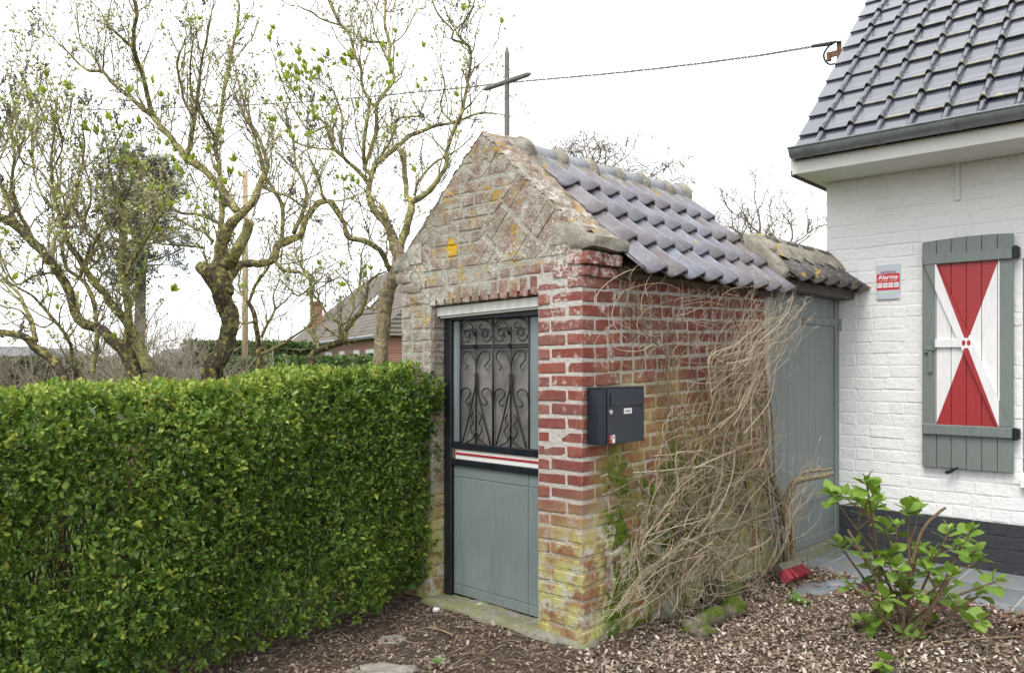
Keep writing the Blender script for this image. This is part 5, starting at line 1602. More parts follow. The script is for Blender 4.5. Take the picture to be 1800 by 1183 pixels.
def lilac(name, label, Y0, limbs, seed, ntw=6.0, panic=0.1, leafy=0.03, trunk_mat=None, ntrunk=1, green=None, drift=0.5):
    r_ = random.Random(seed)
    root = None
    samples = []          # (px, py, depth)
    T, B, TW, BD, LF = MB(), MB(), MB(), MB(), MB()
    def tuft(p, d, n=5, L=0.035):
        for k in range(n):
            dd = (d*1.3 + Vector((0, 0, .5)) + rvec(r_, 0.45)).normalized(); s_ = dd.cross(rvec(r_)).normalized(); l = L*r_.uniform(.6, 1.2); w_ = l*0.21
            up = s_.cross(dd)
            LF.add([p, p+dd*l*.45+s_*w_+up*w_*.4, p+dd*l, p+dd*l*.45-s_*w_+up*w_*.4], [(0, 1, 2), (0, 2, 3)], r_.random())
    def tip(p, d, px, py):
        x = r_.random()
        lf = leafy
        if green:
            for (gx, gy, gr, gp) in green:
                if (px-gx)**2 + (py-gy)**2 < gr*gr: lf = max(lf, gp)
        if x < panic:
            for hd_ in range(r_.choice((1, 2, 2, 3))):
                dq = (d + rvec(r_, .45 if hd_ else 0)).normalized(); hh = r_.uniform(.05, .085)
                for k in range(16):
                    h = k/16*hh; rr = 0.013*(1-k/17)
                    bipyr(BD, p + dq*h + rvec(r_, rr*0.7), (dq + rvec(r_, .6)), 0.013, 0.0045, r_.uniform(0, 0.2))
            tuft(p - d*0.008, d, 3, 0.022)
        elif x < panic + lf: tuft(p, d, r_.randint(6, 10), r_.uniform(0.035, 0.062))
        else:
            for s_ in (-1, 1):
                o = d.orthogonal().normalized()*s_
                bipyr(BD, p, d + o*0.35, r_.uniform(0.014, 0.032), r_.uniform(0.004, 0.0075), r_.uniform(0.4, 1.0))
    def twig(p, d, L, rad, lvl, px, py):
        n = 5; pts = [p]; dd = d.normalized()
        for k in range(n):
            dd = (dd + Vector((0, 0, 0.14)) + rvec(r_, 0.17)).normalized()
            pts.append(pts[-1] + dd*L/n)
        TW.tube(pts, [max(0.0012, rad*(1-0.6*k/n)) for k in range(n+1)], 4 if lvl else 5, 0.5, False)
        sc = FPX/Y0
        tip(pts[-1], dd, px + (pts[-1].x-p.x)*sc, py - (pts[-1].z-p.z)*sc)
        for k in range(1, n):
            if r_.random() < 0.6:
                bipyr(BD, pts[k], dd + rvec(r_, .5), r_.uniform(.010, .018), 0.004, r_.uniform(.32, .95))
            if lvl > 0 and r_.random() < (0.42 if lvl == 2 else 0.26):
                tw_d = (dd + rvec(r_, 0.62)).normalized()
                twig(pts[k], tw_d, L*r_.uniform(.35, .7), rad*0.62, lvl-1, px, py)
    for li, limb in enumerate(limbs):
        pts = [(a, b, c) for a, b, c in limb]
        if samples:
            near = min(samples, key=lambda s_: (s_[0]-pts[0][0])**2 + (s_[1]-pts[0][1])**2)
            d0 = near[2]
        else: d0 = Y0
        length = sum(math.hypot(pts[i+1][0]-pts[i][0], pts[i+1][1]-pts[i][1]) for i in range(len(pts)-1))
        dr = 0 if li < ntrunk else r_.uniform(-drift, drift)*min(1.4, length/220)
        n = max(8, int(length/(3 if li < ntrunk else 6)))
        S = spline(pts, n)
        P3, rad = [], []
        for i in range(n):
            t = i/(n-1); dep = d0 + dr*t + 0.03*math.sin(t*6+li)*min(1, t*4)
            p = at(S[i][0], S[i][1], dep)
            rr = max(0.7, S[i][2])/2/FPX*dep*(0.94 if li < ntrunk else 0.84)
            p += Vector((mnoise.noise(p*9), mnoise.noise(p*9+Vector((5, 5, 5))), mnoise.noise(p*9+Vector((9, 1, 3)))))*min(0.012, rr*0.7)
            rr *= 1 + 0.06*mnoise.noise(p*9)
            P3.append(p); rad.append(rr); samples.append((S[i][0], S[i][1], dep))
        if li < ntrunk:     # root the trunk in the ground
            b = P3[0].copy(); g0 = Vector((b.x + r_.uniform(-.05, .05), b.y + 0.02, -0.05))
            P3 = [g0, g0.lerp(b, 0.5) + Vector((r_.uniform(-.02, .02), 0, 0))] + P3; rad = [rad[0]*1.5, rad[0]*1.08] + rad
            st = len(T.v); T.tube(P3, rad, 16); T.rough(st, [c_ for c_ in P3 for _ in range(16)], 0.09, 14); T.rough(st, [c_ for c_ in P3 for _ in range(16)], 0.08, 50)
            for i in range(0, len(P3)-1):      # knobs and cankers on the old trunk
                if r_.random() < 0.04 and i > 2: lump(T, P3[i] + rvec(r_, rad[i]*0.35), (rad[i]*0.7,)*3, seed+i, 6, 0.6)
        else:
            ns_ = 10 if rad[0] > 0.018 else 7 if rad[0] > 0.009 else 5
            st = len(B.v); B.tube(P3, rad, ns_); B.rough(st, [c_ for c_ in P3 for _ in range(ns_)], 0.22, 34)
        # side twigs
        k0 = 0 if li >= ntrunk else int(len(P3)*0.8)
        for i in range(max(1, k0), len(P3)):
            seg = (P3[i]-P3[i-1]).length
            ex_ = ntw*2.2*seg*(1.0 if rad[i] < 0.02 else 0.5)
            cnt = int(ex_) + (r_.random() < ex_ - int(ex_))
            for _ in range(cnt):
                d = (P3[i]-P3[i-1]).normalized()
                o = rvec(r_); o = (o - d*o.dot(d)).normalized()
                dd = (d*0.45 + o*0.85 + Vector((0, 0, 0.5))).normalized()
                j = min(i, len(S)-1)
                twig(P3[i], dd, r_.uniform(0.14, 0.48), min(rad[i]*0.5, r_.uniform(0.0032, 0.006)), 2, S[j][0], S[j][1])
        dl = (P3[-1]-P3[-2]).normalized()
        if rad[-1] < 0.012:
            for _ in range(2): twig(P3[-1], (dl + rvec(r_, .25)).normalized(), r_.uniform(.12, .3), rad[-1]*.8, 2, S[-1][0], S[-1][1])
    o0 = at(limbs[0][0][0], limbs[0][0][1], Y0)
    root = empty(name, (o0.x, o0.y, 0))
    off = Vector((o0.x, o0.y, 0))
    for mb, nm, mat, sm, stuff in ((T, 'trunk', trunk_mat or M_BK_A, True, 0), (B, 'branches', M_BR, True, 0), (TW, 'twigs', M_TWIG, False, 1), (BD, 'buds', M_BUD, False, 1), (LF, 'young_leaves', M_YLEAF, False, 1)):
        if not mb.v: continue
        mb.v = [(p[0]-off.x, p[1]-off.y, p[2]) for p in mb.v]
        o = mb.build(nm, mat, root, smooth=sm)
        if stuff: o['kind'] = 'stuff'
    tag(root, label, 'tree', 'old lilac trees behind the hedge')
    return root

lilac('lilac_tree', 'thick gnarled mossy lilac with swollen knobbly head, tallest over the hedge', 5.0, [
    [(372, 645, 38), (388, 622, 34), (400, 597, 31), (405, 566, 33), (397, 540, 33), (390, 515, 36), (384, 495, 44), (378, 478, 50)],
    [(352, 468, 26), (368, 478, 30), (388, 478, 32)],
    [(392, 480, 34), (408, 455, 28), (425, 425, 23), (440, 390, 19)],
    [(384, 470, 30), (388, 440, 27), (394, 415, 24), (406, 392, 22), (424, 376, 18), (448, 350, 16), (456, 324, 14), (470, 295, 10), (462, 262, 8), (448, 230, 6), (430, 205, 4)],
    [(386, 432, 14), (388, 395, 12), (390, 363, 11), (388, 320, 11), (382, 279, 10), (381, 240, 10), (390, 201, 9), (395, 151, 8), (402, 118, 7), (409, 84, 6), (420, 20, 5), (416, -20, 4)],
    [(378, 242, 7), (355, 205, 7), (337, 165, 5), (334, 120, 4), (340, 66, 3)],
    [(420, 376, 16), (399, 346, 16), (379, 321, 16), (362, 300, 15), (339, 287, 15), (320, 268, 14), (303, 245, 13), (284, 226, 12), (267, 206, 11), (236, 178, 9), (200, 148, 8), (180, 127, 7), (150, 122, 5), (115, 88, 4), (95, 68, 3)],
    [(266, 205, 11), (257, 156, 10), (245, 115, 10), (234, 78, 9), (240, 25, 8), (232, -20, 7)],
    [(236, 84, 8), (223, 75, 6), (207, 61, 6), (190, 42, 4), (176, 20, 3), (158, 0, 2)],
    [(178, 126, 5), (164, 100, 4), (142, 74, 3), (135, 20, 2)],
    [(180, 127, 4), (184, 78, 3), (190, 36, 2.5), (196, 0, 2)],
    [(331, 280, 11), (337, 240, 10), (342, 206, 9), (350, 150, 7), (357, 100, 5), (365, 60, 4), (372, 20, 3)],
    [(342, 206, 7), (325, 180, 6), (318, 150, 5), (312, 110, 5), (322, 80, 4)],
    [(392, 500, 26), (411, 475, 21), (428, 464, 17), (457, 462, 15), (480, 455, 14), (488, 435, 15), (509, 420, 16), (530, 414, 14), (536, 386, 13), (555, 363, 12), (578, 354, 10), (592, 366, 7), (602, 385, 6)],
    [(517, 410, 10), (532, 372, 9), (540, 352, 8), (534, 320, 7), (520, 290, 6), (515, 250, 5), (505, 215, 4)],
    [(493, 428, 10), (498, 402, 9), (497, 363, 9), (480, 332, 8), (466, 310, 7), (455, 270, 6), (447, 235, 5), (420, 150, 4)],
    [(480, 455, 9), (492, 470, 9), (503, 476, 8), (526, 478, 7), (545, 488, 6)],
    [(388, 395, 8), (350, 378, 7), (310, 372, 6), (285, 352, 5), (255, 330, 4)],
    [(375, 425, 9), (360, 410, 6), (330, 395, 5), (300, 380, 4), (262, 390, 3)],
    [(360, 436, 6), (330, 432, 5), (290, 430, 4), (255, 415, 3)],
    [(456, 324, 8), (475, 335, 7), (505, 345, 6), (520, 355, 5)],
], 101, ntw=8.5, panic=0.06, leafy=0.03, green=[(395, 340, 50, 0.35), (250, 300, 60, 0.25), (320, 60, 60, .12)])

lilac('lilac_tree', 'tan-barked lilac with forked trunk growing hard against the chapel gable', 5.3, [
    [(668, 640, 28), (670, 615, 27), (673, 573, 27), (679, 524, 27), (694, 487, 26), (702, 455, 25), (699, 432, 26)],
    [(696, 440, 20), (690, 420, 20), (678, 392, 18), (659, 369, 15), (648, 343, 13), (652, 317, 12), (660, 293, 11), (681, 273, 11), (700, 257, 10), (721, 240, 9), (763, 223, 7), (799, 215, 6), (835, 201, 5), (863, 199, 3), (886, 203, 2)],
    [(683, 398, 13), (678, 378, 12), (672, 361, 12)],
    [(702, 440, 18), (708, 424, 18), (718, 386, 17), (724, 358, 15), (716, 343, 11), (711, 314, 11), (709, 285, 11), (707, 264, 11)],
    [(724, 358, 14), (732, 351, 13), (756, 334, 12), (772, 313, 10), (783, 293, 9), (786, 262, 8), (799, 226, 8), (813, 193, 7), (821, 151, 6), (827, 106, 6), (824, 81, 6), (796, 70, 5), (796, 53, 4), (771, 28, 4), (757, -5, 3)],
    [(824, 84, 4), (806, 62, 4), (815, 40, 3), (832, 10, 2)],
    [(797, 55, 4), (818, 36, 3), (824, 14, 2)],
    [(655, 310, 10), (640, 293, 9), (653, 265, 9), (662, 223, 9), (663, 184, 8), (692, 140, 8), (684, 112, 7), (684, 73, 7), (676, 42, 6), (678, -5, 5)],
    [(648, 320, 9), (631, 304, 9), (609, 282, 8), (586, 257, 8), (572, 220, 6), (553, 201, 4), (535, 185, 3)],
    [(640, 290, 8), (639, 272, 8), (642, 232, 8), (650, 181, 7), (637, 151, 6), (634, 112, 4)],
    [(604, 276, 7), (600, 240, 6), (602, 205, 5), (590, 170, 4)],
    [(634, 120, 5), (625, 98, 6), (614, 61, 6), (595, 39, 5), (575, -5, 4)],
    [(596, 44, 5), (564, 33, 4), (548, 22, 4), (526, 12, 3)],
    [(680, 76, 5), (648, 73, 5), (631, 64, 4), (609, 53, 4)],
    [(684, 80, 4), (710, 62, 3), (732, 20, 3), (745, 16, 2)],
    [(684, 112, 4), (660, 60, 4), (652, 20, 3), (640, -5, 2)],
    [(686, 478, 11), (676, 455, 11), (667, 441, 11), (641, 424, 12), (610, 415, 11), (602, 389, 8), (583, 363, 7), (566, 342, 6), (560, 310, 5), (545, 280, 4)],
    [(728, 345, 6), (735, 320, 5), (760, 290, 5), (785, 275, 4), (806, 262, 3)],
    [(660, 293, 6), (690, 240, 6), (700, 210, 5), (722, 205, 4), (745, 203, 6), (735, 196, 4)],
    [(800, 222, 5), (775, 190, 4), (782, 150, 3), (770, 110, 2)],
    [(813, 196, 4), (830, 180, 3), (842, 165, 2)],
    [(590, 262, 5), (560, 262, 4), (520, 250, 4), (500, 215, 3), (470, 170, 2)],
    [(572, 222, 5), (545, 230, 4), (515, 190, 3), (498, 150, 2)],
], 202, ntw=8.5, panic=0.05, leafy=0.03, trunk_mat=M_BK_B, green=[(575, 140, 55, 0.5), (530, 225, 55, 0.5), (640, 130, 40, .4), (640, 340, 40, 0.4), (480, 110, 35, .45)])

lilac('lilac_tree', 'leaning many-stemmed lilac at the hedge end away from the chapel', 4.7, [
    [(236, 655, 26), (222, 622, 25), (207, 605, 23), (178, 579, 19), (141, 564, 18), (124, 515, 17), (103, 475, 17), (80, 449, 16), (49, 415, 17), (17, 389, 17), (-20, 372, 15)],
    [(262, 652, 22), (239, 596, 20), (213, 553, 17), (184, 515, 15), (155, 481, 14), (124, 435, 11), (110, 400, 9), (95, 340, 8), (90, 290, 6), (95, 230, 4)],
    [(228, 640, 16), (224, 596, 14), (224, 535, 13), (213, 481, 12), (215, 398, 9), (205, 350, 7), (190, 290, 5)],
    [(161, 655, 10), (170, 619, 10), (170, 573, 9), (164, 538, 9), (155, 507, 9), (141, 490, 8), (118, 470, 7), (108, 440, 6), (116, 390, 5), (112, 350, 4)],
    [(141, 488, 8), (155, 446, 7), (172, 418, 7), (190, 392, 7), (224, 343, 5), (235, 310, 4)],
    [(221, 485, 9), (236, 452, 8), (250, 435, 7), (268, 400, 5), (290, 370, 4)],
    [(217, 600, 6), (227, 550, 6), (247, 492, 6), (261, 435, 5), (268, 400, 3)],
    [(62, 428, 10), (45, 395, 9), (35, 380, 8), (20, 330, 7), (25, 280, 6), (20, 230, 5), (25, 200, 4)],
    [(30, 398, 10), (10, 350, 9), (-5, 300, 8), (-10, 270, 6)],
    [(92, 460, 8), (95, 420, 7), (118, 400, 6), (114, 380, 5), (80, 355, 5), (60, 300, 4), (55, 250, 4), (60, 210, 3)],
    [(55, 250, 4), (75, 200, 3), (45, 150, 2.5), (35, 130, 2)],
    [(124, 520, 7), (100, 482, 6), (60, 486, 6), (30, 500, 5), (10, 470, 4), (0, 440, 3)],
    [(95, 340, 5), (70, 300, 4), (40, 285, 4), (30, 250, 3)],
    [(92, 300, 5), (110, 260, 4), (100, 210, 3), (100, 160, 2)],
    [(150, 480, 6), (180, 440, 5), (150, 400, 5), (160, 340, 4), (145, 280, 3)],
    [(190, 395, 5), (215, 380, 4), (250, 385, 4), (280, 380, 3)],
    [(110, 400, 5), (135, 330, 4), (148, 260, 4), (145, 220, 2.5)],
], 303, ntw=9.5, panic=0.09, leafy=0.03, ntrunk=1, green=[(210, 260, 60, 0.2)])
lilac('lilac_tree', 'low half-fallen mossy lilac stem at the extreme corner of the garden', 4.3, [
    [(115, 665, 17), (100, 640, 17), (86, 627, 16), (57, 607, 15), (37, 590, 13), (0, 584, 12), (-30, 580, 10)],
    [(60, 600, 12), (55, 567, 9), (40, 530, 8), (32, 515, 7), (10, 497, 6), (-10, 488, 5)],
    [(135, 660, 9), (127, 625, 8), (122, 600, 7), (98, 564, 7), (70, 535, 6), (57, 520, 5), (30, 505, 4)],
    [(55, 570, 5), (35, 545, 4), (10, 540, 4), (-10, 530, 3)],
    [(98, 564, 4), (75, 575, 4), (45, 560, 3), (10, 570, 2)],
    [(70, 535, 4), (85, 510, 3), (75, 470, 3), (80, 440, 2)],
], 404, ntw=6, panic=0.05, leafy=0.04)
lilac('lilac_tree', 'slim young lilac beside the pale wooden pole', 6.6, [
    [(456, 645, 11), (455, 620, 11), (454, 587, 10), (449, 564, 9), (441, 540, 8), (434, 530, 7)],
    [(436, 535, 7), (451, 498, 7), (470, 472, 6), (480, 440, 4)],
    [(460, 592, 6), (470, 570, 6), (483, 544, 5), (480, 521, 4), (492, 490, 3)],
    [(456, 624, 6), (494, 607, 6), (515, 592, 5), (534, 579, 4)],
    [(446, 566, 6), (430, 568, 5), (415, 566, 4), (405, 560, 3)],
    [(436, 533, 5), (420, 505, 4), (425, 470, 3)],
    [(483, 544, 4), (510, 520, 3), (520, 490, 2)],
], 505, ntw=7, panic=0.0, leafy=0.02)
lilac('lilac_tree', 'bent low lilac with elbowed trunk in front of the far farmhouse', 6.0, [
    [(546, 640, 13), (552, 624, 13), (569, 613, 12), (595, 602, 13), (606, 598, 13)],
    [(604, 600, 12), (610, 578, 11), (622, 560, 10), (635, 547, 9), (644, 518, 7), (647, 498, 6), (660, 485, 5), (678, 478, 3)],
    [(562, 616, 10), (556, 600, 9), (549, 584, 8), (540, 578, 7), (547, 567, 7), (547, 535, 7), (546, 501, 7), (543, 484, 7), (530, 470, 6), (520, 450, 4)],
    [(596, 602, 7), (596, 570, 6), (577, 556, 6), (565, 535, 5), (552, 518, 4), (545, 495, 3)],
    [(596, 575, 5), (615, 560, 4), (622, 530, 4), (612, 500, 3)],
    [(642, 525, 5), (632, 500, 5), (635, 470, 4), (637, 440, 3), (650, 420, 2)],
    [(545, 505, 4), (525, 520, 4), (510, 510, 3)],
    [(640, 535, 4), (655, 545, 3), (662, 540, 2)],
    [(547, 560, 4), (570, 575, 4), (580, 582, 3)],
], 606, ntw=8, panic=0.0, leafy=0.03)

# ================================================================ DRY CLIMBER on the chapel's side wall
vine = empty('dry_climber', CH.w(0, 1.2, 0), CH.a)
tag(vine, 'leafless tangled climber with pale dry stems over the brick side wall', 'climbing plant')
q = N('dry_stem'); t = q.attr(); p = q.pos(); n = q.noise(p, 70, 4, 0.7)
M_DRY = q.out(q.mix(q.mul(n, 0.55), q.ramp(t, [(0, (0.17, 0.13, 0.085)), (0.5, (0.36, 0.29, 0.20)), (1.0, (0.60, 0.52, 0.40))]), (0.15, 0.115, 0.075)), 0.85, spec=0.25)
M_OLDSTEM = bark('old_vine_bark', (0.42, 0.34, 0.225), (0.38, 0.32, 0.21), (0.40, 0.36, 0.18), 0.3, 2)
def VP(px, py, off):
    y, z = CH.on_x(off, px, py); return Vector((off, y - 1.2, z))
def vstrand(mb, pts, offs, rad, sides=5, tint=0.6, wob=0.012, n=None, r_=rng):
    P = [VP(a, b, o) for (a, b), o in zip(pts, offs)]
    n = n or max(8, len(P)*5)
    S = [Vector(s_) for s_ in spline(P, n)]
    S = [s_ + Vector((mnoise.noise(s_*6+Vector((tint*9, 0, 0))), mnoise.noise(s_*6+Vector((3, tint*7, 1))), mnoise.noise(s_*6+Vector((7, 2, tint*5)))))*wob for s_ in S]
    for s_ in S: s_.x = max(s_.x, 0.006); s_.z = max(s_.z, -0.01)
    mb.tube(S, [rad*(1-0.55*i/(n-1)) for i in range(n)], sides, tint, False)
    return S
thick = [
    ([(1372, 1050), (1380, 1010), (1392, 975), (1390, 935), (1376, 900), (1388, 862), (1402, 842), (1430, 838), (1462, 830)], [.10, .12, .14, .16, .16, .2, .26, .32, .38], 0.034),
    ([(1396, 850), (1412, 832), (1440, 826), (1462, 822)], [.22, .26, .33, .38], 0.016),
    ([(1376, 900), (1368, 860), (1352, 830), (1345, 780), (1335, 720), (1318, 660), (1305, 600)], [.15, .12, .1, .09, .08, .08, .08], 0.020),
    ([(1352, 1000), (1372, 968), (1384, 935), (1376, 905)], [.17, .19, .19, .17], 0.012),
    ([(1085, 1075), (1110, 1035), (1160, 985), (1225, 945), (1290, 925), (1340, 905), (1372, 885)], [.10, .14, .19, .2, .18, .16, .15], 0.015),
    ([(1098, 1062), (1125, 1020), (1170, 985), (1207, 952)], [.13, .17, .2, .21], 0.012),
    ([(1195, 1080), (1206, 1010), (1192, 950), (1186, 880), (1190, 800), (1178, 730), (1172, 660), (1180, 630)], [.06, .07, .07, .06, .05, .05, .05, .05], 0.011),
    ([(1260, 1000), (1240, 930), (1222, 850), (1205, 780), (1186, 710)], [.10, .12, .1, .08, .06], 0.008),
    ([(1380, 895), (1340, 850), (1290, 820), (1250, 780), (1215, 740), (1190, 700)], [.14, .13, .11, .1, .08, .06], 0.009),
    ([(1255, 900), (1280, 860), (1310, 838), (1340, 840), (1362, 870)], [.12, .12, .12, .13, .14], 0.010),
    ([(1120, 850), (1150, 880), (1190, 905), (1230, 930), (1270, 905), (1300, 880)], [.09, .1, .11, .12, .12, .12], 0.007),
    ([(1056, 870), (1110, 850), (1150, 825), (1180, 795)], [.03, .06, .08, .07], 0.006),
    ([(1215, 960), (1208, 1000), (1202, 1040)], [.22, .2, .16], 0.010),
    ([(1390, 870), (1392, 930), (1396, 985)], [.22, .24, .25], 0.008),
    ([(1370, 930), (1350, 1000), (1310, 1030), (1260, 1045)], [.17, .2, .2, .18], 0.009),
    ([(1180, 640), (1210, 610), (1250, 560), (1240, 520), (1215, 500), (1196, 490)], [.05, .06, .07, .08, .08, .09], 0.005),
    ([(1180, 635), (1150, 600), (1110, 560), (1098, 500)], [.05, .04, .04, .05], 0.0045),
    ([(1372, 1010), (1362, 940), (1352, 860), (1350, 760), (1346, 680), (1344, 620)], [.05, .05, .04, .035, .03, .03], 0.017),
    ([(1380, 1000), (1372, 930), (1362, 850), (1360, 770), (1354, 690)], [.06, .06, .05, .045, .04], 0.012),
    ([(1305, 600), (1290, 560), (1270, 520), (1278, 480)], [.08, .09, .1, .12], 0.006),
]
for i, (pts, offs, rad) in enumerate(thick):
    m = MB(); vstrand(m, pts, offs, rad, 8, 0.5, 0.014)
    m.build('stem', M_OLDSTEM, vine, smooth=True)
tw = MB(); bd = MB()
def cloud(n, start, end, bend, offs, rad, curl=25, seed=1, tint=(0.35, 1.0), npt=4):
    r_ = random.Random(seed)
    for _ in range(n):
        a = (r_.uniform(*start[0]), r_.uniform(*start[1])); b = (r_.uniform(*end[0]), r_.uniform(*end[1]))
        pts = []; of = []
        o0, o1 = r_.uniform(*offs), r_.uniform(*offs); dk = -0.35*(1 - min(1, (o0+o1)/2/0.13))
        bx, by = r_.uniform(-bend, bend), r_.uniform(-bend, bend)
        for k in range(npt):
            t = k/(npt-1)
            pts.append((a[0]+(b[0]-a[0])*t + bx*math.sin(math.pi*t) + r_.uniform(-curl, curl)*0.5*(0 < k), a[1]+(b[1]-a[1])*t + by*math.sin(math.pi*t) + r_.uniform(-curl, curl)*0.5*(0 < k)))
            of.append(o0 + (o1-o0)*t)
        if any(1022 < a_ < 1150 and 670 < b_ < 800 for a_, b_ in pts): continue      # none hangs over the mailbox
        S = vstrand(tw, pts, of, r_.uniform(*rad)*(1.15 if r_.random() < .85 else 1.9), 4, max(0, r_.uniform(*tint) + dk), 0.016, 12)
        for s_ in S[3::3]:
            if r_.random() < 0.4: bipyr(bd, s_, rvec(r_) + Vector((.3, 0, .6)), r_.uniform(.006, .013), .0026, r_.uniform(.45, 1.0))
        for s_ in S[2:-2:2]:      # short side shoots
            if r_.random() < 0.38:
                e = s_ + (rvec(r_, 1.0) + Vector((.2, 0, .6))).normalized()*r_.uniform(.025, .09)
                tw.tube([s_, (s_+e)/2 + rvec(r_, .006), e], [0.0013, 0.0011, 0.0008], 4, r_.uniform(.4, 1), False)
        if r_.random() < 0.6:      # forked tip
            p = S[-1]; d = (S[-1]-S[-3]).normalized()
            for _k in range(2):
                e = p + (d + rvec(r_, .4)).normalized()*r_.uniform(.03, .10)
                tw.tube([p, (p+e)/2 + rvec(r_, .005), e], [0.0014, 0.0012, 0.0009], 4, 0.8, False)
# plume thrown up and out towards the gate
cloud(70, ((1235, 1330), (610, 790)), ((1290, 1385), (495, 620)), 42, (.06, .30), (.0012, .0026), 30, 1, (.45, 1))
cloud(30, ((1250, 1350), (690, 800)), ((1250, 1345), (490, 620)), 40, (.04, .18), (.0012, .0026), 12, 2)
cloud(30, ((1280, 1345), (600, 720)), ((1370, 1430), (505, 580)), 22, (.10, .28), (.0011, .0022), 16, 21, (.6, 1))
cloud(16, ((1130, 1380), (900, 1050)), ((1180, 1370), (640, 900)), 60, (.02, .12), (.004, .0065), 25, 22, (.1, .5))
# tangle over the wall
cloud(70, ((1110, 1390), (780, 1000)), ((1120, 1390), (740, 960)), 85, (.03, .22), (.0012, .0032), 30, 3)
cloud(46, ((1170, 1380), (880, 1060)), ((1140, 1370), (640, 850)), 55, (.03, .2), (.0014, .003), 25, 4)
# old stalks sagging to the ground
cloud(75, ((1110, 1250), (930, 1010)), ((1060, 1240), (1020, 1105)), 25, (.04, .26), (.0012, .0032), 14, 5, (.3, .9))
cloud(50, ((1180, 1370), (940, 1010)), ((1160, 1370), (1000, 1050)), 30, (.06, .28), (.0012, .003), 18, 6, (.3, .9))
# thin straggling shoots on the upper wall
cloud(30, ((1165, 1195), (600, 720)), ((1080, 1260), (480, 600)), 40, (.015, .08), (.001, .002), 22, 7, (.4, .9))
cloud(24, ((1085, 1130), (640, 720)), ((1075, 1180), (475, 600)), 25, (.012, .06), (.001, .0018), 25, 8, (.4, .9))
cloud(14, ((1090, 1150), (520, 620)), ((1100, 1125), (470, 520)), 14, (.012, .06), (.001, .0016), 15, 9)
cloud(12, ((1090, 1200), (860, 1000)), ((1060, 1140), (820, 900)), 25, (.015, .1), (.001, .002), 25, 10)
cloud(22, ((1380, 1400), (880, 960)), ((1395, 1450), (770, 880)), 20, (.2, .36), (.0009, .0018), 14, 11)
lr = random.Random(77)
for _ in range(75):      # shoots that arch over and curl back
    cx_, cy_ = lr.choice(((lr.uniform(1200, 1380), lr.uniform(760, 960)), (lr.uniform(1180, 1350), lr.uniform(560, 780)), (lr.uniform(1090, 1290), lr.uniform(490, 620))))
    rx_, ry_ = lr.uniform(18, 75), lr.uniform(16, 60); a0 = lr.uniform(0, 6.28); sw = lr.uniform(1.6, 3.9)*lr.choice((-1, 1)); tl = lr.uniform(-.6, .6)
    pts = []
    for k in range(7):
        a = a0 + sw*k/6; ux_, uy_ = rx_*math.cos(a), ry_*math.sin(a)
        pts.append((cx_ + ux_*math.cos(tl) - uy_*math.sin(tl), cy_ + ux_*math.sin(tl) + uy_*math.cos(tl)))
    o0, o1 = lr.uniform(.03, .2), lr.uniform(.03, .24)
    vstrand(tw, pts, [o0 + (o1-o0)*k/6 for k in range(7)], lr.uniform(.0013, .003), 4, lr.uniform(.45, 1), 0.008, 22)
o = tw.build('twigs', M_DRY, vine); o['kind'] = 'stuff'
o = bd.build('buds', M_BUD, vine); o['kind'] = 'stuff'
# mossy stump and stones at its foot
q = N('mossy_log'); p = q.pos(); n = q.noise(p, 9, 5, 0.6); n2 = q.noise(p, 45, 5, 0.7)
c = q.ramp(n2, [(0.3, (0.09, 0.072, 0.052)), (0.7, (0.27, 0.235, 0.18))]); up_ = q.sep(q.n.new('ShaderNodeNewGeometry').outputs['Normal'])[2]
c = q.mix(q.mul(q.step(n, 0.40, 0.54), q.step(up_, -0.1, 0.4)), c, q.ramp(n2, [(0.3, (0.05, 0.08, 0.012)), (0.7, (0.13, 0.17, 0.03))]))
q.bump(n2, 1.0, 0.02); M_LOG = q.out(c, 0.95, spec=0.15)
def ground_pt(px, py, z=0.0):
    Y = FPX*(EYE-z)/(py-CY); return Vector(((px-CX)/FPX*Y, Y, z))
m = MB(); a, b = ground_pt(1218, 1108, 0.03), ground_pt(1290, 1066, 0.03)
S = [a.lerp(b, t) + Vector((0, 0, 0.02*math.sin(t*5))) for t in np.linspace(0, 1, 14)]
m.tube(S, [0.05*(1+0.5*mnoise.noise(s_*9)) for s_ in S], 12)
m.rough(0, [s_ for s_ in S for _ in range(12)], 0.3, 14); lump(m, a + Vector((0.01, 0, 0.0)), (0.085, 0.07, 0.05), 71, 12, 0.6); lump(m, b, (0.07, 0.06, 0.05), 72, 8, 0.5)
o = m.build('fallen_log', M_LOG, smooth=True); tag(o, 'short mossy log lying at the foot of the tangled climber', 'log')
def boulder(px, py, r, label, seed, mat=None, z=0.02, name='rubble_stone'):
    c = ground_pt(px, py, z); m = MB(); lump(m, (0, 0, 0), r, seed, 9, 0.35)
    o = m.build(name, mat or M_LOG, smooth=True, loc=c); tag(o, label, 'stone'); return o
boulder(1268, 1050, (0.13, 0.11, 0.12), 'mossy lump of stone under the climber, beside the log', 81)
boulder(1168, 1075, (0.10, 0.09, 0.13), 'upright crumbling stone among the hanging dry stalks', 82, M_CONC)
boulder(1300, 1000, (0.12, 0.10, 0.13), 'rounded mossy stone deep in the tangle near the wall', 83)
boulder(1352, 985, (0.09, 0.08, 0.14), 'pale stone at the wall foot behind the thick twisted stem', 84, M_CONC)

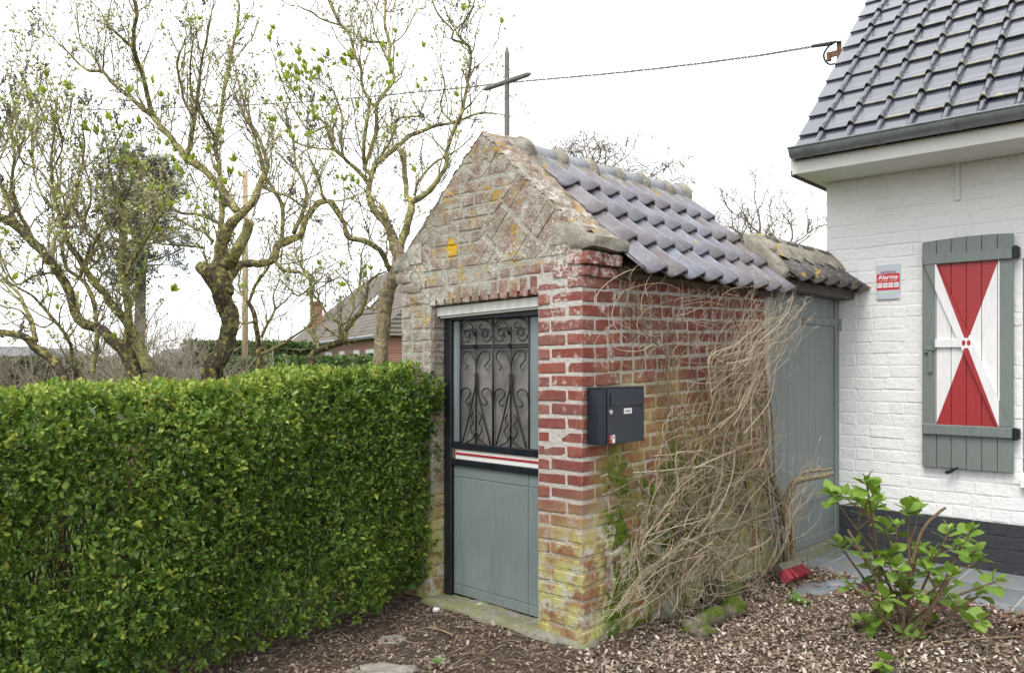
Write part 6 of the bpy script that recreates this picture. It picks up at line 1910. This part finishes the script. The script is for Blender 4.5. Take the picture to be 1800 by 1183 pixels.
# ================================================================ BROOM leaning by the gate
broom = empty('broom', ground_pt(1398, 1022, 0.0))
tag(broom, 'red-bristled broom with brown handle leaning at the foot of the climber', 'broom')
hd = (ground_pt(1424, 1008) - ground_pt(1376, 1024)); hd.z = 0; hd.normalize()
side_ = Vector((hd.y, -hd.x, 0)); 
if side_.y > 0: side_ = -side_
c0 = Vector((0, 0, 0.085)) - side_*0.04
m = MB(); hl = 0.125
fwd = (side_*0.7 + Vector((0, 0, -0.7))).normalized(); upv = hd.cross(fwd)
def BQ(a, b, c): return c0 + hd*a + fwd*b + upv*c
v = [BQ(a, b, c) for a in (-hl, hl) for b in (-0.035, 0.012) for c in (-0.024, 0.024)]
m.add(v, [(0, 1, 3, 2), (4, 6, 7, 5), (0, 4, 5, 1), (2, 3, 7, 6), (0, 2, 6, 4), (1, 5, 7, 3)])
m.build('head', paint('broom_wood', (0.17, 0.145, 0.11), 0.8, 0.3), broom)
m = MB()
for i in range(26):
    for j in range(5):
        a = -hl*0.96 + 2*hl*0.96*i/25; c = -0.020 + 0.04*j/4
        sp = Vector(BQ(a, 0.011, c)); e = Vector(BQ(a*1.22 + rng.uniform(-.005, .005), 0.085 + rng.uniform(-.006, .004), c*1.7 + rng.uniform(-.004, .004)))
        e.z = max(e.z, 0.012)
        m.tube([sp, e], [0.0022, 0.0018], 3, rng.random(), False)
q = N('red_bristle'); M_BRIS = q.out(q.ramp(q.attr(), [(0, (0.17, 0.012, 0.022)), (1, (0.58, 0.07, 0.10))]), 0.45)
m.build('bristles', M_BRIS, broom)
he = at(1386, 870, 5.28) - broom.location
m = MB(); m.tube([BQ(0, -0.02, 0), he], [0.0115, 0.011], 8); m.build('handle', M_STICK, broom, smooth=True)

# ================================================================ HYDRANGEA
HB0 = ground_pt(1590, 1128, 0.0)
hyd = empty('hydrangea', HB0); tag(hyd, 'hydrangea with fresh bright green leaves on bare brown canes', 'shrub')
M_CANE = bark('hydrangea_cane', (0.34, 0.235, 0.145), (0.30, 0.225, 0.15), (0.33, 0.27, 0.18), 0.3, 3)
M_HYL = leafmat('hydrangea_leaf', [(0, (0.13, 0.24, 0.035)), (0.5, (0.21, 0.345, 0.05)), (1, (0.33, 0.46, 0.09))], 0.42, 0.30, 0.4, True)
hleaves = [leaf_mesh('leaf', l*0.80, l*0.72, M_HYL, t, 0.10, 20+k, 10, 0.07) for k, (l, t) in enumerate(((0.10, .05), (0.115, .25), (0.095, .4), (0.085, .6), (0.07, .8), (0.055, 1.0), (0.12, .15), (0.078, .5)))]
cl = [(180,190),(240,200),(320,215),(380,130),(420,195),(450,240),(400,290),(600,265),(645,265),(480,370),(540,370),(230,470),(300,470),(430,530),(540,590),(530,505),(660,500),(740,520),(830,400),(940,400),(880,480),(970,510),(985,560),(400,600),(620,590),(700,600),(850,630),(1090,670),(1010,735),(780,690),(560,690),(290,690),(480,760),(540,760),(650,740),(830,760),(900,820),(990,885),(350,890),(440,860),(570,930),(640,950),(700,930),(480,1090),(600,680),(450,650),(510,560),(740,800)]
MAIN = {0, 3, 7, 9, 11, 16, 18, 22, 26, 27, 31, 36, 38}
canes = MB(); csam = []
hr = random.Random(5); small = MB()
def hyd_pair(p, d, lev, ang):
    for s_ in (0, 1):
        o_ = d.orthogonal().normalized(); o_.rotate(Matrix.Rotation(ang + s_*math.pi, 3, d))
        dd = (o_*(1.0-0.2*lev) + d*(0.2+0.35*lev) + Vector((0, 0, 0.15))).normalized()
        ql = dd.to_track_quat('Y', 'Z') @ Matrix.Rotation(hr.uniform(-.5, .5), 3, 'Y').to_quaternion()
        if lev < 3:
            k = hr.choice((0, 1, 2, 6, 7)) if lev == 0 else hr.choice((2, 3, 7)) if lev == 1 else hr.choice((3, 4))
            link('leaf', hleaves[k], hyd, p + dd*0.012, ql.to_euler())
        else:
            me = hleaves[5 if hr.random() < .6 else 4]
            mt_ = Matrix.LocRotScale(p, ql, Vector((.8, .8, .8)))
            small.add([mt_ @ v_.co for v_ in me.vertices], [tuple(f_.vertices) for f_ in me.polygons], hr.uniform(.6, 1))
for ci in sorted(range(len(cl)), key=lambda i_: (i_ not in MAIN, i_)):
    zx_, zy_ = cl[ci]
    px, py = 1400 + zx_/3.09, 800 + (zy_+12)/3.09
    dep = HB0.y + hr.uniform(-0.26, 0.22)
    tipp = at(px, py, dep) - HB0
    if tipp.z < 0.05: tipp = ground_pt(px, py + 10, 0.05) - HB0
    cand = [c_ for c_ in csam if 0.05 < c_.z < max(0.08, tipp.z*0.85)]
    if ci in MAIN or not cand: b0 = Vector((hr.uniform(-.08, .08), hr.uniform(-.08, .08), -0.02)); r0 = 0.0085
    else: b0 = min(cand, key=lambda c_: (c_-tipp).length + 0.15*hr.random()); r0 = 0.0052
    mid_ = b0.lerp(tipp, 0.5) + Vector((-0.10*(tipp.x-b0.x), -0.10*(tipp.y-b0.y), 0.0)) + rvec(hr, .014)
    S = [Vector(s_) for s_ in spline([b0, mid_, tipp], 9)]
    canes.tube(S, [r0*(1-0.06*i) for i in range(9)], 6, 0.5, False)
    csam += S[2:7]
    d = (S[-1]-S[-2]).normalized(); ang = hr.uniform(0, 6.28)
    for lev in range(4):
        hyd_pair(S[-1] - d*(0.045 - 0.018*lev), d, lev, ang + lev*1.57 + hr.uniform(-.3, .3))
small.build('leaf_tips', M_HYL, hyd, smooth=True)['kind'] = 'stuff'
for (pts) in ([(1592, 1125), (1600, 1020), (1618, 938), (1645, 905), (1662, 892)], [(1634, 1175), (1652, 1140), (1670, 1102)], [(1660, 1165), (1672, 1130), (1690, 1106)], [(1590, 1120), (1560, 1060), (1530, 1000), (1490, 930)], [(1600, 1110), (1640, 1060), (1680, 980), (1697, 945)]):
    S = [Vector(s_) - HB0 for s_ in spline([at(a, b, HB0.y - 0.1) if b < 1120 else ground_pt(a, b, 0) for a, b in pts], 9)]
    canes.tube(S, [0.0095*(1-0.04*i) for i in range(9)], 6, 0.5)
canes.build('canes', M_CANE, hyd, smooth=True)

# small weeds
M_WEED = leafmat('weed_leaf', [(0, (0.07, 0.17, 0.02)), (1, (0.15, 0.28, 0.04))], 0.5, 0.25)
def weed(px, py, n, L, label, z=0.0, seed=1):
    r_ = random.Random(seed); root = empty('weed', ground_pt(px, py, z)); tag(root, label, 'weed')
    ms = [leaf_mesh('leaf', L*k, L*k*0.3, M_WEED, t, 0.2, seed+int(t*10), 6, 0.35) for k, t in ((1, .2), (.8, .6), (.6, .9))]
    for i in range(n):
        a = 6.28*i/n + r_.uniform(-.3, .3); d = Vector((math.cos(a), math.sin(a), r_.uniform(.35, 1.1))).normalized()
        link('leaf', r_.choice(ms), root, (0, 0, 0.005), d.to_track_quat('Y', 'Z').to_euler())
weed(1408, 1066, 18, 0.12, 'dandelion rosette with jagged leaves beside the broom', 0.0, 3)
weed(770, 1168, 9, 0.045, 'tiny green weed on the flat stone before the door', 0.02, 5)
weed(572, 1108, 10, 0.075, 'low green shoot on bare soil at the hedge foot', 0.0, 7)
weed(1795, 1092, 8, 0.07, 'small green seedling in bark mulch at the patio edge', 0.0, 9)

# ================================================================ OVERHEAD CABLE
br = at(1475, 92, 7.35)
brk = empty('cable_bracket', br, HO.a); tag(brk, 'rusty iron bracket holding the cable at the roof verge', 'bracket')
M_RUST = paint('rust', (0.16, 0.085, 0.055), 0.85, 0.4, None, 0.4, None, 20)
m = MB(); m.bev(-0.02, 0.02, -0.012, 0.012, -0.08, 0.10, 0.003); m.bev(-0.10, 0.24, -0.012, 0.012, -0.03, 0.02, 0.003); m.bev(-0.11, -0.075, -0.02, 0.02, -0.06, 0.02, 0.003)
m.build('arm', M_RUST, brk)
m = MB(); S = spline([(0.02, -0.02, 0.08), (-0.05, -0.03, 0.09), (-0.13, -0.03, 0.0), (-0.08, -0.02, -0.10), (0.06, -0.02, -0.09), (0.25, 0, -0.06)], 24); m.tube(S, 0.009, 6); m.build('cable_loop', M_BLACK, brk, smooth=True)
cb = empty('overhead_cable', br); tag(cb, 'twisted grey overhead cable strung from the house across the sky', 'cable')
P = [at(1468, 76, 7.35), at(1300, 103, 8.3), at(1100, 127, 9.5), at(892, 146, 10.8), at(760, 160, 11.8), at(450, 184, 14.0), at(0, 195, 18.0), at(-500, 190, 25.0)]
C_ = [Vector(s_) - br for s_ in spline(P, 400)]
for ph in (0, math.pi):
    m = MB(); pts = [c_ + Vector((0, math.cos(i*0.9+ph)*0.007, math.sin(i*0.9+ph)*0.007)) for i, c_ in enumerate(C_)]
    m.tube(pts, 0.0055, 5); m.build('strand', paint('cable_grey', (0.075, 0.075, 0.085), 0.6), cb, smooth=True)
m = MB(); m.tube([at(1462, 77, 7.36)-br, at(1428, 82, 7.55)-br], [0.02, 0.016], 8); m.build('clamp', M_BLACK, cb)

# ================================================================ BEYOND THE GARDEN
pole = MB(); pb = at(431, 640, 24.0)
pole.tube([(0, 0, -0.1), (0, 0, 3), (0, 0, 7.2)], [0.095, 0.088, 0.075], 10)
o = pole.build('utility_pole', paint('pale_pole', (0.36, 0.27, 0.17), 0.85, 0.25, (4, 4, .4), .4), smooth=True, loc=(pb.x, pb.y, 0)); tag(o, 'pale wooden pole standing in the garden beyond the gnarled lilac', 'pole')

# farmhouse with a big hipped roof
M_FBRICK = N('far_brick'); _p = M_FBRICK.own()
_b = M_FBRICK.n.new('ShaderNodeTexBrick'); _b.inputs['Scale'].default_value = 3.0
_b.inputs['Color1'].default_value = (0.30, 0.115, 0.085, 1); _b.inputs['Color2'].default_value = (0.36, 0.16, 0.12, 1); _b.inputs['Mortar'].default_value = (0.42, 0.37, 0.32, 1)
M_FBRICK.put(_b.inputs['Vector'], M_FBRICK.comb(M_FBRICK.sep(_p)[0], M_FBRICK.sep(_p)[2], 0.0))
M_FBRICK = M_FBRICK.out(_b.outputs['Color'], 0.9)
q = N('far_tiles'); p = q.own(); x, y, z = q.sep(p)
wv = q.math('SINE', q.mul(z, 40)); wx = q.math('SINE', q.mul(x, 26))
M_FTILE = q.out(q.mix(q.noise(p, 1.2, 4), q.mix(q.step(wv, -.8, .2), (0.085, 0.065, 0.055), (0.15, 0.12, 0.10)), (0.18, 0.155, 0.135)), 0.9); q.bump(q.addm(wv, wx), 0.6, 0.05)
eL = Vector((-13.4, 46.7, 0)); eR = Vector((-4.7, 27.5, 0)); fl = (eR-eL).length
ang = math.atan2((eR-eL).y, (eR-eL).x)
farm = empty('farmhouse', eL, ang); tag(farm, 'long low brick farmhouse under a big brown hipped roof, far behind the lilacs', 'house')
m = MB(); m.box(0.35, fl-0.35, 0.35, 7.6, -0.2, 2.35); fwall = m.build('wall', M_FBRICK, farm)
m = MB(); v = [(0, 0, 2.40), (fl, 0, 2.40), (fl, 8, 2.40), (0, 8, 2.40), (3.6, 4, 6.1), (fl-1, 4, 6.1)]
m.add(v, [(0, 1, 5, 4), (1, 2, 5), (2, 3, 4, 5), (3, 0, 4), (0, 3, 2, 1)]); froof = m.build('roof', M_FTILE, farm)
m = MB(); m.tube([(0, -0.06, 2.36), (fl, -0.06, 2.36)], 0.07, 6); m.build('gutter', M_ZINC, farm)
for i, xx in enumerate((2.0, 5.2, 8.0, 11.0, 14.0, 16.6, 18.6)):
    wd_ = 0.9 if i % 3 else 1.3
    m = MB(); m.bev(xx, xx+wd_, 0.25, 0.345, 0.7, 1.95, 0.02); wn_ = m.build('window', M_WHITE, farm)
    m = MB(); m.box(xx+0.12, xx+wd_/2-0.04, 0.235, 0.249, 0.85, 1.8); m.box(xx+wd_/2+0.04, xx+wd_-0.12, 0.235, 0.249, 0.85, 1.8); m.build('pane', M_GLASSW, wn_)
cp = at(556, 560, 43.0); 
chl = Matrix.Rotation(-ang, 3, 'Z') @ (Vector((cp.x, cp.y, 0)) - eL)
m = MB(); m.box(chl.x-0.28, chl.x+0.28, chl.y-0.28, chl.y+0.28, 2.6, EYE + (CY-536)/FPX*cp.y); m.box(chl.x-0.33, chl.x+0.33, chl.y-0.33, chl.y+0.33, EYE + (CY-536)/FPX*cp.y, EYE + (CY-531)/FPX*cp.y)
m.build('chimney', M_FBRICK, froof)
# skylight lies in the roof slope
sv = Vector((0, 4, 3.7)).normalized(); s0 = Vector((13.6, 1.5, 2.40 + 1.5*3.7/4)) + Vector((0, -3.7, 4)).normalized()*0.05
m = MB(); v = [s0, s0 + Vector((0.8, 0, 0)), s0 + Vector((0.8, 0, 0)) + sv*1.2, s0 + sv*1.2]; nv_ = Vector((0, -3.7, 4)).normalized()*0.06
m.add(v + [p_ + nv_ for p_ in v], [(4, 5, 6, 7), (0, 4, 7, 3), (1, 2, 6, 5), (0, 1, 5, 4), (2, 3, 7, 6)]); m.build('skylight', M_WHITE, froof)
M_FSLATE = paint('far_slate', (0.15, 0.15, 0.16), 0.8, 0.2)
# low farm sheds on the horizon
M_SHED = paint('shed_wall', (0.22, 0.22, 0.21), 0.9, 0.15, None, 0.2, None, 1)
for (pxa, pxb, pyt, Y, lab) in ((-80, 46, 608, 62, 'long grey shed roof far off at the picture edge'), (56, 104, 611, 70, 'smaller grey shed far off beside the long one'), (268, 315, 612, 58, 'low slate-roofed shed far beyond the twin stems')):
    a, b = at(pxa, 640, Y), at(pxb, 640, Y); zt_ = EYE + (CY-pyt)/FPX*Y
    root = empty('shed', (a.x, Y, 0)); tag(root, lab, 'shed'); L = b.x-a.x
    m = MB(); m.box(0, L, 0, 5, -0.1, zt_-0.75); m.build('wall', M_SHED, root)
    m = MB(); m.add([(-0.2, -0.3, zt_-0.8), (L+0.2, -0.3, zt_-0.8), (L, 2.5, zt_), (0, 2.5, zt_), (-0.2, 5.3, zt_-0.8), (L+0.2, 5.3, zt_-0.8)], [(0, 1, 2, 3), (3, 2, 5, 4), (0, 3, 4), (1, 5, 2)]); m.build('roof', M_FSLATE, root)

# far clipped hedges
M_FHEDGE = leafmat('far_hedge_leaf', [(0, (0.035, 0.045, 0.018)), (0.6, (0.075, 0.085, 0.035)), (1, (0.13, 0.12, 0.055))], 0.7, 0.1)
M_FGREEN = leafmat('far_green_leaf', [(0, (0.03, 0.06, 0.015)), (0.6, (0.065, 0.12, 0.025)), (1, (0.12, 0.18, 0.04))], 0.6, 0.1)
def far_hedge(p0, p1, h, wd_, n, mat, lab, L=(0.06, 0.12)):
    p0, p1 = Vector(p0), Vector(p1); d = (p1-p0); ln = d.length; d /= ln; nn = Vector((-d.y, d.x, 0))
    s = nrg.uniform(0, ln, n); y = nrg.uniform(-wd_/2, wd_/2, n); z = nrg.uniform(0, h, n)
    k = nrg.integers(0, 3, n); y = np.where(k == 0, -wd_/2*np.sign(nn.y), y); z = np.where(k == 1, h, z); y = np.where(k == 2, wd_/2, y)
    y += nrg.normal(0, .05, n); z += nrg.normal(0, .04, n)
    pos = np.stack([s*d.x + y*nn.x, s*d.y + y*nn.y, z], 1)
    ax_ = nrg.normal(0, 1, (n, 3)) + np.array([0, 0, .5]); ax_ /= np.linalg.norm(ax_, axis=1)[:, None]
    l = nrg.uniform(L[0], L[1], n); V, F = leaf_cloud(pos, ax_, l, l*0.7)
    root = empty('far_hedge', p0); tag(root, lab, 'hedge')
    o = link('foliage', np_mesh('foliage', V, F, np.repeat(nrg.random(n), 6), mat), root); o['kind'] = 'stuff'
    m = MB(); q_ = [Vector((0, 0, 0)) + nn*s_*(wd_/2-0.1) for s_ in (-1, 1)]
    m.add([q_[0], q_[1], q_[1]+d*ln, q_[0]+d*ln] + [p_ + Vector((0, 0, h-0.12)) for p_ in (q_[0], q_[1], q_[1]+d*ln, q_[0]+d*ln)], [(0, 1, 2, 3), (4, 7, 6, 5), (0, 4, 5, 1), (1, 5, 6, 2), (2, 6, 7, 3), (3, 7, 4, 0)], 0.1)
    m.build('branches', paint('hedge_inside', (0.04, 0.035, 0.022), 0.95, .4, None, .5, None, 6), root)
far_hedge((-17, 20, 0), (-6.3, 22.5, 0), 1.48, 1.0, 16000, M_FHEDGE, 'dark brownish clipped hedge closing the garden on the far side')
far_hedge((-13.5, 33, 0), (-9.3, 36, 0), 2.25, 1.6, 7000, M_FGREEN, 'tall green hedge standing before the farmhouse end', (0.1, 0.2))
far_hedge((-7.6, 20.5, 0), (-3.0, 18.0, 0), 1.48, 0.8, 6000, M_FGREEN, 'low green hedge running in front of the farmhouse windows')

# bare trees and shrubs far off
def bare(name, lab, base, height, spread, seed, levels=5, trunk_r=0.14, droop=0.0, col=(0.20, 0.165, 0.13), cat='tree', nst=1, up=0.25, group=None, minr=0.0, tf=0.0, wide=1.0):
    r_ = random.Random(seed); m = MB(); tr = MB()
    def grow(p, d, L, rad, lv):
        n = 4; pts = [p]; dd = d
        for k in range(n):
            dd = (dd + rvec(r_, 0.10 + 0.03*lv) + Vector((0, 0, up*0.3 - droop*0.25*max(0, lv-2)))).normalized(); pts.append(pts[-1] + dd*L/n)
        (tr if lv == 0 else m).tube(pts, [max(rad*(1-0.45*k/n), minr) for k in range(n+1)], 7 if lv < 2 else 4, 0.5, False)
        if lv >= levels: return
        for k in range(r_.choice((2, 3, 3)) + (1 if lv < 2 else 0) + (3 if tf and lv == 0 else 0)):
            i = r_.randint(2, n) if not (tf and lv == 0) else r_.choice((n-1, n, n)); o = rvec(r_); o = (o - dd*o.dot(dd)).normalized()
            grow(pts[i], (dd*0.75 + o*spread*r_.uniform(.5, 1.1)).normalized(), (L if not (tf and lv == 0) else height*(1-tf)*0.5)*r_.uniform(.58, .82), rad*0.55, lv+1)
    for s_ in range(nst):
        d = (Vector((0, 0, 1)) + (rvec(r_, .35) if nst > 1 else rvec(r_, .04))).normalized()
        grow(Vector((r_.uniform(-.2, .2)*(nst > 1), r_.uniform(-.2, .2)*(nst > 1), -0.05)), d, height*(tf or 0.36), trunk_r, 0)
    k_ = height/max(v_[2] for v_ in m.v)
    for mb in (m, tr): mb.v = [(v_[0]*k_*wide, v_[1]*k_*wide, v_[2]*k_) for v_ in mb.v]
    root = empty(name, base); tag(root, lab, cat, group)
    M_ = paint('far_bark', col, 0.9, 0.2)
    tr.build('trunk', M_, root, smooth=True); m.build('crown', M_, root)
bare('birch_tree', 'far bare birch showing above the chapel ridge', (6.2, 40, 0), 13.0, 0.6, 11, 6, 0.13, 0.35, (0.27, 0.22, 0.17), minr=0.008, tf=0.6, wide=1.7)
bare('birch_tree', 'smaller far birch just left of the taller one above the ridge', (3.9, 40, 0), 12.2, 0.55, 12, 6, 0.10, 0.35, (0.30, 0.235, 0.15), minr=0.008, tf=0.6, wide=1.7)
bare('bare_tree', 'bare spreading tree in the gap between chapel roof and house', (10.3, 35.5, 0), 10.3, 0.62, 23, 6, 0.13, 0.0, (0.24, 0.20, 0.16), minr=0.006, tf=0.52, wide=1.5)
bare('bare_tree', 'small bare tree against the sky close to the white house wall', (12.6, 36, 0), 7.6, 0.6, 14, 5, 0.07, 0.0, (0.28, 0.24, 0.19), minr=0.006, tf=0.5)
bare('bare_tree', 'thin bare tree low behind the rear end of chapel ridge', (9.0, 46, 0), 11.2, 0.5, 15, 5, 0.08, 0.2, (0.30, 0.25, 0.2), minr=0.007, tf=0.6)
for i, (px, Y, h, lab) in enumerate(((285, 11, 2.5, 'bare branching shrub right behind the gnarled lilac trunk'), (330, 10, 2.2, 'bare grey shrub touching the gnarled trunk on its garden side'), (175, 12, 2.3, 'bare shrub seen between the stems of the leaning lilac'), (30, 13, 2.4, 'bare thicket shrub at the picture edge above the far hedge'), (500, 60, 4.2, 'hazy far shrub at the farmhouse end'), (262, 9, 2.1, 'forked bare shrub stem near the pine trunk'))):
    b = at(px, 640, Y); bare('bare_shrub', lab, (b.x, b.y, 0), h, 0.75, 40+i, 5, 0.032*h/2.3, 0.0, (0.25, 0.21, 0.16), 'shrub', 4, 0.3, 'bare shrubs in the garden')

# dark pine beyond the lilacs
pb = at(243, 640, 16.0); pine = empty('pine_tree', (pb.x, pb.y, 0)); tag(pine, 'dark blue-green pine with bare double trunk behind the leaning lilac', 'tree')
m = MB(); pr = random.Random(9)
m.tube([(0, 0, -.1), (0.02, 0, 1.5), (0.05, 0, 3.2), (0.0, 0, 4.6), (0.1, 0, 5.6)], [0.13, 0.115, 0.10, 0.07, 0.03], 9)
m.tube([(-0.2, .2, -.1), (-0.22, .2, 1.6), (-0.3, .1, 3.0), (-0.25, 0, 4.2)], [0.09, 0.08, 0.07, 0.03], 8)
m.build('trunk', bark('pine_bark', (0.22, 0.185, 0.155), (0.26, 0.24, 0.2), (0.2, 0.17, 0.13), .4), pine, smooth=True)
m = MB(); tips = []
for i in range(58):
    z0 = pr.uniform(3.0, 5.5); a = pr.uniform(0, 6.28); L = (1.5 - 0.5*abs(z0-4.0))*pr.uniform(.45, 1.05)
    pts = [Vector((0, 0, z0))]; d = Vector((math.cos(a), math.sin(a), pr.uniform(-.05, .35)))
    for k in range(4): d = (d + rvec(pr, .12) + Vector((0, 0, .05))).normalized(); pts.append(pts[-1] + d*L/4); 
    m.tube(pts, [0.022, 0.017, 0.012, 0.008, 0.004], 4, .5, False)
    for p_ in pts[2:]:
        for _ in range(5): tips.append(p_ + rvec(pr, .16))
m.build('branches', M_BK_A, pine)
tp = np.array([tuple(p_) for p_ in tips]); k = 17; nt = len(tp)*k
pos = np.repeat(tp, k, 0) + nrg.normal(0, .025, (nt, 3)); ax_ = nrg.normal(0, 1, (nt, 3)) + np.array([0, 0, .7]); ax_ /= np.linalg.norm(ax_, axis=1)[:, None]
l = nrg.uniform(.07, .13, nt); V, F = leaf_cloud(pos, ax_, l, l*0.13)
M_PINE = leafmat('pine_needle', [(0, (0.03, 0.055, 0.045)), (1, (0.085, 0.125, 0.10))], 0.6, 0.1)
o = link('crown', np_mesh('crown', V, F, np.repeat(nrg.random(nt), 6), M_PINE), pine); o['kind'] = 'stuff'
